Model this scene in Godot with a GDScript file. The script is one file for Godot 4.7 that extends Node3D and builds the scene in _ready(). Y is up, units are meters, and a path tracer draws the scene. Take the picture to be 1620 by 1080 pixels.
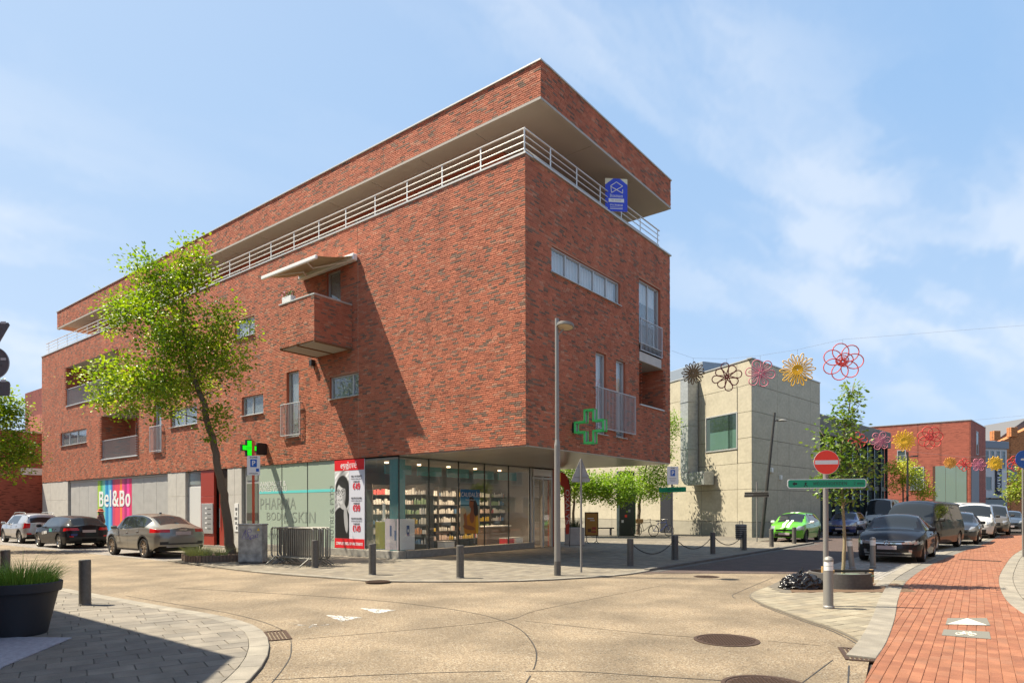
extends Node3D
# Street corner with a red brick apartment block over a pharmacy. Metres, y up, the camera looks along -z.
# Most of the place follows one street grid: A runs along the lit facade (away to the left), B along the shaded one (away to the right).

const BEARING := 0.90735
var CORNER := Vector3(0.4002, 0, -18.4374)
var A := Vector3(-0.78787, 0, -0.61584)
var B := Vector3(0.61584, 0, -0.78787)
const PAVE := 0.03
var EYE := Vector3(0, 1.65, 0)
var rng := RandomNumberGenerator.new()
var mats := {}
var texs := {}
var used_names := {}

func grid(a: float, b: float, y := 0.0) -> Vector3:
	return CORNER + A * a + B * b + Vector3(0, y, 0)

class MB:
	var v := PackedVector3Array()
	var n := PackedVector3Array()
	var t := PackedVector2Array()
	var c := PackedColorArray()
	var ix := PackedInt32Array()
	var X := Transform3D()
	var col = null
	func vert(p: Vector3, nn: Vector3, uv := Vector2.INF) -> int:
		var u := uv
		if u == Vector2.INF:
			var an := nn.abs()
			if an.y >= an.x and an.y >= an.z: u = Vector2(p.x, p.z)
			elif an.x >= an.z: u = Vector2(p.z, -p.y)
			else: u = Vector2(p.x, -p.y)
		v.append(X * p)
		n.append((X.basis * nn).normalized())
		t.append(u)
		if col != null: c.append(col)
		return v.size() - 1
	func tri(a: Vector3, b: Vector3, d: Vector3) -> void:
		var nn := (b - a).cross(d - a).normalized()
		var i := vert(a, nn)
		vert(b, nn); vert(d, nn)
		ix.append_array([i, i + 2, i + 1])
	func quad(a: Vector3, b: Vector3, d: Vector3, e: Vector3, uv := []) -> void:
		var nn := (d - a).cross(e - b).normalized()
		var i := 0
		if uv.is_empty():
			i = vert(a, nn); vert(b, nn); vert(d, nn); vert(e, nn)
		else:
			i = vert(a, nn, uv[0]); vert(b, nn, uv[1]); vert(d, nn, uv[2]); vert(e, nn, uv[3])
		ix.append_array([i, i + 2, i + 1, i, i + 3, i + 2])
	func face(pts: Array, out: Vector3) -> void:
		var nn: Vector3 = (pts[1] - pts[0]).cross(pts[2] - pts[0])
		var p := pts.duplicate()
		if nn.dot(out) < 0: p.reverse()
		if p.size() == 3: tri(p[0], p[1], p[2])
		else: quad(p[0], p[1], p[2], p[3])
	func box(ce: Vector3, s: Vector3, bev := 0.0) -> void:
		var h := s * 0.5
		var k := h - Vector3(bev, bev, bev)
		for ax in 3:
			var o1 := (ax + 1) % 3
			var o2 := (ax + 2) % 3
			for sg in [-1.0, 1.0]:
				var ps := []
				for w in [[-1, -1], [1, -1], [1, 1], [-1, 1]]:
					var p := Vector3()
					p[ax] = sg * h[ax]; p[o1] = w[0] * k[o1]; p[o2] = w[1] * k[o2]
					ps.append(ce + p)
				var out := Vector3(); out[ax] = sg
				face(ps, out)
		if bev > 0.0:
			for ax in 3:
				var o1 := (ax + 1) % 3
				var o2 := (ax + 2) % 3
				for s1 in [-1.0, 1.0]:
					for s2 in [-1.0, 1.0]:
						var p1 := Vector3(); p1[ax] = -k[ax]; p1[o1] = s1 * h[o1]; p1[o2] = s2 * k[o2]
						var p2 := p1; p2[ax] = k[ax]
						var p4 := Vector3(); p4[ax] = -k[ax]; p4[o1] = s1 * k[o1]; p4[o2] = s2 * h[o2]
						var p3 := p4; p3[ax] = k[ax]
						var out := Vector3(); out[o1] = s1; out[o2] = s2
						face([ce + p1, ce + p2, ce + p3, ce + p4], out)
			for sx in [-1.0, 1.0]:
				for sy in [-1.0, 1.0]:
					for sz in [-1.0, 1.0]:
						var sv := Vector3(sx, sy, sz)
						face([ce + Vector3(h.x, k.y, k.z) * sv, ce + Vector3(k.x, h.y, k.z) * sv, ce + Vector3(k.x, k.y, h.z) * sv], sv)
	func tube(p: Vector3, q: Vector3, r0: float, r1 := -1.0, seg := 8, caps := true) -> void:
		if r1 < 0: r1 = r0
		var d := (q - p)
		var L := d.length()
		if L < 1e-6: return
		d /= L
		var e := Vector3.UP if absf(d.y) < 0.9 else Vector3.RIGHT
		var x := d.cross(e).normalized()
		var y := d.cross(x)
		var base := v.size()
		for i in seg + 1:
			var g := TAU * i / seg
			var o := x * cos(g) + y * sin(g)
			vert(p + o * r0, o, Vector2(float(i) / seg, 0)); vert(q + o * r1, o, Vector2(float(i) / seg, L))
		for i in seg:
			var k := base + i * 2
			ix.append_array([k, k + 1, k + 2, k + 1, k + 3, k + 2])
		if caps:
			for w in [[p, r0, -d], [q, r1, d]]:
				if w[1] < 0.002: continue
				var b0 := vert(w[0], w[2])
				for i in seg + 1:
					var g := TAU * i / seg
					vert(w[0] + (x * cos(g) + y * sin(g)) * w[1], w[2])
				for i in seg:
					if w[2] == d: ix.append_array([b0, b0 + 2 + i, b0 + 1 + i])
					else: ix.append_array([b0, b0 + 1 + i, b0 + 2 + i])
	func path(pts: Array, r: float, seg := 6, closed := false, r_end := -1.0) -> void:
		var N := pts.size()
		var base := v.size()
		var prev := Vector3.ZERO
		for i in N:
			var a: Vector3 = pts[(i - 1 + N) % N] if (closed or i > 0) else pts[i]
			var b: Vector3 = pts[(i + 1) % N] if (closed or i < N - 1) else pts[i]
			var d := (b - a).normalized()
			var x := prev - d * prev.dot(d)
			if x.length() < 0.05:
				var e := Vector3.UP if absf(d.y) < 0.9 else Vector3.RIGHT
				x = d.cross(e)
			x = x.normalized()
			prev = x
			var y := d.cross(x)
			var rr := r if r_end < 0 else lerpf(r, r_end, float(i) / (N - 1))
			for j in seg + 1:
				var g := TAU * j / seg
				var o := x * cos(g) + y * sin(g)
				vert(pts[i] + o * rr, o, Vector2(float(j) / seg, i * 0.1))
		for i in (N if closed else N - 1):
			var k := base + i * (seg + 1)
			var m := base + ((i + 1) % N) * (seg + 1)
			for j in seg:
				ix.append_array([k + j, m + j, k + j + 1, m + j, m + j + 1, k + j + 1])
	func lathe(pr: Array, seg := 20, at := Vector3.ZERO, smooth := true) -> void:
		# pr: Vector2(radius, y) from bottom to top
		for i in pr.size() - 1:
			var a: Vector2 = pr[i]
			var b: Vector2 = pr[i + 1]
			var d := b - a
			var fn := Vector2(d.y, -d.x).normalized()
			var base := v.size()
			for j in seg + 1:
				var g := TAU * j / seg
				var o := Vector3(cos(g), 0, sin(g))
				var nn := o * fn.x + Vector3(0, fn.y, 0)
				vert(at + o * a.x + Vector3(0, a.y, 0), nn, Vector2(float(j) / seg, a.y)); vert(at + o * b.x + Vector3(0, b.y, 0), nn, Vector2(float(j) / seg, b.y))
			for j in seg:
				var k := base + j * 2
				ix.append_array([k, k + 2, k + 1, k + 1, k + 2, k + 3])
	func prism(poly: PackedVector2Array, y0: float, y1: float, bev := 0.0, bottom := false) -> void:
		# polygon in x and z
		var P := poly
		if Geometry2D.is_polygon_clockwise(P): P.reverse()
		var top := P
		if bev > 0.0:
			var ins := Geometry2D.offset_polygon(P, -bev)
			if ins.size() == 1 and ins[0].size() == P.size():
				top = ins[0]
				# match the first corner
				var best := 0
				for i in top.size():
					if top[i].distance_squared_to(P[0]) < top[best].distance_squared_to(P[0]): best = i
				var turned := PackedVector2Array()
				for i in top.size(): turned.append(top[(i + best) % top.size()])
				top = turned
			else: bev = 0.0
		var ids := Geometry2D.triangulate_polygon(top)
		for k in ids.size() / 3:
			var p: Array = []
			for m in 3: p.append(Vector3(top[ids[k * 3 + m]].x, y1, top[ids[k * 3 + m]].y))
			face(p, Vector3.UP)
		if bottom:
			var ids2 := Geometry2D.triangulate_polygon(P)
			for k in ids2.size() / 3:
				var p: Array = []
				for m in 3: p.append(Vector3(P[ids2[k * 3 + m]].x, y0, P[ids2[k * 3 + m]].y))
				face(p, Vector3.DOWN)
		var N := P.size()
		for i in N:
			var a := P[i]
			var b := P[(i + 1) % N]
			var o := Vector3(b.y - a.y, 0, a.x - b.x)
			var ym := y1 - bev
			face([Vector3(a.x, y0, a.y), Vector3(b.x, y0, b.y), Vector3(b.x, ym, b.y), Vector3(a.x, ym, a.y)], o)
			if bev > 0.0:
				var c2 := top[i]
				var d2 := top[(i + 1) % N]
				face([Vector3(a.x, ym, a.y), Vector3(b.x, ym, b.y), Vector3(d2.x, y1, d2.y), Vector3(c2.x, y1, c2.y)], o + Vector3.UP * 0.5)
	func plate(poly: PackedVector2Array, z0: float, z1: float) -> void:
		# polygon in x and y, thickness along z
		var keep := X
		X = X * Transform3D(Basis(Vector3(1, 0, 0), Vector3(0, 0, 1), Vector3(0, -1, 0)), Vector3.ZERO)
		var fl := PackedVector2Array()
		for p in poly: fl.append(Vector2(p.x, -p.y))
		prism(fl, z0, z1, 0.0, true)
		X = keep
	func mesh() -> ArrayMesh:
		var m := ArrayMesh.new()
		if v.is_empty(): return m
		var a := []
		a.resize(Mesh.ARRAY_MAX)
		a[Mesh.ARRAY_VERTEX] = v; a[Mesh.ARRAY_NORMAL] = n; a[Mesh.ARRAY_TEX_UV] = t; a[Mesh.ARRAY_INDEX] = ix
		if c.size() == v.size(): a[Mesh.ARRAY_COLOR] = c
		m.add_surface_from_arrays(Mesh.PRIMITIVE_TRIANGLES, a)
		return m

# ---------------------------------------------------------------- nodes
func numbered(called: String) -> String:
	if not used_names.has(called):
		used_names[called] = 0
		return called
	used_names[called] += 1
	return "%s_%03d" % [called, used_names[called]]

func thing(called: String, label: String, category: String, at := Vector3.ZERO, turn := 0.0, group := "") -> Node3D:
	var o := Node3D.new()
	o.name = numbered(called)
	add_child(o)
	o.position = at
	o.rotation.y = turn
	tag(o, label, category, group)
	return o

func tag(o: Node, label: String, category := "", group := "") -> void:
	if label: o.set_meta("label", label)
	if category: o.set_meta("category", category)
	if group: o.set_meta("group", group)

func part(parent: Node, called: String, m: Mesh, material: Material, at := Transform3D()) -> MeshInstance3D:
	var o := MeshInstance3D.new()
	o.name = called
	o.mesh = m
	o.material_override = material
	o.transform = at
	parent.add_child(o, true)
	return o

func mpart(parent: Node, called: String, mb: MB, material: Material, at := Transform3D()) -> MeshInstance3D:
	return part(parent, called, mb.mesh(), material, at)

func boxp(parent: Node, called: String, ce: Vector3, s: Vector3, material: Material, bev := 0.0) -> MeshInstance3D:
	var m := MB.new()
	m.box(ce, s, bev)
	return mpart(parent, called, m, material)

func struct(called: String, mb: MB, material: Material) -> MeshInstance3D:
	var o := part(self, numbered(called), mb.mesh(), material)
	o.set_meta("kind", "structure")
	return o

func copy_of(o: Node3D, called: String, label: String, at: Vector3, turn := INF) -> Node3D:
	var c: Node3D = o.duplicate()
	c.name = numbered(called)
	add_child(c)
	c.position = at
	if turn != INF: c.rotation.y = turn
	c.set_meta("label", label)
	return c

func many(parent: Node, called: String, m: Mesh, material: Material, xs: Array, cs: Array) -> MultiMeshInstance3D:
	var mm := MultiMesh.new()
	mm.transform_format = MultiMesh.TRANSFORM_3D
	mm.use_colors = not cs.is_empty()
	mm.mesh = m
	mm.instance_count = xs.size()
	for i in xs.size():
		mm.set_instance_transform(i, xs[i])
		if mm.use_colors: mm.set_instance_color(i, cs[i])
	var o := MultiMeshInstance3D.new()
	o.name = called
	o.multimesh = mm
	o.material_override = material
	o.set_meta("kind", "stuff")
	parent.add_child(o, true)
	return o

func text(parent: Node, called: String, s: String, h: float, material: Material, at: Transform3D, bold := false, serif := false, fit := 0.0, depth := 0.006) -> MeshInstance3D:
	# h: height of a capital letter; fit: width to squeeze the line into
	var f := SystemFont.new()
	f.font_names = PackedStringArray(["Droid Serif" if serif else "Droid Sans"])
	f.font_weight = 700 if bold else 400
	var m := TextMesh.new()
	m.font = f
	m.text = s
	m.font_size = 64
	m.pixel_size = h / 46.0
	m.depth = depth
	m.curve_step = 2.0
	var o := part(parent, called, m, material, at)
	if fit > 0.0:
		var w := m.get_aabb().size.x
		if w > 0.001: o.transform = at * Transform3D(Basis().scaled(Vector3(fit / w, 1, 1)), Vector3.ZERO)
	return o

# ---------------------------------------------------------------- materials
func lin(r: float, g: float, b: float, al := 1.0) -> Color:
	var c := Color(r, g, b).linear_to_srgb()
	c.a = al
	return c

func noise_img(size: int, freq: float, sd: int, oct := 4, kind := FastNoiseLite.TYPE_SIMPLEX_SMOOTH) -> Image:
	var f := FastNoiseLite.new()
	f.seed = sd
	f.frequency = freq
	f.noise_type = kind
	f.fractal_octaves = oct
	return f.get_seamless_image(size, size)

func gray_tex(key: String, size: int, freq: float, sd: int, lo: float, hi: float, oct := 4, kind := FastNoiseLite.TYPE_SIMPLEX_SMOOTH) -> ImageTexture:
	if texs.has(key): return texs[key]
	var im := noise_img(size, freq, sd, oct, kind)
	var out := Image.create(size, size, true, Image.FORMAT_RGB8)
	for y in size:
		for x in size:
			var k := lerpf(lo, hi, im.get_pixel(x, y).r)
			out.set_pixel(x, y, Color(k, k, k))
	texs[key] = ImageTexture.create_from_image(out)
	return texs[key]

func bump_tex(key: String, size: int, freq: float, sd: int, strength: float, oct := 4, kind := FastNoiseLite.TYPE_SIMPLEX_SMOOTH) -> ImageTexture:
	if texs.has(key): return texs[key]
	var im := noise_img(size, freq, sd, oct, kind)
	im.convert(Image.FORMAT_RGBA8)
	im.bump_map_to_normal_map(strength)
	texs[key] = ImageTexture.create_from_image(im)
	return texs[key]

func plain(key: String, c: Color, rough := 0.6, metal := 0.0) -> StandardMaterial3D:
	if mats.has(key): return mats[key]
	var m := StandardMaterial3D.new()
	m.resource_name = key
	m.albedo_color = c
	m.roughness = rough
	m.metallic = metal
	mats[key] = m
	return m

# fine grain plus coarse blotches, both in world space
func worn(key: String, c: Color, rough: float, fine: Texture2D, fine_m: float, coarse: Texture2D = null, coarse_m := 6.0, bump: Texture2D = null, bump_k := 0.5, vc := false) -> StandardMaterial3D:
	if mats.has(key): return mats[key]
	var m := plain(key, c, rough)
	m.albedo_texture = fine
	m.uv1_triplanar = true
	m.uv1_world_triplanar = true
	m.uv1_scale = Vector3.ONE / fine_m
	if bump:
		m.normal_enabled = true
		m.normal_texture = bump
		m.normal_scale = bump_k
	if coarse:
		m.detail_enabled = true
		m.detail_blend_mode = BaseMaterial3D.BLEND_MODE_MUL
		m.detail_uv_layer = BaseMaterial3D.DETAIL_UV_2
		m.detail_albedo = coarse
		m.uv2_triplanar = true
		m.uv2_world_triplanar = true
		m.uv2_scale = Vector3.ONE / coarse_m
	m.vertex_color_use_as_albedo = vc
	return m

func glass(key: String, tint: Color, al: float) -> StandardMaterial3D:
	if mats.has(key): return mats[key]
	var m := plain(key, Color(tint.r, tint.g, tint.b, al), 0.02)
	m.transparency = BaseMaterial3D.TRANSPARENCY_ALPHA
	m.metallic_specular = 0.7
	return m

func glow(key: String, c: Color, e: float) -> StandardMaterial3D:
	if mats.has(key): return mats[key]
	var m := plain(key, c, 0.4)
	m.emission_enabled = true
	m.emission = c
	m.emission_energy_multiplier = e
	return m

func paint(key: String, c: Color, metal := 0.3) -> StandardMaterial3D:
	if mats.has(key): return mats[key]
	var m := plain(key, c, 0.35 if metal > 0.05 else 0.6, metal)
	if metal < 0.05: m.metallic_specular = 0.25
	m.clearcoat_enabled = true
	m.clearcoat = 1.0 if c.v > 0.16 else 0.45
	m.clearcoat_roughness = 0.03
	return m

# ---------------------------------------------------------------- sky
func make_sky() -> Sky:
	var w = 1600
	var h = 800
	var im = Image.create(w, h, false, Image.FORMAT_RGBF)
	var n1 = FastNoiseLite.new()
	n1.seed = 11; n1.frequency = 1.1; n1.fractal_octaves = 6; n1.fractal_gain = 0.55
	n1.domain_warp_enabled = true; n1.domain_warp_amplitude = 0.55; n1.domain_warp_frequency = 0.7
	var n2 = FastNoiseLite.new()
	n2.seed = 5; n2.frequency = 0.42; n2.fractal_octaves = 2
	var sun = Vector3(-0.5215, 0.848, -0.0938)
	var zen = Color(0.115, 0.275, 0.590)
	var mid = Color(0.255, 0.465, 0.780)
	var hor = Color(0.475, 0.660, 0.905)
	for y in h:
		var el = PI * 0.5 - PI * (y + 0.5) / h
		for x in w:
			if el < -0.08:
				im.set_pixel(x, y, Color(0.30, 0.29, 0.27))
				continue
			var az = wrapf(TAU * (x + 0.5) / w, -PI, PI)
			var d = Vector3(sin(az) * cos(el), sin(el), -cos(az) * cos(el))
			var e = clampf(d.y, 0.0, 1.0)
			var c = hor.lerp(mid, smoothstep(0.0, 0.55, e)).lerp(zen, smoothstep(0.45, 1.0, e))
			var g = clampf(d.dot(sun), -1.0, 1.0)
			var halo = pow(maxf(0.0, g * 0.5 + 0.5), 3.5)
			c = c.lerp(Color(0.80, 0.88, 0.98), 0.55 * halo)
			# thin high cloud, drawn out along one wind direction
			var p = Vector2(d.x, -d.z) / (e + 0.22)
			var q = Vector2(p.x * 0.80 + p.y * 0.60, (p.y * 0.80 - p.x * 0.60) * 2.3)
			var k = n1.get_noise_2d(q.x + 3.1, q.y + 1.7) * 0.5 + 0.5
			var big = n2.get_noise_2d(p.x * 1.1 + 8.3, p.y * 0.9 - 2.0) * 0.5 + 0.5
			# where the sheets of it hang: azimuth, elevation, spreads in degrees
			var azd = rad_to_deg(az)
			var eld = rad_to_deg(el)
			var sheet = 0.0
			for sh in [[31.0, 17.0, 13.0, 6.0, 1.0], [15.0, 33.0, 8.0, 3.6, 0.75], [1.0, 38.5, 9.0, 2.6, 0.8], [-37.0, 14.0, 11.0, 7.0, 1.1], [44.0, 12.0, 14.0, 5.0, 0.9], [24.0, 25.0, 9.0, 3.0, 0.5], [-75.0, 22.0, 22.0, 9.0, 0.9], [95.0, 25.0, 25.0, 8.0, 0.9], [170.0, 30.0, 30.0, 9.0, 0.9], [-150.0, 20.0, 25.0, 8.0, 0.8]]:
				var off: float = wrapf(azd - sh[0], -180.0, 180.0)
				var dx: float = off / sh[2]
				var dy: float = (eld - sh[1] + 0.22 * off) / sh[3]
				sheet += sh[4] * exp(-0.5 * (dx * dx + dy * dy))
			var cl = clampf(smoothstep(0.36, 0.78, k) * (0.03 + 0.10 * big + 0.80 * sheet) + 0.08 * sheet, 0.0, 1.0)
			c = c.lerp(Color(0.86, 0.90, 0.96), 0.50 * cl)
			im.set_pixel(x, y, c)
	var mat = PanoramaSkyMaterial.new()
	mat.panorama = ImageTexture.create_from_image(im)
	var s = Sky.new()
	s.sky_material = mat
	return s

# ---------------------------------------------------------------- ground
func v2(p: Vector3) -> Vector2:
	return Vector2(p.x, p.z)

func g2(a: float, b: float) -> Vector2:
	return v2(grid(a, b))

func sheet(called: String, poly: Array, y: float, material: Material, deep := 0.0) -> MeshInstance3D:
	var m = MB.new()
	m.prism(PackedVector2Array(poly), y - maxf(deep, 0.002), y)
	return struct(called, m, material)

func seen(p: Vector2, far: float) -> bool:
	var d = -p.y
	return d > 5.6 and d < far and absf(p.x) < d * 0.80 + 0.4

func left_bare(p: Vector2, which: int) -> bool:
	if which == 2: return p.y < -12.75 and p.x > 5.3 and p.x < 7.9
	var q = Vector3(p.x, 0, p.y) - CORNER
	var a = q.dot(A)
	var b = q.dot(B)
	return (a > 5.2 and b > -0.1 and b < 9.5) or (a > 1.5 and b > 24.5)

# lays pavers over a region: the largest in view as pieces of their own, the others joined
func pave(host: Node3D, called: String, region: PackedVector2Array, org: Vector2, dir: Vector2, lx: float, lz: float, shift: float, joint: float, y: float, tones: Array, far: float, keep := 300, skip := 0, deep := 0.05, wild := 0.0, one_mat: StandardMaterial3D = null) -> void:
	var ex = dir.normalized()
	var ez = Vector2(-ex.y, ex.x)
	var lo = Vector2(INF, INF)
	var hi = -lo
	for p in region:
		var q = Vector2((p - org).dot(ex), (p - org).dot(ez))
		lo = lo.min(q); hi = hi.max(q)
	var whole = MB.new()
	whole.prism(PackedVector2Array([Vector2(-0.5 * lx + joint, -0.5 * lz + joint), Vector2(0.5 * lx - joint, -0.5 * lz + joint), Vector2(0.5 * lx - joint, 0.5 * lz - joint), Vector2(-0.5 * lx + joint, 0.5 * lz - joint)]), -deep, 0.0, 0.004)
	var wm = whole.mesh()
	var singles = []
	for j in range(floori(lo.y / lz) - 1, ceili(hi.y / lz) + 1):
		var off = shift * lx * (j % 2) + (hash(j * 7 + 3) % 100) / 100.0 * wild * lx
		for i in range(floori(lo.x / lx) - 2, ceili(hi.x / lx) + 2):
			var cq = Vector2((i + 0.5) * lx + off, (j + 0.5) * lz)
			var cp = org + ex * cq.x + ez * cq.y
			if not seen(cp, far): continue
			if skip and left_bare(cp, skip): continue
			var cs = PackedVector2Array()
			var inside = 0
			for w in [[-1, -1], [1, -1], [1, 1], [-1, 1]]:
				var p = cp + ex * (w[0] * (lx * 0.5 - joint)) + ez * (w[1] * (lz * 0.5 - joint))
				cs.append(p)
				if Geometry2D.is_point_in_polygon(p, region): inside += 1
			var shape = null
			if inside < 4:
				var cut = Geometry2D.intersect_polygons(cs, region)
				if cut.is_empty(): continue
				var area = 0.0
				for k in cut[0].size():
					area += cut[0][k].cross(cut[0][(k + 1) % cut[0].size()])
				if absf(area) * 0.5 < lx * lz * 0.06: continue
				shape = cut[0]
			singles.append([cp.length(), cp, shape])
	singles.sort_custom(func(p, q): return p[0] < q[0])
	var base = Basis(Vector3(ex.x, 0, ex.y), Vector3.UP, Vector3(ez.x, 0, ez.y))
	var xs = []
	var cs2 = []
	var rest = MB.new()
	for k in singles.size():
		var cp: Vector2 = singles[k][1]
		var tone: int = rng.randi() % tones.size()
		var up = y + rng.randf_range(-0.0015, 0.0015)
		var tilt = base * Basis.from_euler(Vector3(rng.randf_range(-0.006, 0.006), 0, rng.randf_range(-0.004, 0.004)))
		if k < keep:
			if singles[k][2] == null:
				part(host, called, wm, paver_mat(called, tones[tone], one_mat), Transform3D(tilt, Vector3(cp.x, up, cp.y)))
			else:
				var m = MB.new()
				m.prism(singles[k][2], up - deep, up)
				mpart(host, called, m, paver_mat(called, tones[tone], one_mat))
		elif singles[k][2] == null:
			xs.append(Transform3D(tilt, Vector3(cp.x, up, cp.y)))
			cs2.append(tones[tone])
		else:
			rest.col = tones[tone]
			rest.prism(singles[k][2], up - deep, up)
	var field = paver_mat(called, null, one_mat)
	if xs.size(): many(host, called + "_field", wm, field, xs, cs2)
	if rest.v.size(): mpart(host, called + "_edge_field", rest, field).set_meta("kind", "stuff")

func paver_mat(called: String, tone, like: StandardMaterial3D) -> StandardMaterial3D:
	# one grain, several natural tones (linear values)
	var key = "%s %s" % [called, tone]
	if mats.has(key): return mats[key]
	var m: StandardMaterial3D = like.duplicate()
	m.resource_name = key
	if tone == null:
		m.vertex_color_use_as_albedo = true
		m.albedo_color = Color.WHITE
	else:
		m.vertex_color_use_as_albedo = false
		m.albedo_color = (tone as Color).linear_to_srgb()
	mats[key] = m
	return m

func along(pts: Array, step: float) -> Array:
	# smooth curve through the points, cut into pieces of about the same length
	var c = Curve3D.new()
	for i in pts.size():
		var a: Vector2 = pts[maxi(i - 1, 0)]
		var b: Vector2 = pts[mini(i + 1, pts.size() - 1)]
		var d = (b - a) / 6.0
		c.add_point(Vector3(pts[i].x, 0, pts[i].y), Vector3(-d.x, 0, -d.y), Vector3(d.x, 0, d.y))
	var L = c.get_baked_length()
	var n = maxi(1, roundi(L / step))
	var out = []
	for i in n + 1:
		var p = c.sample_baked(L * i / n, true)
		out.append(Vector2(p.x, p.z))
	return out

func ribbon(pts: Array, o0: float, o1: float) -> PackedVector2Array:
	# band beside a curve, offsets to its right-hand side
	var l = PackedVector2Array()
	var r = PackedVector2Array()
	for i in pts.size():
		var d: Vector2 = (pts[mini(i + 1, pts.size() - 1)] - pts[maxi(i - 1, 0)]).normalized()
		var nrm = Vector2(-d.y, d.x)
		l.append(pts[i] + nrm * o0)
		r.append(pts[i] + nrm * o1)
	r.reverse()
	l.append_array(r)
	return l

func kerb_stones(host: Node3D, called: String, curve: Array, o0: float, o1: float, step: float, y: float, tones: Array, like: StandardMaterial3D) -> void:
	var pts = along(curve, step)
	for i in pts.size() - 1:
		var mid: Vector2 = (pts[i] + pts[i + 1]) * 0.5
		if not seen(mid, 48.0): continue
		var d0: Vector2 = (pts[mini(i + 1, pts.size() - 1)] - pts[maxi(i - 1, 0)]).normalized()
		var d1: Vector2 = (pts[mini(i + 2, pts.size() - 1)] - pts[i]).normalized()
		var g: Vector2 = (pts[i + 1] - pts[i]).normalized() * 0.004
		var n0 = Vector2(-d0.y, d0.x)
		var n1 = Vector2(-d1.y, d1.x)
		var m = MB.new()
		m.prism(PackedVector2Array([pts[i] + n0 * o0 + g, pts[i + 1] + n1 * o0 - g, pts[i + 1] + n1 * o1 - g, pts[i] + n0 * o1 + g]), y - 0.12, y, 0.006)
		mpart(host, called, m, paver_mat(called, tones[rng.randi() % tones.size()], like))

func seam(pts: Array, wide: float, material: Material, y := 0.004) -> void:
	var m = MB.new()
	var c = along(pts, 0.25)
	for i in c.size() - 1:
		if (hash(i * 31 + int(pts[0].x * 100)) % 17) == 0: continue
		var k = wide * (0.5 + 0.4 * ((hash(i * 13) % 100) / 100.0))
		var piece = ribbon([c[i], c[i + 1]], -k * 0.5, k * 0.5)
		m.prism(piece, y - 0.002, y)
	struct("road_seam", m, material)

func speckle_tex() -> ImageTexture:
	# washed aggregate: pebbles of several tans bedded in a sandy binder
	var s = 1024
	var cell = FastNoiseLite.new()
	cell.seed = 4; cell.noise_type = FastNoiseLite.TYPE_CELLULAR; cell.frequency = 0.085
	cell.cellular_return_type = FastNoiseLite.RETURN_CELL_VALUE; cell.fractal_type = FastNoiseLite.FRACTAL_NONE
	var a = cell.get_seamless_image(s, s)
	var fine = noise_img(s, 0.2, 9, 2)
	var im = Image.create(s, s, true, Image.FORMAT_RGB8)
	for y in s:
		for x in s:
			var k = a.get_pixel(x, y).r
			var f = 0.82 + 0.36 * fine.get_pixel(x, y).r
			var c = Color(0.82, 0.755, 0.655)
			if k < 0.12: c = Color(0.60, 0.54, 0.47)
			elif k < 0.36: c = Color(0.75, 0.68, 0.575)
			elif k > 0.90: c = Color(0.98, 0.94, 0.86)
			elif k > 0.66: c = Color(0.88, 0.81, 0.69)
			im.set_pixel(x, y, Color(minf(c.r * f, 1), minf(c.g * f, 1), minf(c.b * f, 1)))
	return ImageTexture.create_from_image(im)

func asphalt_tex() -> ImageTexture:
	var s = 512
	var a = noise_img(s, 0.16, 21, 3)
	var im = Image.create(s, s, true, Image.FORMAT_RGB8)
	for y in s:
		for x in s:
			var k = a.get_pixel(x, y).r
			var c = Color(0.62, 0.58, 0.56).lerp(Color(1, 0.94, 0.90), smoothstep(0.35, 0.75, k))
			im.set_pixel(x, y, c)
	return ImageTexture.create_from_image(im)

var near_kerb := [Vector2(-24, -25.0), Vector2(-14, -17.2), Vector2(-6.44, -11.51), Vector2(-4.92, -10.42), Vector2(-3.93, -9.57), Vector2(-3.38, -8.85), Vector2(-2.99, -8.04), Vector2(-2.70, -7.18), Vector2(-2.52, -6.27), Vector2(-2.45, -5.2)]
var path_left := [Vector2(2.3, -4.6), Vector2(3.35, -6.21), Vector2(3.97, -7.13), Vector2(4.57, -7.98), Vector2(5.64, -9.64), Vector2(6.77, -11.48), Vector2(8.08, -13.54), Vector2(9.57, -15.65), Vector2(12.77, -19.73), Vector2(17.74, -25.57), Vector2(21.64, -29.99), Vector2(31.6, -42.0)]
var path_right := [Vector2(5.0, -4.8), Vector2(6.9, -8.2), Vector2(7.89, -10.10), Vector2(8.66, -11.44), Vector2(9.85, -13.20), Vector2(11.61, -15.60), Vector2(14.37, -19.05), Vector2(17.31, -22.62), Vector2(20.80, -26.61), Vector2(33.8, -41.4)]

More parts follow.
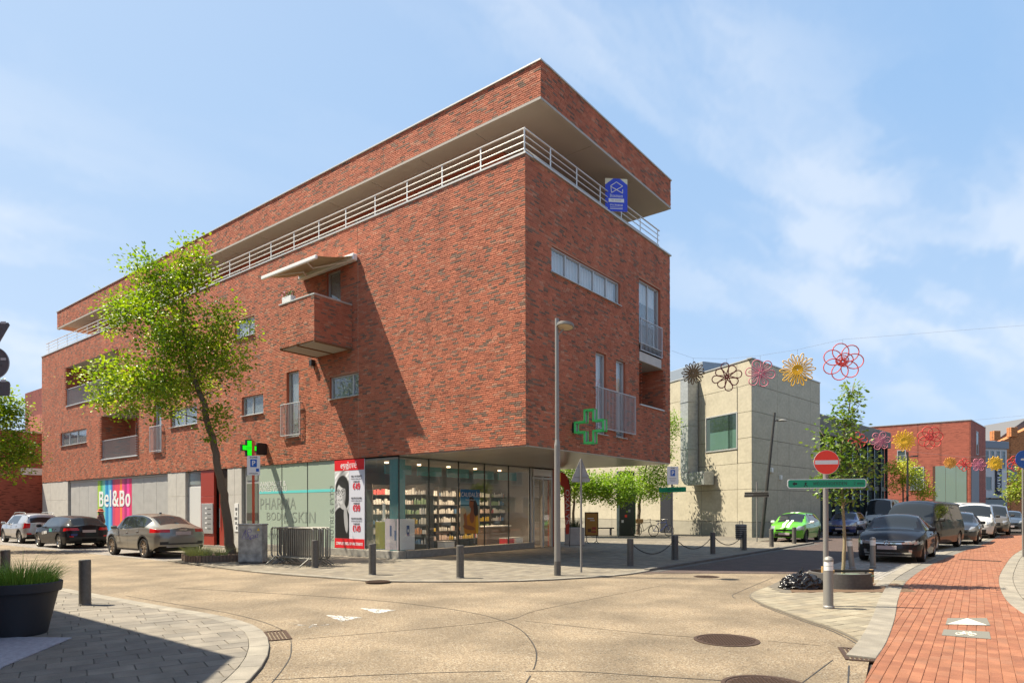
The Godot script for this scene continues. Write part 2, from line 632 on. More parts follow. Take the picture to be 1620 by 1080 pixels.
func build_ground() -> void:
	var fine = gray_tex("fine", 512, 0.06, 3, 0.80, 1.0, 5)
	var coarse = gray_tex("coarse", 512, 0.012, 8, 0.80, 1.0, 5)
	var stain = gray_tex("stain", 512, 0.02, 17, 0.80, 1.0, 6)
	var grit = bump_tex("grit", 512, 0.18, 6, 3.0, 3)
	var far_road = worn("far ground", lin(0.13, 0.12, 0.11), 0.9, asphalt_tex(), 1.3, coarse, 9.0, grit, 0.5)
	var agg = worn("washed aggregate", lin(0.385, 0.358, 0.322), 0.85, speckle_tex(), 1.15, gray_tex("road wear", 512, 0.014, 23, 0.74, 1.05, 6), 13.0, grit, 0.7)
	var tarmac = worn("reddish asphalt", lin(0.165, 0.130, 0.118), 0.88, asphalt_tex(), 0.8, stain, 7.0, grit, 0.7)
	var conc = worn("paver concrete", Color.WHITE, 0.85, fine, 0.55, stain, 5.0, grit, 0.35)
	var clay = worn("clay paver", Color.WHITE, 0.8, fine, 0.4, stain, 4.0, grit, 0.35)
	var bed = worn("joint sand", lin(0.16, 0.14, 0.11), 0.95, fine, 0.4)
	var tar = plain("bitumen", lin(0.035, 0.033, 0.031), 0.6)

	var g = MB.new()
	g.quad(Vector3(-300, -0.03, 60), Vector3(300, -0.03, 60), Vector3(300, -0.03, -400), Vector3(-300, -0.03, -400))
	struct("ground", g, far_road)
	sheet("road", [g2(75, -2.9), g2(75, -9.6), Vector2(-14, -17.5), Vector2(-6.2, -11.3), Vector2(-3.5, -8.8), Vector2(-2.7, -6.2), Vector2(-3, 14), Vector2(2.6, 14), Vector2(2.4, -4.6), Vector2(4.4, -8), Vector2(6.6, -13), Vector2(7.9, -17), g2(-3.2, 1.2), g2(-2.8, -1), g2(11, -2.9)], 0.0, agg, 0.02)
	sheet("road", [Vector2(2.9, -16.95), Vector2(7.3, -16.75), Vector2(8.2, -17.2), g2(-6.6, 75), g2(-0.3, 75), g2(-0.4, 19.2), g2(-3.25, 18.8)], 0.004, tarmac, 0.03)

	# pavement under and around the pharmacy
	var grey = [Color(0.303, 0.262, 0.197), Color(0.271, 0.236, 0.181), Color(0.328, 0.286, 0.215), Color(0.246, 0.213, 0.163), Color(0.287, 0.244, 0.177)]
	var pale = [Color(0.364, 0.329, 0.266), Color(0.332, 0.302, 0.247), Color(0.388, 0.353, 0.284)]
	var pharm_edge = [g2(10.9, -4.9), Vector2(-6.95, -17.45), Vector2(-3.93, -15.5), Vector2(-3.09, -15.0), Vector2(-1.91, -14.9), Vector2(-0.15, -14.93), Vector2(1.22, -15.41), Vector2(2.74, -16.3), g2(-3.2, 1.2), g2(-3.2, 6), g2(-3.2, 18.6)]
	var smooth_edge = along(pharm_edge, 0.4)
	var poly = PackedVector2Array(smooth_edge)
	poly.append_array(PackedVector2Array([g2(-0.5, 19.0), g2(-0.5, 75), g2(75, 75), g2(75, -2.9), g2(11.1, -2.9)]))
	var pv = sheet("pavement", Array(poly), PAVE - 0.009, bed, 0.12)
	pv.name = "pavement"
	var inner = PackedVector2Array(along(pharm_edge, 0.4))
	var cut = Geometry2D.offset_polygon(poly, -0.02)
	var region: PackedVector2Array = cut[0]
	pave(pv, "paver", region, g2(0, 0), Vector2(B.x, B.z), 0.30, 0.20, 0.5, 0.0035, PAVE, grey, 34.0, 300, 1, 0.05, 0.0, conc)
	kerb_stones(pv, "kerb_stone", pharm_edge.slice(1, 9), -0.16, 0.0, 0.9, PAVE + 0.004, pale, conc)
	var dull = [Color(0.20, 0.185, 0.16), Color(0.23, 0.21, 0.18)]
	kerb_stones(pv, "kerb_stone", pharm_edge.slice(8), -0.16, 0.0, 1.0, PAVE + 0.045, dull, conc)
	kerb_stones(pv, "gutter_stone", pharm_edge.slice(8), 0.01, 0.28, 0.6, 0.012, [Color(0.12, 0.11, 0.10), Color(0.14, 0.13, 0.115)], conc)

	# parking lane before the lit facade
	var lane = sheet("parking_lane", [g2(11.1, -4.9), g2(70, -4.9), g2(70, -2.9), g2(11.1, -2.9)], -0.004, bed, 0.05)
	pave(lane, "cobble", PackedVector2Array([g2(11.1, -4.9), g2(70, -4.9), g2(70, -2.9), g2(11.1, -2.9)]), g2(11.1, -4.9), Vector2(A.x, A.z), 0.22, 0.11, 0.5, 0.004, 0.005, [Color(0.32, 0.29, 0.26), Color(0.36, 0.32, 0.28), Color(0.27, 0.25, 0.23)], 44.0, 300, 0, 0.04, 0.0, conc)

	# the near corner
	var nk = along(near_kerb, 0.3)
	var np = PackedVector2Array(nk)
	np.append_array(PackedVector2Array([Vector2(-2.7, 4), Vector2(-30, 4), Vector2(-34, -30)]))
	var near = sheet("pavement", Array(np), PAVE - 0.010, bed, 0.12)
	var sett = [Color(0.294, 0.264, 0.214), Color(0.265, 0.236, 0.193), Color(0.324, 0.287, 0.230), Color(0.243, 0.219, 0.181), Color(0.287, 0.253, 0.202)]
	var ni = Geometry2D.offset_polygon(np, -0.235)
	pave(near, "paver", ni[0], Vector2(-3.4, -6.3), Vector2(0.83, -0.56), 0.42, 0.28, 0.5, 0.005, PAVE, sett, 15.0, 300, 0, 0.06, 0.35, conc)
	kerb_stones(near, "kerb_stone", near_kerb.slice(1), 0.0, 0.225, 0.55, PAVE + 0.004, pale, conc)

	# traffic island between road and cycle path
	var isle_low = [Vector2(6.6, -15.7), Vector2(5.46, -13.91), Vector2(4.82, -13.02), Vector2(4.43, -12.22), Vector2(4.30, -11.3), Vector2(4.30, -10.60), Vector2(4.33, -9.51), Vector2(4.37, -9.01), Vector2(4.32, -8.38), Vector2(4.21, -7.83), Vector2(3.94, -7.12)]
	var iso = PackedVector2Array(along(isle_low, 0.3))
	iso.append_array(PackedVector2Array([Vector2(4.57, -7.98), Vector2(5.64, -9.64), Vector2(6.77, -11.48), Vector2(8.08, -13.54), Vector2(8.95, -14.8)]))
	var isle = sheet("traffic_island", Array(iso), PAVE - 0.009, bed, 0.12)
	var sand = [Color(0.378, 0.333, 0.238), Color(0.341, 0.299, 0.213), Color(0.401, 0.354, 0.255), Color(0.318, 0.278, 0.203), Color(0.363, 0.310, 0.217)]
	pave(isle, "paver", Geometry2D.offset_polygon(iso, -0.03)[0], Vector2(4.3, -9), Vector2(0.86, -0.51), 0.30, 0.20, 0.5, 0.004, PAVE, sand, 22.0, 300, 2, 0.05, 0.0, conc)
	var gv = MB.new()
	gv.prism(PackedVector2Array([Vector2(5.45, -12.75), Vector2(7.9, -12.78), Vector2(8.35, -14.2), Vector2(6.1, -14.5)]), -0.05, PAVE + 0.002)
	struct("tree_bed", gv, worn("tree bed earth", lin(0.20, 0.125, 0.075), 0.95, fine, 0.3, stain, 0.9, grit, 1.2))

	# parking lane of the shaded street
	var pl = [Vector2(6.35, -15.1), Vector2(9.0, -15.0), g2(-8.72, 2.5), g2(-9.2, 20), g2(-10.2, 70), g2(-6.6, 70), g2(-6.6, 2.0)]
	var lane2 = sheet("parking_lane", pl, 0.012, bed, 0.05)
	pave(lane2, "cobble", PackedVector2Array(pl), g2(-6.6, 2), Vector2(B.x, B.z), 0.21, 0.105, 0.5, 0.0035, 0.02, [Color(0.40, 0.375, 0.33), Color(0.45, 0.42, 0.37), Color(0.35, 0.33, 0.295), Color(0.42, 0.39, 0.34)], 30.0, 300, 0, 0.04, 0.0, conc)

	# red cycle path
	var cp = PackedVector2Array(along(path_left, 0.5))
	var rr = along(path_right, 0.5)
	rr.reverse()
	cp.append_array(PackedVector2Array(rr))
	var cyc = sheet("cycle_path", Array(cp), PAVE - 0.008, worn("cycle path joint", lin(0.36, 0.15, 0.085), 0.95, fine, 0.4), 0.12)
	var red = [Color(0.393, 0.158, 0.079), Color(0.359, 0.139, 0.071), Color(0.427, 0.176, 0.091), Color(0.384, 0.167, 0.091), Color(0.333, 0.128, 0.065)]
	pave(cyc, "clay_paver", cp, Vector2(5, -8.5), Vector2(0.58, -0.815), 0.21, 0.105, 0.5, 0.0018, PAVE, red, 40.0, 300, 0, 0.05, 0.0, clay)
	kerb_stones(isle, "kerb_stone", path_left.slice(2, 7), -0.30, -0.005, 0.5, PAVE + 0.003, pale, conc)
	kerb_stones(lane2, "kerb_stone", path_left.slice(6), -0.52, -0.27, 1.0, PAVE + 0.003, pale, conc)
	kerb_stones(lane2, "gutter_stone", path_left.slice(6), -0.26, -0.005, 0.8, PAVE - 0.004, [Color(0.23, 0.215, 0.185), Color(0.26, 0.24, 0.205)], conc)

	# pavement right of the cycle path
	var rp = PackedVector2Array(along(path_right, 0.5))
	rp.append_array(PackedVector2Array([Vector2(60, -60), Vector2(60, 4), Vector2(5.5, 4)]))
	var rpv = sheet("pavement", Array(rp), PAVE - 0.009, bed, 0.12)
	pave(rpv, "paver", Geometry2D.offset_polygon(rp, -0.27)[0], Vector2(9, -11), Vector2(B.x, B.z), 0.30, 0.30, 0.5, 0.004, PAVE, pale, 36.0, 200, 0, 0.05, 0.0, conc)
	kerb_stones(rpv, "kerb_stone", path_right, 0.005, 0.26, 0.6, PAVE + 0.003, pale, conc)

	# joints of the concrete road
	seam([Vector2(-7.5, -12.7), Vector2(-6.43, -11.90), Vector2(-4.43, -10.41), Vector2(-3.17, -9.02), Vector2(-2.60, -7.69), Vector2(-2.36, -6.64), Vector2(-2.2, -5.4)], 0.016, tar)
	seam([Vector2(-7.2, -14.0), Vector2(-4.6, -12.95), Vector2(-2.53, -11.98), Vector2(-1.44, -11.23), Vector2(-0.72, -10.58), Vector2(-0.24, -9.91), Vector2(0.11, -9.02), Vector2(0.26, -7.98), Vector2(0.26, -7.15), Vector2(0.13, -6.24), Vector2(-0.1, -5.3)], 0.018, tar)
	seam([Vector2(-2.34, -6.38), Vector2(-0.66, -6.65), Vector2(0.58, -6.68), Vector2(1.10, -6.55), Vector2(2.07, -6.29)], 0.013, tar)
	seam([Vector2(-2.70, -8.38), Vector2(-0.23, -9.68), Vector2(0.54, -10.90), Vector2(3.25, -14.21)], 0.009, tar)
	seam([Vector2(0.2, -9.7), Vector2(1.61, -8.80), Vector2(2.36, -8.45)], 0.008, tar)
	seam([Vector2(3.2, -8.2), Vector2(3.72, -7.9)], 0.008, tar)
	seam([Vector2(6.3, -15.8), Vector2(4.55, -13.1), Vector2(4.2, -12.5), Vector2(4.13, -12.1)], 0.014, tar)
	seam([Vector2(4.27, -11.3), Vector2(4.26, -10.60), Vector2(4.29, -9.51), Vector2(4.33, -9.01), Vector2(4.28, -8.38), Vector2(4.17, -7.83)], 0.025, tar)
	seam([Vector2(3.1, -6.05), Vector2(3.55, -6.9)], 0.022, tar)
	seam([Vector2(2.7, -6.15), Vector2(3.5, -7.15)], 0.016, tar)
	seam([Vector2(2.9, -16.9), Vector2(5.0, -16.85), Vector2(7.3, -16.72)], 0.02, tar, 0.009)

	# worn give-way teeth
	var tooth = worn("worn road paint", lin(0.70, 0.68, 0.63), 0.8, gray_tex("flakes", 512, 0.035, 71, 0.35, 1.25, 5), 0.45)
	var teeth = [[Vector2(-2.95, -10.32), Vector2(-2.31, -10.07), Vector2(-2.54, -9.71)], [Vector2(-2.56, -11.02), Vector2(-1.93, -10.80), Vector2(-2.15, -10.44)], [Vector2(-3.21, -9.53), Vector2(-2.65, -9.45), Vector2(-2.85, -9.20)]]
	var worn_by = [0.40, 0.34, 0.74]
	for k in 3:
		var m = MB.new()
		var T: Array = teeth[k]
		# flakes of paint that still hold on
		var N = 16
		for i in N:
			for j in N - i:
				for up in 2:
					if up == 1 and j == N - i - 1: continue
					var w = [[i, j], [i + 1, j], [i, j + 1]] if up == 0 else [[i + 1, j], [i + 1, j + 1], [i, j + 1]]
					var ps = PackedVector2Array()
					for q in w:
						var jit = Vector2(sin(q[0] * 12.9 + q[1] * 78.2 + k), cos(q[0] * 39.3 + q[1] * 11.1 + k)) * 0.010
						ps.append(T[0] + (T[1] - T[0]) * (float(q[0]) / N) + (T[2] - T[0]) * (float(q[1]) / N) + jit)
					var hole = sin(i * 0.9 + k * 2.0) * cos(j * 0.7 + i * 0.3) * 0.5 + 0.5
					if rng.randf() * 0.6 + hole * 0.4 < worn_by[k]: continue
					m.prism(ps, 0.001, 0.0045)
		struct("give_way_marking", m, tooth)

# ---------------------------------------------------------------- brickwork
const COURSE := 0.0625
const STEP := 0.221
var brick_meshes := []
var brick_near := []
var brick_far := [[], [], []]

func make_brick_meshes() -> void:
	for k in 3:
		var m = MB.new()
		var nx = 4
		var ny = 2
		var P = []
		for i in nx + 1:
			var row = []
			for j in ny + 1:
				var edge = i == 0 or j == 0 or i == nx or j == ny
				var x = -0.105 + 0.21 * i / nx + (0.0 if i == 0 or i == nx else rng.randf_range(-0.012, 0.012))
				var y = -0.0255 + 0.051 * j / ny + rng.randf_range(-0.0022, 0.0022)
				var z = (-0.004 if edge else 0.0) + rng.randf_range(-0.0022, 0.0022)
				row.append(Vector3(x, y, z))
			P.append(row)
		for i in nx:
			for j in ny:
				m.quad(P[i][j], P[i + 1][j], P[i + 1][j + 1], P[i][j + 1])
		for i in nx:
			for j in [0, ny]:
				var a: Vector3 = P[i][j]
				var b: Vector3 = P[i + 1][j]
				m.face([a, b, Vector3(b.x, b.y, -0.035), Vector3(a.x, a.y, -0.035)], Vector3(0, -1 if j == 0 else 1, 0))
		for j in ny:
			for i in [0, nx]:
				var a: Vector3 = P[i][j]
				var b: Vector3 = P[i][j + 1]
				m.face([a, b, Vector3(b.x, b.y, -0.035), Vector3(a.x, a.y, -0.035)], Vector3(-1 if i == 0 else 1, 0, 0))
		brick_meshes.append(m.mesh())

func brick_tone(share := 0.10) -> Color:
	var r = rng.randf()
	var k = rng.randf_range(0.90, 1.10)
	if r < share: return Color(0.30, 0.18, 0.12) * rng.randf_range(0.72, 1.2)
	r = rng.randf()
	if r < 0.14: return Color(0.52, 0.165, 0.09) * k
	if r < 0.28: return Color(0.70, 0.240, 0.125) * k
	if r < 0.35: return Color(0.68, 0.30, 0.18) * k
	return Color(0.66, 0.202, 0.104) * k

# bricks over a rectangle of a face, holes given as [u0, u1, y0, y1]
func lay_bricks(org: Vector3, u: Vector3, nrm: Vector3, width: float, y0: float, y1: float, holes: Array) -> void:
	var rows = int(floor((y1 - y0) / COURSE + 0.01))
	var bs = Basis(u, Vector3.UP, nrm)
	for r in rows:
		var y = y0 + (r + 0.5) * COURSE
		var spans = [[0.0, width]]
		for h in holes:
			if y + 0.02 > h[2] and y - 0.02 < h[3]:
				var nx = []
				for s in spans:
					if h[1] <= s[0] or h[0] >= s[1]: nx.append(s)
					else:
						if h[0] > s[0] + 0.03: nx.append([s[0], h[0]])
						if h[1] < s[1] - 0.03: nx.append([h[1], s[1]])
				spans = nx
		var x = -STEP * (0.5 if r % 2 else 1.0) - (0.055 if r % 3 == 0 else 0.0)
		var since = rng.randi() % 4
		while x < width:
			var L = STEP if rng.randf() > 0.08 else STEP * 0.5
			# smoked bricks stand singly, mostly in every other course
			var share = (0.33 if r % 2 == 0 else 0.05) if since > 1 else 0.0
			var tint = brick_tone(share)
			since = 0 if tint.r < 0.3 else since + 1
			for s in spans:
				var a = maxf(x, s[0])
				var b = minf(x + L, s[1])
				if b - a < 0.035: continue
				var len = b - a - 0.011
				var p = org + u * ((a + b) * 0.5) + Vector3(0, y, 0) + nrm * rng.randf_range(-0.0035, 0.0045)
				var tb = bs * Basis.from_euler(Vector3(rng.randf_range(-0.03, 0.03), rng.randf_range(-0.008, 0.008), rng.randf_range(-0.012, 0.012)))
				brick_near.append([Transform3D(tb.scaled_local(Vector3(len / 0.21, 1, 1)), p), tint])
			x += L

func flush_bricks(host: Node3D, wall: Node3D, material: StandardMaterial3D) -> void:
	# the bricks that show largest are pieces of their own
	var T = host.transform
	for e in brick_near:
		e.append((T * (e[0] as Transform3D).origin).distance_to(EYE))
	brick_near.sort_custom(func(p, q): return p[2] < q[2])
	var solo = []
	for k in 8:
		var m: StandardMaterial3D = material.duplicate()
		m.vertex_color_use_as_albedo = false
		m.albedo_color = brick_tone().linear_to_srgb()
		solo.append(m)
	for i in brick_near.size():
		var e: Array = brick_near[i]
		if i < 300:
			part(wall, "brick", brick_meshes[i % 3], solo[rng.randi() % 8], e[0])
		else:
			brick_far[i % 3].append(e)
	for k in 3:
		var xs = []
		var cs = []
		for e in brick_far[k]:
			xs.append(e[0]); cs.append(e[1])
		many(wall, "brick_field", brick_meshes[k], material, xs, cs)

# a wall sheet with holes, x along u, y up, z out
func holed(m: MB, T: Transform3D, width: float, y0: float, y1: float, holes: Array, z: float, reveal: float) -> void:
	m.X = T
	var us = [0.0, width]
	var ys = [y0, y1]
	for h in holes:
		us.append_array([clampf(h[0], 0, width), clampf(h[1], 0, width)])
		ys.append_array([clampf(h[2], y0, y1), clampf(h[3], y0, y1)])
	us.sort(); ys.sort()
	for i in us.size() - 1:
		if us[i + 1] - us[i] < 1e-5: continue
		for j in ys.size() - 1:
			if ys[j + 1] - ys[j] < 1e-5: continue
			var cx: float = (us[i] + us[i + 1]) * 0.5
			var cy: float = (ys[j] + ys[j + 1]) * 0.5
			var open = false
			for h in holes:
				if cx > h[0] and cx < h[1] and cy > h[2] and cy < h[3]: open = true
			if open: continue
			m.quad(Vector3(us[i], ys[j], z), Vector3(us[i + 1], ys[j], z), Vector3(us[i + 1], ys[j + 1], z), Vector3(us[i], ys[j + 1], z))
	m.X = Transform3D()

func reveal(host: Node, T: Transform3D, w: float, h: float, depth: float, material: Material) -> void:
	# the brick sides of an opening
	var m = MB.new()
	m.X = T
	m.quad(Vector3(0, 0, -0.012), Vector3(0, 0, -depth), Vector3(0, h, -depth), Vector3(0, h, -0.012))
	m.quad(Vector3(w, 0, -depth), Vector3(w, 0, -0.012), Vector3(w, h, -0.012), Vector3(w, h, -depth))
	m.quad(Vector3(0, 0, -0.012), Vector3(w, 0, -0.012), Vector3(w, 0, -depth), Vector3(0, 0, -depth))
	m.quad(Vector3(0, h, -depth), Vector3(w, h, -depth), Vector3(w, h, -0.012), Vector3(0, h, -0.012))
	mpart(host, "reveal", m, material)

# T: lower left corner of the opening, x along the wall, z outwards
func window(host: Node, T: Transform3D, w: float, h: float, splits: Array, deep := 0.14, blind := 0.5, called := "window", curtain := true) -> Node3D:
	var alu: Material = mats["window aluminium"]
	var fr = MB.new()
	fr.X = T
	var z = -deep
	var t = 0.055
	fr.box(Vector3(t * 0.5, h * 0.5, z), Vector3(t, h, 0.07), 0.006)
	fr.box(Vector3(w - t * 0.5, h * 0.5, z), Vector3(t, h, 0.07), 0.006)
	fr.box(Vector3(w * 0.5, t * 0.5, z), Vector3(w - 2 * t, t, 0.07), 0.006)
	fr.box(Vector3(w * 0.5, h - t * 0.5, z), Vector3(w - 2 * t, t, 0.07), 0.006)
	for s in splits:
		fr.box(Vector3(w * s, h * 0.5, z + 0.002), Vector3(0.07, h - 2 * t, 0.066), 0.006)
	var win = mpart(host, called, fr, alu)
	reveal(win, T, w, h, deep + 0.03, mats["brick return"])
	var es = [0.0]
	es.append_array(splits)
	es.append(1.0)
	for i in es.size() - 1:
		var pm = MB.new()
		pm.X = T
		pm.box(Vector3(w * (es[i] + es[i + 1]) * 0.5, h * 0.5, z - 0.005), Vector3(w * (es[i + 1] - es[i]) - 0.06, h - 2 * t + 0.01, 0.008))
		mpart(win, "pane", pm, mats["window glass"])
	var sl = MB.new()
	sl.X = T
	sl.box(Vector3(w * 0.5, -0.012, -deep * 0.5 + 0.04), Vector3(w + 0.04, 0.022, deep + 0.06), 0.003)
	mpart(win, "sill", sl, mats["sill metal"])
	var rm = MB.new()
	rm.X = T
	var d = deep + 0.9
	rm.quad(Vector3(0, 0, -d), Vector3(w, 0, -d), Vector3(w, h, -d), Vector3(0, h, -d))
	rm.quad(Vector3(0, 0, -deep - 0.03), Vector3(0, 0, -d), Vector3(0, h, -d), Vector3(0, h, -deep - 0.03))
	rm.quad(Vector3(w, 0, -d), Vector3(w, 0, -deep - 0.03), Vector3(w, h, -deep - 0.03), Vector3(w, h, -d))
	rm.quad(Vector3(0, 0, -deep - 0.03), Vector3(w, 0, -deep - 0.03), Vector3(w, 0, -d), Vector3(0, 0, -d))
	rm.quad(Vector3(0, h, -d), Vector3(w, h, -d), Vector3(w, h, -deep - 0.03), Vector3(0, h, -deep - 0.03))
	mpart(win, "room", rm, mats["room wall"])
	if curtain:
		var cm = MB.new()
		cm.X = T
		var n = int(w / 0.04)
		var y0 = h * (1.0 - blind)
		for i in n:
			var x0 = w * i / n
			var x1 = w * (i + 1) / n
			cm.quad(Vector3(x0, y0, -deep - 0.16 + 0.02 * sin(x0 * 37.0)), Vector3(x1, y0, -deep - 0.16 + 0.02 * sin(x1 * 37.0)), Vector3(x1, h, -deep - 0.16 + 0.02 * sin(x1 * 37.0)), Vector3(x0, h, -deep - 0.16 + 0.02 * sin(x0 * 37.0)))
		mpart(win, "curtain", cm, mats["net curtain"])
	return win

func balustrade(host: Node, T: Transform3D, w: float, h: float, out: float, gap := 0.105) -> void:
	var zinc: Material = mats["galvanised"]
	var m = MB.new()
	m.X = T
	m.box(Vector3(w * 0.5, h - 0.02, out), Vector3(w, 0.035, 0.04), 0.004)
	m.box(Vector3(w * 0.5, 0.06, out), Vector3(w, 0.03, 0.035), 0.004)
	for x in [0.02, w - 0.02]:
		m.box(Vector3(x, h * 0.5 + 0.02, out), Vector3(0.032, h - 0.05, 0.03), 0.003)
		for y in [0.06, h - 0.02]:
			m.box(Vector3(x, y, out * 0.5), Vector3(0.03, 0.03, absf(out)))
	var o = mpart(host, "balustrade", m, zinc)
	var bm = MB.new()
	bm.box(Vector3(0, h * 0.5 + 0.01, 0), Vector3(0.015, h - 0.10, 0.018), 0.003)
	var sm = bm.mesh()
	var n = int(round(w / gap))
	for i in n + 1:
		part(o, "bar", sm, zinc, T * Transform3D(Basis(), Vector3(0.012 + (w - 0.024) * i / n, 0, out)))

func building_materials() -> void:
	var fine: Texture2D = texs["fine"]
	var grit: Texture2D = texs["grit"]
	var stain: Texture2D = texs["stain"]
	worn("brick", Color.WHITE, 0.88, gray_tex("brick grain", 512, 0.045, 33, 0.74, 1.04, 5), 0.30, gray_tex("wall blotch", 512, 0.016, 41, 0.80, 1.04, 5), 8.0, grit, 0.8, true).uv2_scale = Vector3(0.22, 0.07, 0.22)
	worn("mortar", lin(0.52, 0.31, 0.20), 0.95, fine, 0.3)
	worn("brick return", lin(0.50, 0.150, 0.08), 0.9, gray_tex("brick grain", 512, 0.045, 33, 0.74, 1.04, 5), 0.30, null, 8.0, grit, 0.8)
	plain("window aluminium", lin(0.42, 0.42, 0.41), 0.4, 0.3)
	plain("sill metal", lin(0.50, 0.50, 0.48), 0.4, 0.3)
	plain("coping metal", lin(0.50, 0.49, 0.46), 0.42, 0.4)
	plain("galvanised", lin(0.45, 0.45, 0.46), 0.45, 0.35)
	plain("rail steel", lin(0.62, 0.61, 0.58), 0.42, 0.3)
	glass("window glass", Color(0.75, 0.82, 0.84), 0.16)
	glass("shop glass", Color(0.72, 0.80, 0.76), 0.07)
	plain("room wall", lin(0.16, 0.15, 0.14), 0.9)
	plain("net curtain", lin(0.62, 0.62, 0.60), 0.9)
	worn("soffit board", lin(0.47, 0.44, 0.385), 0.85, fine, 1.2)
	worn("panel concrete", lin(0.70, 0.67, 0.61), 0.85, fine, 0.8, gray_tex("soft", 512, 0.012, 19, 0.9, 1.0, 4), 3.0, grit, 0.2)
	plain("soffit metal", lin(0.40, 0.365, 0.315), 0.28, 0.55)
	worn("blue stone", lin(0.44, 0.41, 0.35), 0.8, fine, 0.6, stain, 2.0, grit, 0.3)
	plain("red lacquer", lin(0.30, 0.035, 0.018), 0.45)
	plain("door grey", lin(0.60, 0.60, 0.58), 0.5)
	plain("dark frame", lin(0.02, 0.02, 0.022), 0.4)
	plain("frosted film", lin(0.375, 0.455, 0.37), 0.22)
	plain("teal paint", lin(0.035, 0.235, 0.24), 0.5)
	plain("white plate", lin(0.72, 0.72, 0.70), 0.5)
	plain("brushed plate", lin(0.46, 0.46, 0.45), 0.4, 0.5)

const LONG := 39.49
const WIDE := 9.58
const BOTTOM := 3.478
const TOP := 11.68

func left_T(a: float, y: float) -> Transform3D:
	# frame of the lit facade: origin at a, x runs towards the corner
	return Transform3D(Basis(Vector3(0, 0, 1), Vector3.UP, Vector3(-1, 0, 0)), Vector3(0, y, -a))

func right_T(b: float, y: float) -> Transform3D:
	return Transform3D(Basis(Vector3(1, 0, 0), Vector3.UP, Vector3(0, 0, 1)), Vector3(b, y, 0))

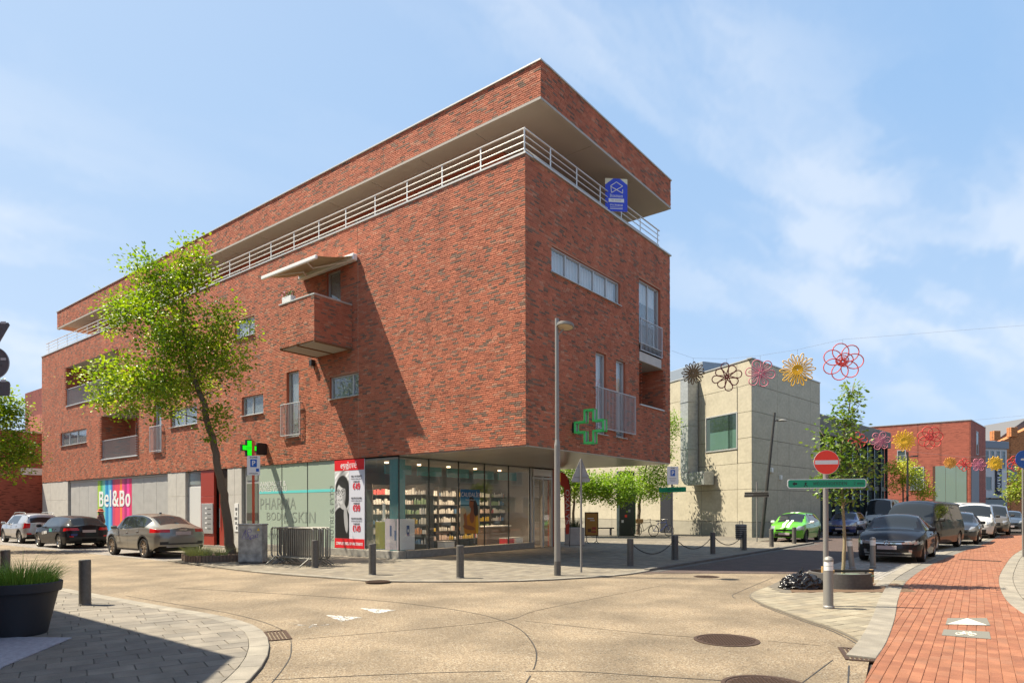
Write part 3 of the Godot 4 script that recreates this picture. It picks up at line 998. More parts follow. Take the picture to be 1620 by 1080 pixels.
func build_main() -> void:
	building_materials()
	make_brick_meshes()
	var H = thing("apartment_building", "large red brick corner apartment block with overhanging flat roof above a glass pharmacy", "building", CORNER, BEARING)
	# openings on the lit face: a0, a1, y0, y1
	var lit = [[14.01, 15.55, 8.95, 9.74], [13.37, 15.0, 5.62, 6.42], [10.91, 11.71, 4.50, 7.05], [7.33, 8.98, 5.69, 6.51], [8.33, 9.14, 8.2, 10.36], [31.98, 36.13, 5.64, 6.46], [25.13, 29.80, 4.49, 6.95], [27.55, 35.15, 8.0, 10.4], [22.45, 23.25, 4.55, 7.0], [18.87, 21.48, 5.65, 6.49]]
	var lh = []
	for o in lit: lh.append([LONG - o[1], LONG - o[0], o[2], o[3]])
	var dark = [[1.30, 5.48, 8.72, 9.51], [6.92, 8.72, 7.43, 10.12], [6.92, 8.95, 5.47, 7.08], [3.84, 4.52, 4.15, 6.85], [5.20, 5.87, 4.15, 6.83]]
	var wm = MB.new()
	holed(wm, left_T(LONG, 0), LONG, BOTTOM, TOP, lh, -0.012, 0.2)
	holed(wm, right_T(0, 0), WIDE, BOTTOM, TOP, dark, -0.012, 0.2)
	# far ends and back
	wm.quad(Vector3(WIDE, 0, -5.3), Vector3(WIDE, 0, -LONG), Vector3(WIDE, BOTTOM, -LONG), Vector3(WIDE, BOTTOM, -5.3))
	wm.quad(Vector3(WIDE, BOTTOM, -0.02), Vector3(WIDE, BOTTOM, -LONG), Vector3(WIDE, TOP, -LONG), Vector3(WIDE, TOP, -0.02))
	wm.quad(Vector3(0.02, 0, -LONG), Vector3(WIDE, 0, -LONG), Vector3(WIDE, TOP, -LONG), Vector3(0.02, TOP, -LONG))
	wm.quad(Vector3(0.02, 11.25, -0.02), Vector3(WIDE, 11.25, -0.02), Vector3(WIDE, 11.25, -LONG), Vector3(0.02, 11.25, -LONG))
	wm.quad(Vector3(0.25, 11.25, -LONG), Vector3(0.25, 11.25, -0.25), Vector3(0.25, TOP, -0.25), Vector3(0.25, TOP, -LONG))
	wm.quad(Vector3(0.25, 11.25, -0.25), Vector3(WIDE, 11.25, -0.25), Vector3(WIDE, TOP, -0.25), Vector3(0.25, TOP, -0.25))
	var wall = mpart(H, "wall", wm, mats["mortar"])
	var lb = lh.duplicate()
	lb.append([LONG - 7.37, LONG - 7.352, 0, 20])
	lay_bricks(Vector3(0, 0, -LONG), Vector3(0, 0, 1), Vector3(-1, 0, 0), LONG, BOTTOM, TOP, lb)
	var rb = dark.duplicate()
	lay_bricks(Vector3.ZERO, Vector3(1, 0, 0), Vector3(0, 0, 1), WIDE, BOTTOM, TOP, rb)

	# windows of the lit face
	var wins = [[0, [0.62], 0.8], [1, [0.45], 0.0], [3, [0.76], 0.0], [5, [0.30, 0.62], 0.25], [9, [0.5], 0.4]]
	for w in wins:
		var o: Array = lit[w[0]]
		window(H, left_T(o[1], o[2]), o[1] - o[0], o[3] - o[2], w[1], 0.12, w[2], "window", w[2] > 0.0)
	for k in [2, 8]:
		var o: Array = lit[k]
		window(H, left_T(o[1], o[2]), o[1] - o[0], o[3] - o[2], [], 0.14, 0.9)
		balustrade(H, left_T(o[1] + 0.25, o[2]), o[1] - o[0] + 0.5, 1.30, 0.10, 0.11)
	# balcony door
	var bd: Array = lit[4]
	window(H, left_T(bd[1], bd[2]), bd[1] - bd[0], bd[3] - bd[2], [], 0.12, 0.0, "balcony_door", false)
	boxp(H, "painted_dark_sheet", Vector3(0.20, (bd[2] + bd[3]) * 0.5, -(bd[0] + bd[1]) * 0.5), Vector3(0.02, bd[3] - bd[2], bd[1] - bd[0]), mats["dark frame"])  # black sheet behind the pane, paints in the darkness of the room
	# loggias
	for k in [6, 7]:
		var o: Array = lit[k]
		loggia(H, left_T(o[1], o[2]), o[1] - o[0], o[3] - o[2], 1.5)
		balustrade(H, left_T(o[1] - 0.03, o[2]), o[1] - o[0] - 0.06, 1.10, -0.06, 0.115)
	# windows of the shaded face
	window(H, right_T(1.30, 8.72), 4.18, 0.79, [0.2, 0.4, 0.6, 0.8], 0.10, 0.75)
	window(H, right_T(6.92, 7.75), 1.80, 2.37, [0.5], 0.14, 0.3)
	balustrade(H, right_T(6.92, 7.42), 1.80, 1.22, 0.06, 0.115)
	var slab = MB.new()
	slab.box(Vector3(7.82, 7.255, -0.75), Vector3(1.80, 0.345, 1.55), 0.01)
	mpart(H, "balcony_slab", slab, mats["panel concrete"])
	loggia(H, right_T(6.92, 5.47), 2.03, 1.61, 1.6)
	for o in [[3.84, 0.68, 2.70], [5.20, 0.67, 2.68]]:
		window(H, right_T(o[0], 4.15), o[1], o[2], [], 0.12, 0.85)
	balustrade(H, right_T(3.74, 4.27), 1.36, 1.40, 0.12, 0.10)
	balustrade(H, right_T(5.14, 4.27), 1.25, 1.40, 0.12, 0.10)

	# copings and terrace railing
	var cp = MB.new()
	cp.box(Vector3(0.15, TOP + 0.03, -LONG * 0.5), Vector3(0.36, 0.06, LONG + 0.06), 0.006)
	cp.box(Vector3(WIDE * 0.5 + 0.18, TOP + 0.03, -0.12), Vector3(WIDE - 0.30, 0.058, 0.36), 0.006)
	mpart(H, "coping", cp, mats["coping metal"])
	var rl = MB.new()
	for y in [11.92, 12.11, 12.30]:
		rl.tube(Vector3(0.12, y, -0.12), Vector3(0.12, y, -39.0), 0.016, -1, 6)
		rl.tube(Vector3(0.12, y, -0.12), Vector3(8.85, y, -0.12), 0.016, -1, 6)
	rl.box(Vector3(0.12, 12.49, -19.56), Vector3(0.05, 0.03, 38.94), 0.004)
	rl.box(Vector3(4.52, 12.49, -0.12), Vector3(8.72, 0.029, 0.05), 0.004)
	var rail = mpart(H, "railing", rl, mats["rail steel"])
	var pm = MB.new()
	pm.box(Vector3(0, 12.09, 0), Vector3(0.05, 0.78, 0.018), 0.003)
	var post = pm.mesh()
	part(rail, "post", post, mats["rail steel"], Transform3D(Basis(), Vector3(0.12, 0, -0.12)))
	for i in 24: part(rail, "post", post, mats["rail steel"], Transform3D(Basis(Vector3.UP, PI / 2), Vector3(0.12, 0, -1.76 - 1.60 * i)))
	for i in 6: part(rail, "post", post, mats["rail steel"], Transform3D(Basis(), Vector3(1.42 + 1.46 * i, 0, -0.12)))

	# set-back top floor
	var ph = MB.new()
	ph.box(Vector3(5.1, 12.3, -19.3), Vector3(6.4, 2.1, 34.0))
	mpart(H, "top_floor_wall", ph, mats["brick return"])
	for i in 9:
		window(H, Transform3D(Basis(Vector3(0, 0, 1), Vector3.UP, Vector3(-1, 0, 0)), Vector3(1.89, 11.4, -6.2 - 3.6 * i)), 2.2, 1.75, [0.5], -0.035, 0.3)
	# flat roof: brick band, soffit boards, coping
	var r0 = 13.34
	var r1 = 14.36
	var ra = -0.293
	var rA = 37.80
	var rb0 = 0.344
	var rb1 = 9.03
	var rf = MB.new()
	rf.box(Vector3((rb0 + rb1) * 0.5, (r0 + r1) * 0.5, -(ra + rA) * 0.5), Vector3(rb1 - rb0 - 0.026, r1 - r0, rA - ra - 0.026))
	var roof = mpart(H, "roof", rf, mats["mortar"])
	lay_bricks(Vector3(rb0, 0, -rA), Vector3(0, 0, 1), Vector3(-1, 0, 0), rA - ra, r0 + 0.02, r1, [[rA - 6.40, rA - 6.385, 0, 20], [rA - 22.4, rA - 22.385, 0, 20]])
	lay_bricks(Vector3(rb0, 0, -ra), Vector3(1, 0, 0), Vector3(0, 0, 1), rb1 - rb0, r0 + 0.02, r1, [])
	var rc = MB.new()
	rc.box(Vector3(rb0 + 0.14, r1 + 0.025, -(ra + rA) * 0.5), Vector3(0.36, 0.05, rA - ra + 0.06), 0.005)
	rc.box(Vector3((rb0 + rb1) * 0.5 + 0.16, r1 + 0.025, -ra - 0.14), Vector3(rb1 - rb0 - 0.28, 0.048, 0.36), 0.005)
	mpart(roof, "coping", rc, mats["coping metal"])
	var ed = MB.new()
	ed.box(Vector3(rb0 + 0.07, r0 - 0.025, -(ra + rA) * 0.5), Vector3(0.15, 0.08, rA - ra), 0.004)
	ed.box(Vector3((rb0 + rb1) * 0.5 + 0.07, r0 - 0.025, -ra - 0.07), Vector3(rb1 - rb0 - 0.15, 0.078, 0.15), 0.004)
	mpart(roof, "eaves_trim", ed, mats["soffit board"])
	var sb = MB.new()
	sb.box(Vector3(0, 0, 0), Vector3(2.86, 0.03, 2.44), 0.004)
	var sbm = sb.mesh()
	for i in 16:
		for j in 3:
			var x = rb0 + 0.15 + 1.44 + 2.875 * j
			var z = -ra - 0.16 - 1.23 - 2.455 * i
			if z - 1.2 < -rA: continue
			part(roof, "soffit_board", sbm, mats["soffit board"], Transform3D(Basis(), Vector3(x, r0 - 0.012, z)))

	# brick balcony with its board underside
	var ba0 = 7.66
	var ba1 = 9.72
	var bo = 1.58
	var by0 = 7.36
	var by1 = 8.88
	var bm = MB.new()
	bm.box(Vector3(-bo * 0.5, (by0 + by1) * 0.5, -(ba0 + ba1) * 0.5), Vector3(bo - 0.03, by1 - by0, ba1 - ba0 - 0.03))
	var balc = mpart(H, "balcony", bm, mats["mortar"])
	lay_bricks(Vector3(-bo, 0, -ba1), Vector3(0, 0, 1), Vector3(-1, 0, 0), ba1 - ba0, by0, by1, [])
	lay_bricks(Vector3(-bo, 0, -ba0), Vector3(1, 0, 0), Vector3(0, 0, 1), bo, by0, by1, [])
	var bc = MB.new()
	bc.box(Vector3(-bo * 0.5 - 0.01, by1 + 0.025, -ba0 - 0.10), Vector3(bo, 0.05, 0.24), 0.005)
	bc.box(Vector3(-bo + 0.10, by1 + 0.025, -(ba0 + ba1) * 0.5 - 0.12), Vector3(0.24, 0.048, ba1 - ba0 - 0.22), 0.005)
	mpart(balc, "coping", bc, mats["coping metal"])
	for j in 2:
		var um = MB.new()
		um.box(Vector3(-bo * 0.5, by0 - 0.02, -ba0 - 0.09 - 0.46 - 0.98 * j), Vector3(bo - 0.16, 0.03, 0.86), 0.004)
		mpart(balc, "underside_board", um, mats["soffit board"])
	var uf = MB.new()
	for z in [-ba0 - 0.04, -ba0 - 1.04, -ba1 + 0.04]:
		uf.box(Vector3(-bo * 0.5, by0 - 0.03, z), Vector3(bo - 0.03, 0.05, 0.06))
	mpart(balc, "underside_frame", uf, plain("rusty steel", lin(0.16, 0.075, 0.03), 0.8))
	var dr = MB.new()
	dr.box(Vector3(-0.09, 7.16, -9.92), Vector3(0.16, 0.22, 0.16), 0.01)
	mpart(H, "rainwater_hopper", dr, mats["dark frame"])

	ground_floor(H)
	flush_bricks(H, wall, mats["brick"])
	awning()
	flower_box()

func loggia(H: Node3D, T: Transform3D, w: float, h: float, d: float) -> void:
	var m = MB.new()
	m.X = T
	m.quad(Vector3(0, 0, -0.01), Vector3(0, 0, -d), Vector3(0, h, -d), Vector3(0, h, -0.01))
	m.quad(Vector3(w, 0, -d), Vector3(w, 0, -0.01), Vector3(w, h, -0.01), Vector3(w, h, -d))
	m.quad(Vector3(0, 0, -d), Vector3(w, 0, -d), Vector3(w, h, -d), Vector3(0, h, -d))
	var o = mpart(H, "loggia", m, mats["brick return"])
	var c = MB.new()
	c.X = T
	c.quad(Vector3(0, h, -d), Vector3(w, h, -d), Vector3(w, h, -0.01), Vector3(0, h, -0.01))
	c.quad(Vector3(0, 0, -0.01), Vector3(w, 0, -0.01), Vector3(w, 0, -d), Vector3(0, 0, -d))
	mpart(o, "ceiling", c, mats["soffit board"])
	var s = MB.new()
	s.X = T
	s.box(Vector3(w * 0.5, 0.015, -0.10), Vector3(w, 0.05, 0.30), 0.004)
	mpart(o, "sill", s, mats["sill metal"])
	# brick courses on the return that faces the street
	var n = int(h / COURSE)
	for r in n:
		var x = -0.1 if r % 2 else 0.0
		while x < d:
			var L = minf(STEP, d - x)
			if L > 0.05:
				brick_near.append([Transform3D((T.basis * Basis(Vector3(0, 0, -1), Vector3.UP, Vector3(1, 0, 0))).scaled_local(Vector3((L - 0.011) / 0.21, 1, 1)), T * Vector3(0.012, (r + 0.5) * COURSE, -x - L * 0.5)), brick_tone()])
				brick_near.append([Transform3D((T.basis * Basis(Vector3(0, 0, 1), Vector3.UP, Vector3(-1, 0, 0))).scaled_local(Vector3((L - 0.011) / 0.21, 1, 1)), T * Vector3(w - 0.012, (r + 0.5) * COURSE, -x - L * 0.5)), brick_tone()])
			x += STEP
	var wm = MB.new()
	wm.X = T
	wm.box(Vector3(w * 0.5, h * 0.46, -d + 0.03), Vector3(w * 0.62, h * 0.86, 0.05), 0.006)
	mpart(o, "door_frame", wm, mats["window aluminium"])
	var gm = MB.new()
	gm.X = T
	for k in 2:
		gm.box(Vector3(w * (0.355 + 0.29 * k), h * 0.46, -d + 0.06), Vector3(w * 0.27, h * 0.78, 0.012))
	mpart(o, "door_pane", gm, plain("dark pane", lin(0.03, 0.035, 0.04), 0.05))

func awning_point(s: float, q: float) -> Vector3:
	return Vector3(lerpf(-0.18, -1.68, q), lerpf(10.53, 10.07, q) - 0.05 * sin(PI * q), -lerpf(7.38, 10.58, s))

func awning() -> void:
	var t = thing("awning", "cream folding-arm awning with white cassette above the brick balcony", "awning", CORNER, BEARING)
	var white = plain("awning white", lin(0.74, 0.73, 0.70), 0.4)
	var a0 = 7.34
	var a1 = 10.62
	var c = MB.new()
	c.box(Vector3(-0.11, 10.50, -(a0 + a1) * 0.5), Vector3(0.20, 0.24, a1 - a0), 0.03)
	mpart(t, "cassette", c, white)
	var f = MB.new()
	f.box(Vector3(-1.70, 10.02, -(a0 + a1) * 0.5), Vector3(0.09, 0.13, a1 - a0), 0.02)
	mpart(t, "front_bar", f, white)
	var m = MB.new()
	var n = 14
	for i in n:
		for j in 8:
			m.quad(awning_point(float(i) / n, j / 8.0), awning_point(float(i + 1) / n, j / 8.0), awning_point(float(i + 1) / n, (j + 1) / 8.0), awning_point(float(i) / n, (j + 1) / 8.0))
	var cl = worn("awning cloth", lin(0.46, 0.37, 0.25), 0.9, texs["fine"], 0.3)
	cl.backlight_enabled = true
	cl.backlight = Color(0.16, 0.14, 0.1)
	mpart(t, "cloth", m, cl)
	for s in [[a0 + 0.5, a0 + 1.35], [a1 - 0.5, a1 - 1.35]]:
		var am = MB.new()
		am.tube(Vector3(-0.16, 10.42, -s[0]), Vector3(-0.9, 10.18, -s[1]), 0.028)
		am.tube(Vector3(-0.9, 10.18, -s[1]), Vector3(-1.66, 9.99, -s[0] - (0.1 if s[0] < 9 else -0.1)), 0.024)
		mpart(t, "arm", am, white)

func flower_box() -> void:
	var t = thing("flower_box", "white box of pink flowers on the coping of the brick balcony", "flower box", CORNER, BEARING)
	var b = MB.new()
	b.box(Vector3(-1.48, 9.04, -9.28), Vector3(0.2, 0.2, 0.55), 0.015)
	mpart(t, "box", b, mats["white plate"])
	var g = MB.new()
	var pk = MB.new()
	for i in 260:
		var p = Vector3(-1.48 + rng.randf_range(-0.13, 0.13), 9.14 + rng.randf_range(0, 0.16), -9.28 + rng.randf_range(-0.3, 0.3))
		var d = Vector3(rng.randf_range(-1, 1), rng.randf_range(0.2, 1), rng.randf_range(-1, 1)).normalized() * 0.045
		var e = d.cross(Vector3(rng.randf_range(-1, 1), 1, rng.randf_range(-1, 1))).normalized() * 0.02
		(pk if i % 4 == 0 else g).quad(p, p + d * 0.5 + e, p + d, p + d * 0.5 - e)
	mpart(t, "leaves", g, plain("leaf mid", lin(0.12, 0.22, 0.04), 0.6))
	mpart(t, "blossoms", pk, plain("pink petal", lin(0.62, 0.16, 0.30), 0.6))

# ---------------------------------------------------------------- ground floor
func lit_box(host: Node, called: String, a0: float, a1: float, y0: float, y1: float, z0: float, z1: float, material: Material, bev := 0.006) -> MeshInstance3D:
	# a box on the lit facade; z is outwards of the facade plane
	var m = MB.new()
	m.box(Vector3(-(z0 + z1) * 0.5, (y0 + y1) * 0.5, -(a0 + a1) * 0.5), Vector3(absf(z1 - z0), y1 - y0, a1 - a0), bev)
	return mpart(host, called, m, material)

func ground_floor(H: Node3D) -> void:
	var conc: Material = mats["panel concrete"]
	var y1 = BOTTOM - 0.004
	# inner wall behind everything, ceiling and soffit
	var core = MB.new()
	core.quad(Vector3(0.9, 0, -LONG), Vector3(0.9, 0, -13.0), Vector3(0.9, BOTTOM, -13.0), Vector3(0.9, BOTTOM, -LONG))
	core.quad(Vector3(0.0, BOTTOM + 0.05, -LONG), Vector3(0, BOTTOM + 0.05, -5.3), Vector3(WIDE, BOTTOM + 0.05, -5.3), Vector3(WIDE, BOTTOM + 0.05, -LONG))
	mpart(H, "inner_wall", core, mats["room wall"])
	var sf = MB.new()
	sf.box(Vector3(0, 0, 0), Vector3(1.585, 0.04, 5.25), 0.006)
	var sfm = sf.mesh()
	for i in 6:
		part(H, "soffit_panel", sfm, mats["soffit metal"], Transform3D(Basis(), Vector3(0.82 + 1.59 * i, BOTTOM - 0.018, -2.64)))
	# concrete facing slabs in three courses
	for z in [[34.98, 39.47, 3], [20.03, 21.82, 2], [15.07, 16.22, 2]]:
		for k in 3:
			var cols: int = z[2]
			for c in cols:
				var w: float = (z[1] - z[0]) / cols
				lit_box(H, "concrete_slab", z[0] + w * c + 0.004, z[0] + w * (c + 1) - 0.004, 0.02 + k * 1.152 + 0.004, 0.02 + (k + 1) * 1.152 - 0.004, -0.20, -0.02, conc)
	# closed shop front: printed and plain boards
	var plainb = worn("shop board", lin(0.58, 0.57, 0.54), 0.6, texs["fine"], 1.0, texs["soft"], 4.0)
	lit_box(H, "shadow_gap", 34.78, 34.98, 0.02, y1, -0.35, -0.2, mats["dark frame"])
	for i in 6:
		var w = (34.78 - 30.69) / 3.0 if i < 3 else (26.14 - 21.82) / 3.0
		var a0 = 30.69 + w * i if i < 3 else 21.82 + w * (i - 3)
		lit_box(H, "shop_board", a0 + 0.006, a0 + w - 0.006, 0.05, y1 - 0.1, -0.24, -0.12, plainb)
	lit_box(H, "shop_fascia", 21.82, 34.78, y1 - 0.1, y1, -0.24, -0.08, plainb)
	rainbow_board(H)
	# grey service door
	lit_box(H, "door_frame", 18.66, 20.03, 0.02, y1, -0.30, -0.16, mats["window aluminium"])
	lit_box(H, "service_door", 18.78, 19.93, 0.06, 2.75, -0.16, -0.13, mats["door grey"])
	lit_box(H, "fanlight", 18.82, 19.88, 2.85, 3.40, -0.16, -0.14, plain("fanlight pane", lin(0.22, 0.25, 0.24), 0.1))
	# red entrance
	var red: Material = mats["red lacquer"]
	lit_box(H, "entrance_panel", 17.42, 18.60, 0.02, 2.28, -0.16, -0.04, red)
	lit_box(H, "entrance_panel", 17.42, 18.60, 2.29, y1, -0.16, -0.04, red)
	lit_box(H, "entrance_side", 17.06, 17.42, 0.02, y1, -0.55, -0.5, red)
	var dr = lit_box(H, "entrance_door", 16.24, 17.06, 0.08, 2.45, -0.16, -0.10, red)
	var hd = MB.new()
	hd.tube(Vector3(0.06, 0.9, -16.95), Vector3(0.06, 1.75, -16.95), 0.016)
	mpart(dr, "handle", hd, mats["galvanised"])
	lit_box(H, "entrance_head", 16.22, 17.06, 2.47, y1, -0.2, -0.12, plain("dark glazing", lin(0.05, 0.045, 0.04), 0.1))
	lit_box(H, "door_step", 16.22, 18.60, 0.02, 0.10, -0.5, -0.02, mats["blue stone"])
	var lbx = lit_box(H, "letterbox_panel", 17.46, 18.48, 0.62, 1.97, -0.04, 0.0, mats["brushed plate"])
	for i in 5:
		var yy = 1.72 - 0.22 * i
		lit_box(lbx, "name_plate", 17.98, 18.14, yy, yy + 0.07, 0.0, 0.006, mats["white plate"])
		lit_box(lbx, "letter_slot", 17.62, 17.92, yy - 0.01, yy + 0.012, 0.0, 0.006, mats["dark frame"])
	var ps = lit_box(H, "wall_poster", 15.32, 15.62, 0.75, 1.95, -0.02, 0.0, mats["white plate"], 0.002)
	for i in 5:
		lit_box(ps, "print", 15.37 + 0.05 * (i % 2), 15.50 + 0.05 * (i % 3), 0.85 + 0.2 * i, 0.97 + 0.2 * i, 0.0, 0.003, plain("grey print", lin(0.12, 0.12, 0.12), 0.6), 0.0)
	# pharmacy side door
	lit_box(H, "door_frame", 13.77, 14.97, 0.05, y1, -0.22, -0.12, mats["window aluminium"])
	var gd = lit_box(H, "glass_door", 13.95, 14.80, 0.25, 2.78, -0.12, -0.10, plain("door pane", lin(0.16, 0.18, 0.15), 0.08))
	lit_box(gd, "door_bar", 13.95, 14.80, 1.25, 1.55, -0.10, -0.094, plain("brown bar", lin(0.06, 0.05, 0.04), 0.5), 0.0)
	lit_box(H, "fanlight", 13.95, 14.80, 2.9, 3.40, -0.12, -0.10, plain("fanlight pane", lin(0.22, 0.25, 0.24), 0.1))
	# stone plinth
	lit_box(H, "plinth", 5.28, 13.75, 0.02, 0.28, -0.35, 0.0, mats["blue stone"], 0.012)
	var pl2 = MB.new()
	pl2.box(Vector3(4.02, 0.15, -5.46), Vector3(7.30, 0.258, 0.34), 0.012)
	mpart(H, "plinth", pl2, mats["blue stone"])
	# frosted panes with lettering
	var fz = [13.75, 12.114, 10.411, 8.714]
	for i in 3:
		lit_box(H, "green_pane", fz[i + 1] + 0.012, fz[i] - 0.012, 0.29, y1, -0.06, -0.045, mats["frosted film"], 0.0)
		lit_box(H, "mullion", fz[i + 1] - 0.014, fz[i + 1] + 0.014, 0.29, y1, -0.1, -0.035, mats["dark frame"], 0.0)
	lit_box(H, "teal_band", 8.73, 13.74, 2.33, 2.43, -0.045, -0.041, plain("turquoise vinyl", lin(0.14, 0.62, 0.60), 0.4), 0.0)
	var wv = plain("white vinyl", lin(0.78, 0.79, 0.76), 0.5)
	var gv = plain("grey vinyl", lin(0.255, 0.295, 0.25), 0.5)
	front_text(H, "AANDACHT &", 12.75, 2.72, 0.19, wv, 1.85)
	front_text(H, "ADVIES VOOR U", 12.75, 2.50, 0.19, wv, 1.95)
	front_text(H, "PHARMA", 12.45, 1.92, 0.44, gv, 2.5)
	front_text(H, "BODY", 12.55, 1.42, 0.30, gv, 1.35)
	front_text(H, "EN", 11.85, 1.20, 0.12, gv, 0.22)
	front_text(H, "&", 11.88, 1.42, 0.2, gv, 0.16)
	front_text(H, "SKIN", 10.65, 1.38, 0.40, gv, 1.5)
	front_text(H, "PHYTO", 12.9, 0.62, 0.22, gv, 1.0)
	text(H, "lettering", "NUTRI & FYTO", 0.2, gv, left_T(8.92, 1.55) * Transform3D(Basis(Vector3(0, 0, 1), PI / 2), Vector3(0, 0, -0.040)), false, false, 2.0, 0.004)
	glasses_poster()
	shop_front(H)

func front_text(H: Node3D, s: String, a_mid: float, y: float, hh: float, mt: Material, wdt: float, bold := false) -> void:
	text(H, "lettering", s, hh, mt, left_T(a_mid, y) * Transform3D(Basis(), Vector3(0, 0, -0.040)), bold, false, wdt, 0.004)

func poster_text(t: Node3D, T: Transform3D, s: String, x: float, y: float, hh: float, mt: Material, wid: float, bold := true, serif := false) -> void:
	text(t, "lettering", s, hh, mt, T * Transform3D(Basis(), Vector3(x, y, -0.002)), bold, serif, wid, 0.003)

func tone(v: float) -> Color:
	return Color(v, v, v)

func rainbow_board(H: Node3D) -> void:
	# printed board: coloured stripes with a white shop name
	var cols = [Color(0.36, 0.55, 0.05), Color(0.23, 0.46, 0.04), Color(0.06, 0.36, 0.10), Color(0.10, 0.50, 0.28), Color(0.20, 0.56, 0.48), Color(0.03, 0.36, 0.62), Color(0.01, 0.22, 0.52), Color(0.12, 0.50, 0.75), Color(0.02, 0.30, 0.62), Color(0.16, 0.10, 0.36), Color(0.60, 0.05, 0.12), Color(0.76, 0.06, 0.10), Color(0.70, 0.04, 0.14), Color(0.82, 0.20, 0.04), Color(0.72, 0.05, 0.22), Color(0.42, 0.02, 0.16), Color(0.80, 0.05, 0.30), Color(0.70, 0.02, 0.12)]
	var wd = [2, 1, 1, 1, 2, 1, 2, 2, 1, 1, 2, 3, 1, 2, 2, 2, 2, 2]
	var img = Image.create(512, 8, false, Image.FORMAT_RGB8)
	var tot = 0.0
	for w in wd: tot += w
	var x = 0.0
	for i in wd.size():
		var x0 = int(x / tot * 512)
		x += wd[i]
		img.fill_rect(Rect2i(x0, 0, int(x / tot * 512) - x0 + 1, 8), (cols[i] as Color).linear_to_srgb())
	var m = plain("striped print", Color.WHITE, 0.5)
	m.albedo_texture = ImageTexture.create_from_image(img)
	var mb = MB.new()
	mb.X = left_T(30.69, 0)
	var w = 30.69 - 26.14
	mb.quad(Vector3(0.006, 0.05, -0.12), Vector3(w, 0.05, -0.12), Vector3(w, BOTTOM - 0.004, -0.12), Vector3(0.006, BOTTOM - 0.004, -0.12), [Vector2(0, 1), Vector2(1, 1), Vector2(1, 0), Vector2(0, 0)])
	var o = mpart(H, "striped_board", mb, m)
	tag(o, "rainbow striped shop board with a white name")
	text(o, "lettering", "Bel&Bo", 0.86, plain("white vinyl", lin(0.78, 0.79, 0.76), 0.5), left_T(28.4, 2.30) * Transform3D(Basis(), Vector3(0, 0, -0.11)), true, false, 4.15, 0.01)

func img_quad(host: Node, called: String, T: Transform3D, w: float, h: float, z: float, img: Image, rough := 0.5) -> MeshInstance3D:
	var m = StandardMaterial3D.new()
	m.resource_name = called
	m.albedo_texture = ImageTexture.create_from_image(img)
	m.roughness = rough
	var mb = MB.new()
	mb.X = T
	mb.quad(Vector3(0, 0, z), Vector3(w, 0, z), Vector3(w, h, z), Vector3(0, h, z), [Vector2(0, 1), Vector2(1, 1), Vector2(1, 0), Vector2(0, 0)])
	return mpart(host, called, mb, m)

func blob(img: Image, c: Vector2, r: Vector2, rot: float, col: Color, soft := 0.12, grain := 0.0) -> void:
	# c and r in parts of the picture's height
	var h = img.get_height()
	var w = img.get_width()
	var R = maxf(r.x, r.y) * 1.2
	for y in range(maxi(0, int((c.y - R) * h)), mini(h, int((c.y + R) * h) + 1)):
		for x in range(maxi(0, int((c.x - R) * h)), mini(w, int((c.x + R) * h) + 1)):
			var p = (Vector2(x, y) / h - c).rotated(-rot)
			var d = Vector2(p.x / r.x, p.y / r.y).length()
			var k = 1.0 - smoothstep(1.0 - soft, 1.0 + soft, d)
			if k <= 0.0: continue
			var g = col
			if grain > 0.0:
				var q = 1.0 + grain * sin(p.x * 260.0 + sin(p.y * 60.0) * 3.0)
				g = Color(clampf(col.r * q, 0, 1), clampf(col.g * q, 0, 1), clampf(col.b * q, 0, 1))
			img.set_pixel(x, y, img.get_pixel(x, y).lerp(g, k))

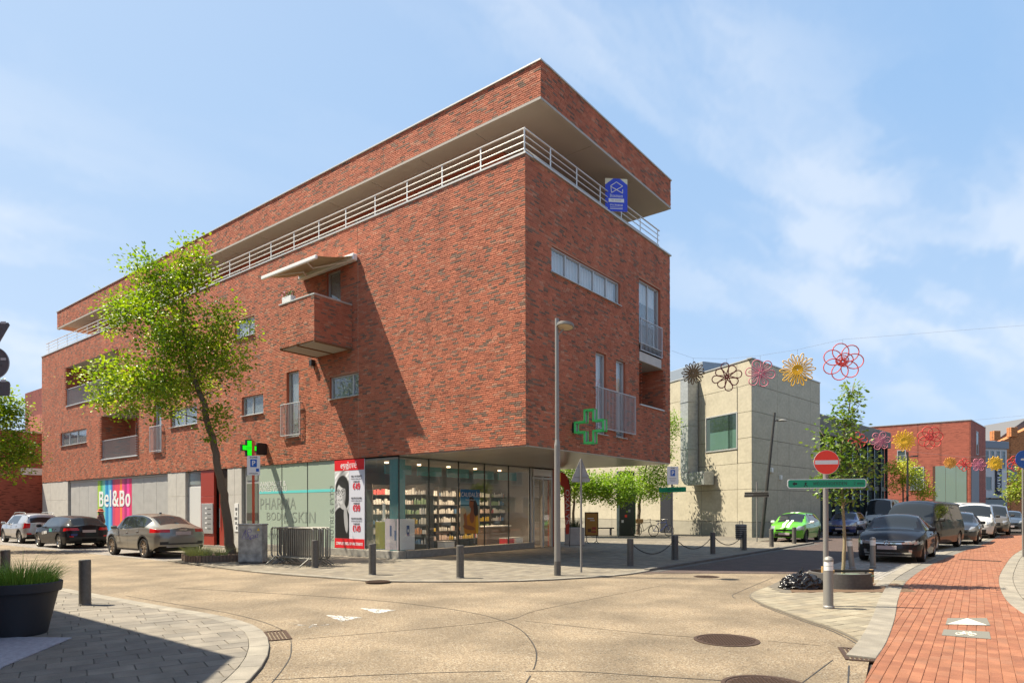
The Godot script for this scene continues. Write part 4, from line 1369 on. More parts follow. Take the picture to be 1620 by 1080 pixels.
func glasses_poster() -> void:
	var t = thing("shop_poster", "tall red and white optician poster with a smiling face in glasses and three prices", "poster", CORNER, BEARING)
	var T = left_T(8.70, 0.30)
	var w = 1.66
	var h = 3.15
	var pan = MB.new()
	pan.X = T
	pan.box(Vector3(w * 0.5, h * 0.5, -0.025), Vector3(w, h, 0.03), 0.002)
	mpart(t, "panel", pan, plain("poster pale", lin(0.62, 0.63, 0.70), 0.5))
	var redm = plain("poster red", lin(0.66, 0.012, 0.02), 0.45)
	var rd = MB.new()
	rd.X = T
	rd.box(Vector3(w * 0.5, h - 0.19, -0.007), Vector3(w, 0.38, 0.006))
	mpart(t, "red_band", rd, redm)
	rd = MB.new()
	rd.X = T
	rd.box(Vector3(w * 0.5, 0.17, -0.007), Vector3(w, 0.34, 0.006))
	mpart(t, "red_band", rd, redm)
	# black and white portrait print
	var im = Image.create(256, 700, false, Image.FORMAT_RGB8)
	for y in 700:
		for x in 256:
			var q = 0.72 + 0.16 * sin(x * 0.031 + y * 0.013) + 0.07 * sin(y * 0.11 + x * 0.07)
			im.set_pixel(x, y, Color(q, q, q))
	blob(im, Vector2(0.19, 0.27), Vector2(0.175, 0.20), 0.25, tone(0.13), 0.08, 0.25)
	blob(im, Vector2(0.31, 0.38), Vector2(0.06, 0.17), 0.1, tone(0.10), 0.1, 0.25)
	blob(im, Vector2(0.155, 0.34), Vector2(0.118, 0.158), 0.08, tone(0.80), 0.10)
	blob(im, Vector2(0.235, 0.36), Vector2(0.045, 0.12), 0.0, tone(0.60), 0.5)
	blob(im, Vector2(0.20, 0.205), Vector2(0.115, 0.045), 0.35, tone(0.16), 0.2, 0.25)
	for e in [0.085, 0.205]:
		blob(im, Vector2(e, 0.315), Vector2(0.053, 0.043), 0.05, tone(0.05), 0.05)
		blob(im, Vector2(e, 0.316), Vector2(0.046, 0.036), 0.05, tone(0.76), 0.05)
		blob(im, Vector2(e, 0.300), Vector2(0.036, 0.006), 0.05, tone(0.25), 0.3)
		blob(im, Vector2(e, 0.322), Vector2(0.022, 0.009), 0.0, tone(0.18), 0.3)
	blob(im, Vector2(0.145, 0.375), Vector2(0.022, 0.012), 0.0, tone(0.52), 0.5)
	blob(im, Vector2(0.135, 0.428), Vector2(0.050, 0.015), -0.1, tone(0.34), 0.2)
	blob(im, Vector2(0.135, 0.426), Vector2(0.038, 0.007), -0.1, tone(0.92), 0.2)
	blob(im, Vector2(0.15, 0.86), Vector2(0.26, 0.33), 0.25, tone(0.10), 0.06, 0.15)
	blob(im, Vector2(0.285, 0.72), Vector2(0.05, 0.20), -0.12, tone(0.66), 0.12)
	for i in 4: blob(im, Vector2(0.085 + 0.022 * i, 0.485 + 0.012 * i), Vector2(0.015, 0.060), -0.75, tone(0.80 - 0.06 * i), 0.15)
	blob(im, Vector2(0.215, 0.53), Vector2(0.065, 0.045), 0.4, tone(0.70), 0.2)
	img_quad(t, "portrait_print", T * Transform3D(Basis(), Vector3(0.02, 0.345, 0)), 0.80, 2.42, -0.006, im)
	var wv = plain("poster white ink", lin(0.80, 0.80, 0.80), 0.5)
	var dk = plain("poster dark ink", lin(0.06, 0.06, 0.07), 0.5)
	poster_text(t, T, "eye", 0.56, h - 0.20, 0.20, wv, 0.40, true, true)
	poster_text(t, T, "lové", 1.00, h - 0.20, 0.22, wv, 0.50, false, true)
	poster_text(t, T, "PARIS", 0.72, h - 0.325, 0.04, wv, 0.16)
	poster_text(t, T, "COMPLETE BRIL OP UW STERKTE", 0.83, 0.16, 0.10, wv, 1.48)
	var rows = [["BRIL OP STERKTE", "€49", 2.55], ["MULTIFOCALE BRIL", "€99", 1.78], ["MULTIFOCALE BRIL", "€149", 1.06]]
	for r in rows:
		poster_text(t, T, r[0], 1.24, r[2], 0.055, dk, 0.58)
		poster_text(t, T, "enkelvoudige glazen", 1.24, r[2] - 0.085, 0.03, dk, 0.6, false)
		poster_text(t, T, "COMPLEET", 1.24, r[2] - 0.19, 0.055, dk, 0.34)
		poster_text(t, T, r[1], 1.24, r[2] - 0.36, 0.22, redm, 0.40 if r[1] != "€149" else 0.42)

func shop_front(H: Node3D) -> void:
	var y1 = BOTTOM - 0.04
	var gl: Material = mats["shop glass"]
	# clear pane on the lit side, then the row of panes under the overhang
	lit_box(H, "shop_pane", 5.33, 7.01, 0.29, y1, -0.06, -0.045, gl, 0.0)
	lit_box(H, "corner_post", 5.295, 5.325, 0.29, y1, -0.06, -0.03, mats["dark frame"], 0.0)
	var ms = [0.05, 1.473, 3.0, 4.471, 5.966, 7.40]
	for i in 5:
		var m = MB.new()
		m.box(Vector3((ms[i] + ms[i + 1]) * 0.5, (0.29 + y1) * 0.5, -5.35), Vector3(ms[i + 1] - ms[i] - 0.03, y1 - 0.29, 0.014))
		mpart(H, "shop_pane", m, gl)
		var k = MB.new()
		k.box(Vector3(ms[i + 1], (0.29 + y1) * 0.5, -5.35), Vector3(0.026, y1 - 0.29, 0.05))
		mpart(H, "mullion", k, mats["dark frame"])
	# entrance under the overhang
	var fr = MB.new()
	for x in [7.46, 7.66, 8.36, 9.02]:
		fr.box(Vector3(x, 1.72, -5.38), Vector3(0.09, 3.4, 0.12), 0.006)
	fr.box(Vector3(8.3, 3.0, -5.38), Vector3(1.5, 0.10, 0.118), 0.006)
	mpart(H, "entrance_frame", fr, mats["window aluminium"])
	for x in [8.0, 8.69]:
		var m = MB.new()
		m.box(Vector3(x, 1.5, -5.39), Vector3(0.56, 2.85, 0.014))
		mpart(H, "entrance_pane", m, gl)
	var sn = MB.new()
	sn.box(Vector3(8.3, 3.24, -5.33), Vector3(1.3, 0.30, 0.05), 0.005)
	mpart(H, "entrance_sign", sn, mats["white plate"])
	var ew = MB.new()
	ew.box(Vector3(9.32, 1.72, -5.45), Vector3(0.5, 3.44, 0.3), 0.01)
	mpart(H, "end_wall", ew, mats["brick return"])
	# room
	var rm = MB.new()
	rm.quad(Vector3(0.1, 0.05, -5.4), Vector3(9.3, 0.05, -5.4), Vector3(9.3, 0.05, -13), Vector3(0.1, 0.05, -13))
	mpart(H, "shop_floor", rm, plain("shop floor tile", lin(0.30, 0.27, 0.23), 0.35))
	var bw = MB.new()
	bw.box(Vector3(4.7, 1.75, -12.6), Vector3(9.3, 3.5, 0.1))
	bw.box(Vector3(9.45, 1.75, -9.2), Vector3(0.1, 3.4, 6.9))
	mpart(H, "shop_wall", bw, plain("shop wall paint", lin(0.22, 0.19, 0.165), 0.9))
	var cl = MB.new()
	cl.box(Vector3(4.7, 3.40, -9.1), Vector3(9.2, 0.05, 7.3))
	mpart(H, "shop_ceiling", cl, plain("ceiling paint", lin(0.30, 0.29, 0.27), 0.9))
	for i in 5:
		var bm = MB.new()
		bm.box(Vector3(0.95 + 1.55 * i, 3.08, -6.35), Vector3(1.25, 0.34, 0.05), 0.006)
		mpart(H, "hanging_panel", bm, mats["teal paint"])
	# spotlights on the ceiling: bright housings with a lamp each
	for i in 5:
		var s = MB.new()
		s.lathe([Vector2(0.0, 3.325), Vector2(0.07, 3.325), Vector2(0.075, 3.373)], 14, Vector3(0.9 + 1.6 * i, 0, -6.9))
		mpart(H, "ceiling_spotlight", s, glow("warm lamp", Color(1.0, 0.86, 0.66), 2.5))
		var l = SpotLight3D.new()
		l.name = "ceiling_spot_beam"
		H.add_child(l, true)
		l.position = Vector3(0.9 + 1.6 * i, 3.30, -6.9)
		l.rotation = Vector3(-PI * 0.5, 0, 0)
		l.spot_angle = 70.0
		l.spot_range = 12.0
		l.light_energy = 4.0
		l.light_color = Color(1.0, 0.88, 0.72)
		l.light_size = 0.07
		l.shadow_enabled = true
	var tc = MB.new()
	tc.box(Vector3(0.35, 1.73, -5.72), Vector3(0.38, 3.3, 0.38), 0.01)
	mpart(H, "column", tc, mats["teal paint"])
	shop_goods()
	beach_poster()

func shelf_unit(label: String, T: Transform3D, w: float, ys: Array, depth := 0.36) -> void:
	var t = thing("display_shelf", label, "shelf", Vector3.ZERO, 0.0, "pharmacy shelves behind the glass")
	t.transform = T
	var wood = plain("shelf dark", lin(0.075, 0.062, 0.052), 0.6)
	for x in [0.012, w - 0.012]:
		boxp(t, "side_panel", Vector3(x, 1.3, -depth * 0.5), Vector3(0.024, 2.5, depth), wood)
	boxp(t, "back_panel", Vector3(w * 0.5, 1.3, -depth), Vector3(w, 2.5, 0.02), wood)
	for y in ys:
		boxp(t, "shelf_board", Vector3(w * 0.5, y, -depth * 0.5), Vector3(w - 0.05, 0.025, depth - 0.02), wood)

func shop_goods() -> void:
	var base = Transform3D(Basis(Vector3.UP, BEARING), CORNER)
	var ys = [0.35, 0.72, 1.08, 1.44, 1.80, 2.16]
	var cells = []
	for i in 7:
		var T = base * Transform3D(Basis(), Vector3(0.75 + 1.25 * i, 0.05, -7.5 - 0.12 * i))
		shelf_unit(["dark pharmacy shelf nearest the teal corner column", "dark pharmacy shelf, second from the teal corner column", "dark pharmacy shelf behind the beach poster", "dark pharmacy shelf just right of the beach poster", "dark pharmacy shelf left of the shop entrance", "dark pharmacy shelf straight behind the shop entrance", "dark pharmacy shelf at the far end of the row"][i], T, 1.18, ys)
		cells.append([T, 1.18])
	var T2 = base * Transform3D(Basis(Vector3.UP, -PI / 2), Vector3(1.9, 0.05, -8.2))
	shelf_unit("dark pharmacy shelf seen through the pane next to the glasses poster", T2, 2.3, ys)
	cells.append([T2, 2.3])
	var tones = [Color(0.72, 0.72, 0.70), Color(0.66, 0.64, 0.58), Color(0.30, 0.42, 0.24), Color(0.70, 0.30, 0.10), Color(0.60, 0.42, 0.06), Color(0.12, 0.24, 0.42), Color(0.62, 0.12, 0.12), Color(0.64, 0.50, 0.44)]
	var hues = ["white", "cream", "green", "orange", "yellow", "blue", "red", "pinkish"]
	var wherever = ["nearest the teal column", "second from the teal column", "third from the teal column", "behind the beach poster", "right of the beach poster", "behind the shop entrance", "at the far end of the row", "beside the glasses poster"]
	var pm = []
	for i in tones.size(): pm.append(plain("pack %d" % i, (tones[i] as Color).linear_to_srgb(), 0.45))
	var bx = MB.new()
	bx.box(Vector3(0, 0.5, 0), Vector3(1, 1, 1), 0.02)
	var boxm = bx.mesh()
	var bt = MB.new()
	bt.lathe([Vector2(0, 0), Vector2(0.45, 0), Vector2(0.5, 0.04), Vector2(0.5, 0.62), Vector2(0.42, 0.72), Vector2(0.2, 0.80), Vector2(0.2, 0.84)], 10)
	var botm = bt.mesh()
	var cp = MB.new()
	cp.lathe([Vector2(0.23, 0.82), Vector2(0.25, 1.0), Vector2(0.0, 1.0)], 10)
	var capm = cp.mesh()
	for ci in cells.size():
		var c: Array = cells[ci]
		var T: Transform3D = c[0]
		for k in ys.size():
			var x = 0.10
			var fam = rng.randi() % tones.size()
			while x < c[1] - 0.12:
				if rng.randf() < 0.18: fam = rng.randi() % tones.size() if rng.randf() < 0.55 else 0
				var wd = rng.randf_range(0.085, 0.13)
				var hh = rng.randf_range(0.13, 0.24)
				var P = T * Transform3D(Basis(Vector3.UP, rng.randf_range(-0.1, 0.1)), Vector3(x + wd * 0.5, ys[k] + 0.0125, -0.10))
				if rng.randf() < 0.5:
					var o = part(self, numbered("product_box"), boxm, pm[fam])
					o.transform = P * Transform3D(Basis().scaled(Vector3(wd, hh, 0.08)), Vector3.ZERO)
					tag(o, "small %s box on the pharmacy shelf %s" % [hues[fam], wherever[ci]], "box", "boxed goods on the pharmacy shelves")
				else:
					var o = part(self, numbered("product_bottle"), botm, pm[fam])
					o.transform = P * Transform3D(Basis().scaled(Vector3(wd * 0.7, hh, wd * 0.7)), Vector3.ZERO)
					tag(o, "small %s bottle on the pharmacy shelf %s" % [hues[fam], wherever[ci]], "bottle", "bottles on the pharmacy shelves")
					part(o, "cap", capm, pm[0])
				x += wd + rng.randf_range(0.012, 0.05)
	# displays in the window
	var t = thing("display_column", "yellow cylinder display standing in the pharmacy window", "display", base * Vector3(0.62, 0.05, -6.72))
	var m = MB.new()
	m.lathe([Vector2(0.30, 0.0), Vector2(0.30, 1.2)], 28)
	var ye = plain("yellow card", lin(0.55, 0.47, 0.03), 0.6)
	mpart(t, "drum", m, ye)
	var tp = MB.new()
	tp.lathe([Vector2(0.30, 1.2), Vector2(0.0, 1.2)], 28)
	tp.lathe([Vector2(0.055, 1.2), Vector2(0.055, 1.85), Vector2(0, 1.86)], 14)
	mpart(t, "top", tp, mats["white plate"])
	var bn = MB.new()
	bn.lathe([Vector2(0.303, 0.25), Vector2(0.303, 0.0)], 28)
	mpart(t, "base_band", bn, mats["white plate"])
	for k in 4:
		var lm = MB.new()
		for i in 7:
			var g = BEARING + PI + 0.35 - 0.16 * i
			var g2 = g - 0.10
			var r = 0.304
			lm.quad(Vector3(sin(g) * r, 0.42 + 0.19 * k, cos(g) * r), Vector3(sin(g2) * r, 0.42 + 0.19 * k, cos(g2) * r), Vector3(sin(g2) * r, 0.445 + 0.19 * k, cos(g2) * r), Vector3(sin(g) * r, 0.445 + 0.19 * k, cos(g) * r))
		mpart(t, "print", lm, plain("grey print", lin(0.12, 0.12, 0.12), 0.6))
	var d = thing("display_carton", "pale pink card display with blue tubes at the glass corner", "display", CORNER, BEARING)
	var pk = plain("pale card", lin(0.62, 0.52, 0.56), 0.6)
	boxp(d, "side_card", Vector3(0.17, 0.83, -5.78), Vector3(0.02, 1.05, 0.72), pk, 0.003)
	boxp(d, "front_card", Vector3(0.52, 0.83, -5.43), Vector3(0.68, 1.05, 0.02), mats["white plate"], 0.003)
	var bl = plain("blue tube print", lin(0.03, 0.07, 0.22), 0.5)
	for q in [[-5.85, 0.95, 0.36], [-5.62, 0.80, 0.34]]:
		boxp(d, "printed_tube", Vector3(0.157, q[1], q[0]), Vector3(0.004, q[2], 0.09), bl)
	boxp(d, "printed_tube", Vector3(0.55, 0.95, -5.418), Vector3(0.13, 0.36, 0.004), bl)
	boxp(d, "printed_tube", Vector3(0.55, 0.95, -5.414), Vector3(0.06, 0.10, 0.004), mats["white plate"])
	# counters and a red stool deeper in
	var cn = thing("shop_counter", "short brown counter before the shelves near the shop entrance", "counter", CORNER, BEARING)
	boxp(cn, "cabinet", Vector3(6.9, 0.5, -6.9), Vector3(1.6, 0.85, 0.5), plain("counter wood", lin(0.16, 0.10, 0.06), 0.5), 0.01)
	boxp(cn, "worktop", Vector3(6.9, 0.95, -6.9), Vector3(1.7, 0.05, 0.6), mats["white plate"], 0.008)
	for i in 3:
		var s = thing("floor_display", ["white crate display low behind the shop glass", "red crate display low behind the shop glass", "small white crate beside the shop entrance"][i], "display", CORNER, BEARING)
		boxp(s, "crate", Vector3([2.75, 6.35, 6.95][i], 0.27, -5.75), Vector3(0.5, 0.42, 0.4), [mats["white plate"], plain("poster red", lin(0.66, 0.012, 0.02), 0.45), mats["white plate"]][i], 0.01)
		boxp(s, "lid", Vector3([2.75, 6.35, 6.95][i], 0.49, -5.75), Vector3(0.53, 0.03, 0.43), mats["brushed plate"], 0.006)

func beach_poster() -> void:
	var t = thing("shop_poster", "blue and gold beach poster of a woman holding a bottle behind the pharmacy glass", "poster", CORNER, BEARING)
	var T = Transform3D(Basis(Vector3(1, 0, 0), Vector3.UP, Vector3(0, 0, 1)), Vector3(3.08, 0.76, -5.334))
	var im = Image.create(256, 400, false, Image.FORMAT_RGB8)
	for y in 400:
		var v = y / 400.0
		var c = Color(0.06, 0.40, 0.62).lerp(Color(0.55, 0.78, 0.85), smoothstep(0.12, 0.34, v))
		if v > 0.34: c = Color(0.16, 0.42, 0.52)
		if v > 0.37: c = Color(0.62, 0.72, 0.70).lerp(Color(0.78, 0.70, 0.56), smoothstep(0.37, 0.6, v))
		for x in 256:
			im.set_pixel(x, y, c)
	var skin = Color(0.62, 0.36, 0.18)
	blob(im, Vector2(0.48, 0.46), Vector2(0.10, 0.22), -0.1, Color(0.16, 0.09, 0.05), 0.15, 0.5)
	blob(im, Vector2(0.36, 0.31), Vector2(0.075, 0.115), 0.12, skin, 0.12)
	blob(im, Vector2(0.37, 0.22), Vector2(0.08, 0.05), 0.2, Color(0.17, 0.10, 0.06), 0.2, 0.5)
	blob(im, Vector2(0.39, 0.47), Vector2(0.05, 0.12), 0.0, Color(0.56, 0.31, 0.15), 0.15)
	blob(im, Vector2(0.35, 0.84), Vector2(0.24, 0.30), 0.0, Color(0.80, 0.52, 0.06), 0.08, 0.12)
	blob(im, Vector2(0.38, 0.62), Vector2(0.08, 0.14), 0.0, skin, 0.15)
	blob(im, Vector2(0.16, 0.66), Vector2(0.05, 0.24), -0.15, Color(0.66, 0.40, 0.22), 0.15)
	blob(im, Vector2(0.10, 0.48), Vector2(0.085, 0.07), 0.3, Color(0.86, 0.74, 0.56), 0.3, 0.4)
	blob(im, Vector2(0.28, 0.86), Vector2(0.20, 0.05), 0.18, Color(0.60, 0.36, 0.18), 0.15)
	blob(im, Vector2(0.55, 0.80), Vector2(0.05, 0.22), 0.0, Color(0.92, 0.72, 0.12), 0.1)
	img_quad(t, "poster_print", T, 1.09, 1.66, 0.0, im)
	boxp(t, "backing", Vector3(3.08 + 0.545, 0.76 + 0.83, -5.339), Vector3(1.09, 1.66, 0.006), mats["white plate"])
	text(t, "lettering", "CAUDALÍE", 0.16, plain("poster white ink", lin(0.80, 0.80, 0.80), 0.5), T * Transform3D(Basis(), Vector3(0.545, 1.46, 0.004)), false, false, 0.98, 0.003)
	text(t, "lettering", "Beauty Collection", 0.05, plain("poster white ink", lin(0.80, 0.80, 0.80), 0.5), T * Transform3D(Basis(), Vector3(0.545, 1.27, 0.004)), false, false, 0.5, 0.003)

# ---------------------------------------------------------------- vehicles
# A body is one lofted skin: stations along z (front is +z), rows from the sill over the belt line to the middle of the roof.
# Cells of that skin are shared out to panels, panes and lamps, so that all of them lie flush.
func spl(pts: Array, z: float) -> float:
	var n = pts.size()
	if z <= pts[0][0]: return pts[0][1]
	if z >= pts[n - 1][0]: return pts[n - 1][1]
	var i = 0
	while z > pts[i + 1][0]: i += 1
	var h: float = pts[i + 1][0] - pts[i][0]
	var d: float = (pts[i + 1][1] - pts[i][1]) / h
	var d0: float = d if i == 0 else (pts[i][1] - pts[i - 1][1]) / (pts[i][0] - pts[i - 1][0])
	var d1: float = d if i == n - 2 else (pts[i + 2][1] - pts[i + 1][1]) / (pts[i + 2][0] - pts[i + 1][0])
	var m0 = 0.0 if d * d0 <= 0 else 2.0 * d * d0 / (d + d0)
	var m1 = 0.0 if d * d1 <= 0 else 2.0 * d * d1 / (d + d1)
	if i == 0: m0 = d
	if i == n - 2: m1 = d
	var t = (z - pts[i][0]) / h
	return pts[i][1] * (1 + 2 * t) * (1 - t) * (1 - t) + pts[i + 1][1] * t * t * (3 - 2 * t) + h * (m0 * t * (1 - t) * (1 - t) - m1 * t * t * (1 - t))

const LOW_ROWS := 11
const GLASS_ROWS := 7
const TOP_ROWS := 12

func half_section(c: Dictionary, z: float) -> Array:
	# points (x, y) from the sill to the middle of the top
	var out = []
	var W: float = spl(c.plan, z)
	var yt: float = spl(c.top, z)
	var yb: float = minf(spl(c.belt, z), yt - 0.03)
	var rw: float = minf(spl(c.rail, z), W * 0.97)
	var yr: float = maxf(yb + 0.012, yt - spl(c.crown, z))
	var yl: float = spl(c.sill, z)
	for wz in [c.zf, c.zr]:
		var d: float = absf(z - wz)
		if d < c.arch: yl = maxf(yl, c.wr + sqrt(c.arch * c.arch - d * d) * 0.97)
	yl = minf(yl, yb - 0.12)
	for i in LOW_ROWS + 1:
		var t = float(i) / LOW_ROWS
		var y = lerpf(yl, yb, t)
		var q = clampf((y - 0.2) / maxf(0.2, yb - 0.2), 0.0, 1.0)
		var f = 0.955 + 0.045 * smoothstep(0.0, 0.42, q) - 0.038 * smoothstep(0.70, 1.0, q)
		if q > 0.60 and q < 0.78: f += 0.006
		out.append(Vector2(W * f, y))
	var wb: float = out[LOW_ROWS].x
	for i in range(1, GLASS_ROWS + 1):
		var t = float(i) / GLASS_ROWS
		out.append(Vector2(lerpf(wb - 0.012, rw, pow(t, 1.12)), lerpf(yb + 0.008, yr, t)))
	for i in range(1, TOP_ROWS + 1):
		var t = float(i) / TOP_ROWS
		var e = 1.0 - pow(1.0 - t, 2.2)
		out.append(Vector2(rw * (1.0 - t), lerpf(yr, yt, e)))
	return out

class Shell:
	var parts = {}
	func put(called: String, p: Array, n: Array) -> void:
		if not parts.has(called): parts[called] = MB.new()
		var m: MB = parts[called]
		var i = m.vert(p[0], n[0])
		m.vert(p[1], n[1]); m.vert(p[2], n[2]); m.vert(p[3], n[3])
		m.ix.append_array([i, i + 2, i + 1, i, i + 3, i + 2])

func shifted(c: Dictionary, z: float, y: float) -> float:
	# lean of nose and tail by height
	var s = z
	var kf = clampf((z - (c.front - c.blend_f)) / c.blend_f, 0.0, 1.0)
	var kr = clampf(((c.back + c.blend_r) - z) / c.blend_r, 0.0, 1.0)
	s += spl(c.nose, y) * kf * kf
	s += spl(c.tail, y) * kr * kr
	return s

func which(c: Dictionary, face: String, p: Vector3) -> String:
	for r in c.rules:
		# [part, faces, z0, z1, y0, y1, x0, x1, lean]
		if not (face in r[1]): continue
		var z: float = p.z
		if r.size() > 8: z -= r[8] * (p.y - r[4])
		var ax = absf(p.x)
		if z >= r[2] and z <= r[3] and p.y >= r[4] and p.y <= r[5] and ax >= r[6] and ax <= r[7]: return r[0] + ("" if r[6] < 0.02 else "#%d%s" % [c.rules.find(r), "l" if p.x > 0 else "r"])
	if face == "side" and c.get("trim", 0.0) > 0.0:
		for wz in [c.zf, c.zr]:
			if Vector2(p.z - wz, p.y - c.wr).length() < c.arch + c.trim: return "wheel_arch#%s%s" % ["l" if p.x > 0 else "r", "f" if wz > 0 else "b"]
		if p.y < c.get("trim_low", 0.0): return "side_skirt#%s" % ("l" if p.x > 0 else "r")
	return "body"

func car(called: String, label: String, at: Vector3, heading: float, c: Dictionary, cat := "car", group := "parked cars") -> Node3D:
	var t = thing(called, label, cat, at, heading, group)
	c.merge({"blend_f": 0.5, "blend_r": 0.5, "nose": [[0, 0], [2, 0]], "tail": [[0, 0], [2, 0]], "crown": [[-9, 0.07], [9, 0.07]], "bulge_f": 0.10, "bulge_r": 0.07, "trim": 0.0, "step": 0.045, "dirt": 0.0})
	var ns = int((c.front - c.back) / c.step)
	var st = []
	for i in ns + 1:
		var z = lerpf(c.back, c.front, float(i) / ns)
		var hs = half_section(c, z)
		var row = []
		for p in hs: row.append(Vector3(p.x, p.y, shifted(c, z, p.y)))
		st.append(row)
	var R = LOW_ROWS + GLASS_ROWS + TOP_ROWS
	var skin = Shell.new()
	# normals by differences
	var nr = []
	for i in ns + 1:
		var row = []
		for j in R + 1:
			var du: Vector3 = st[mini(i + 1, ns)][j] - st[maxi(i - 1, 0)][j]
			var dv: Vector3 = st[i][mini(j + 1, R)] - st[i][maxi(j - 1, 0)]
			if j == R: dv = Vector3(-1, 0, 0)
			var nn = dv.cross(du)
			row.append(nn.normalized() if nn.length() > 1e-9 else Vector3.UP)
		nr.append(row)
	for i in ns:
		for j in R:
			var P: Array = [st[i][j], st[i + 1][j], st[i + 1][j + 1], st[i][j + 1]]
			var N: Array = [nr[i][j], nr[i + 1][j], nr[i + 1][j + 1], nr[i][j + 1]]
			var ce: Vector3 = (P[0] + P[1] + P[2] + P[3]) * 0.25
			var face = "side" if j < LOW_ROWS else ("glass" if j < LOW_ROWS + GLASS_ROWS else "top")
			for s in [1.0, -1.0]:
				var Q = []
				var M = []
				for k in 4:
					var kk: int = k if s > 0 else 3 - k
					Q.append(Vector3(P[kk].x * s, P[kk].y, P[kk].z))
					M.append(Vector3(N[kk].x * s, N[kk].y, N[kk].z))
				skin.put(which(c, face, Vector3(ce.x * s, ce.y, ce.z)), [Q[0], Q[3], Q[2], Q[1]], [M[0], M[3], M[2], M[1]])
	# nose and tail
	var C = 28
	for e in 2:
		var row: Array = st[ns] if e == 0 else st[0]
		var sg = 1.0 if e == 0 else -1.0
		var bul: float = c.bulge_f if e == 0 else c.bulge_r
		var face = "front" if e == 0 else "rear"
		var pt = []
		for j in R + 1:
			var rr = []
			for k in C + 1:
				var q = -1.0 + 2.0 * k / C
				q = signf(q) * pow(absf(q), 0.9)
				var p: Vector3 = row[j]
				var hz = clampf((p.y - 0.15) / 0.25, 0.2, 1.0)
				rr.append(Vector3(p.x * q, p.y, p.z + sg * bul * hz * (1.0 - absf(q * q * q))))
			pt.append(rr)
		var nn = []
		for j in R + 1:
			var rr = []
			for k in C + 1:
				var du: Vector3 = pt[j][mini(k + 1, C)] - pt[j][maxi(k - 1, 0)]
				var dv: Vector3 = pt[mini(j + 1, R)][k] - pt[maxi(j - 1, 0)][k]
				var x = du.cross(dv) * sg
				rr.append(x.normalized() if x.length() > 1e-9 else Vector3(0, 0, sg))
			nn.append(rr)
		for j in R:
			for k in C:
				var P: Array = [pt[j][k], pt[j][k + 1], pt[j + 1][k + 1], pt[j + 1][k]]
				var N: Array = [nn[j][k], nn[j][k + 1], nn[j + 1][k + 1], nn[j + 1][k]]
				var ce: Vector3 = (P[0] + P[1] + P[2] + P[3]) * 0.25
				if sg < 0:
					P.reverse(); N.reverse()
				skin.put(which(c, face, ce), P, N)
	var body: MeshInstance3D = null
	body = mpart(t, "body", skin.parts["body"], c.paint)
	var look = {"windscreen": "car glass", "rear_window": "car glass", "side_window": "car glass", "roof_panel": "black gloss", "lower_trim": "black plastic", "wheel_arch": "black plastic", "side_skirt": "black plastic", "grille": "black gloss", "air_intake": "black plastic", "headlight": "lamp clear", "tail_light": "lamp red", "reflector": "lamp red", "chrome_trim": "chrome", "window_trim": "black gloss", "hood_stripe": "white paint", "fog_light": "lamp clear", "silver_trim": "silver plastic"}
	for k in skin.parts:
		if k == "body": continue
		var plainly: String = k.get_slice("#", 0)
		var o = mpart(t, plainly, skin.parts[k], mats[look[plainly]])
		if plainly == "window_trim": o.set_meta("kind", "stuff")
	# dark wells and floor
	var hw: float = spl(c.plan, 0.0)
	var fl = MB.new()
	fl.box(Vector3(0, 0.32, (c.front + c.back) * 0.5), Vector3(hw * 2 - 0.62, 0.20, c.front - c.back - 0.7))
	for wz in [c.zf, c.zr]:
		for s in [-1.0, 1.0]:
			var n = 14
			for i in n:
				var g0 = PI * i / n
				var g1 = PI * (i + 1) / n
				var r: float = c.arch
				var x0: float = s * (hw - 0.035)
				var x1: float = s * (hw - 0.34)
				var a = Vector2(cos(g0), sin(g0) * 0.97) * r
				var b = Vector2(cos(g1), sin(g1) * 0.97) * r
				fl.quad(Vector3(x0, c.wr + a.y, wz + a.x), Vector3(x1, c.wr + a.y, wz + a.x), Vector3(x1, c.wr + b.y, wz + b.x), Vector3(x0, c.wr + b.y, wz + b.x))
				fl.tri(Vector3(x1, c.wr, wz), Vector3(x1, c.wr + a.y, wz + a.x), Vector3(x1, c.wr + b.y, wz + b.x))
	mpart(t, "underbody", fl, mats["black plastic"])
	# wheels
	var rim = rim_mesh(c.wr * c.get("rim", 0.70), c.get("spokes", 5), c.get("twin", false))
	var ty = MB.new()
	var wr: float = c.wr
	var tw = 0.11
	ty.X = Transform3D(Basis(Vector3(0, 0, 1), -PI / 2), Vector3.ZERO)
	ty.lathe([Vector2(wr * 0.68, -tw * 0.9), Vector2(wr * 0.80, -tw), Vector2(wr * 0.95, -tw * 0.93), Vector2(wr, -tw * 0.6), Vector2(wr, tw * 0.6), Vector2(wr * 0.95, tw * 0.93), Vector2(wr * 0.80, tw), Vector2(wr * 0.68, tw * 0.9)], 30)
	var tym = ty.mesh()
	for wz in [c.zf, c.zr]:
		for s in [-1.0, 1.0]:
			var tr = Transform3D(Basis(Vector3.UP, 0.0 if s > 0 else PI), Vector3(s * (hw - 0.135), wr, wz))
			var wl = part(t, "wheel", tym, mats["tyre"], tr)
			part(wl, "rim", rim, c.get("rim_mat", mats["alloy"]))
	# mirrors
	for s in [-1.0, 1.0]:
		var mm = MB.new()
		var mz: float = c.mirror[0]
		var my: float = c.mirror[1]
		mm.box(Vector3(s * (hw + 0.10), my, mz), Vector3(0.20, 0.14, 0.10), 0.035)
		mm.box(Vector3(s * (hw - 0.01), my - 0.045, mz), Vector3(0.12, 0.035, 0.06), 0.01)
		mpart(t, "door_mirror", mm, c.get("mirror_mat", c.paint))
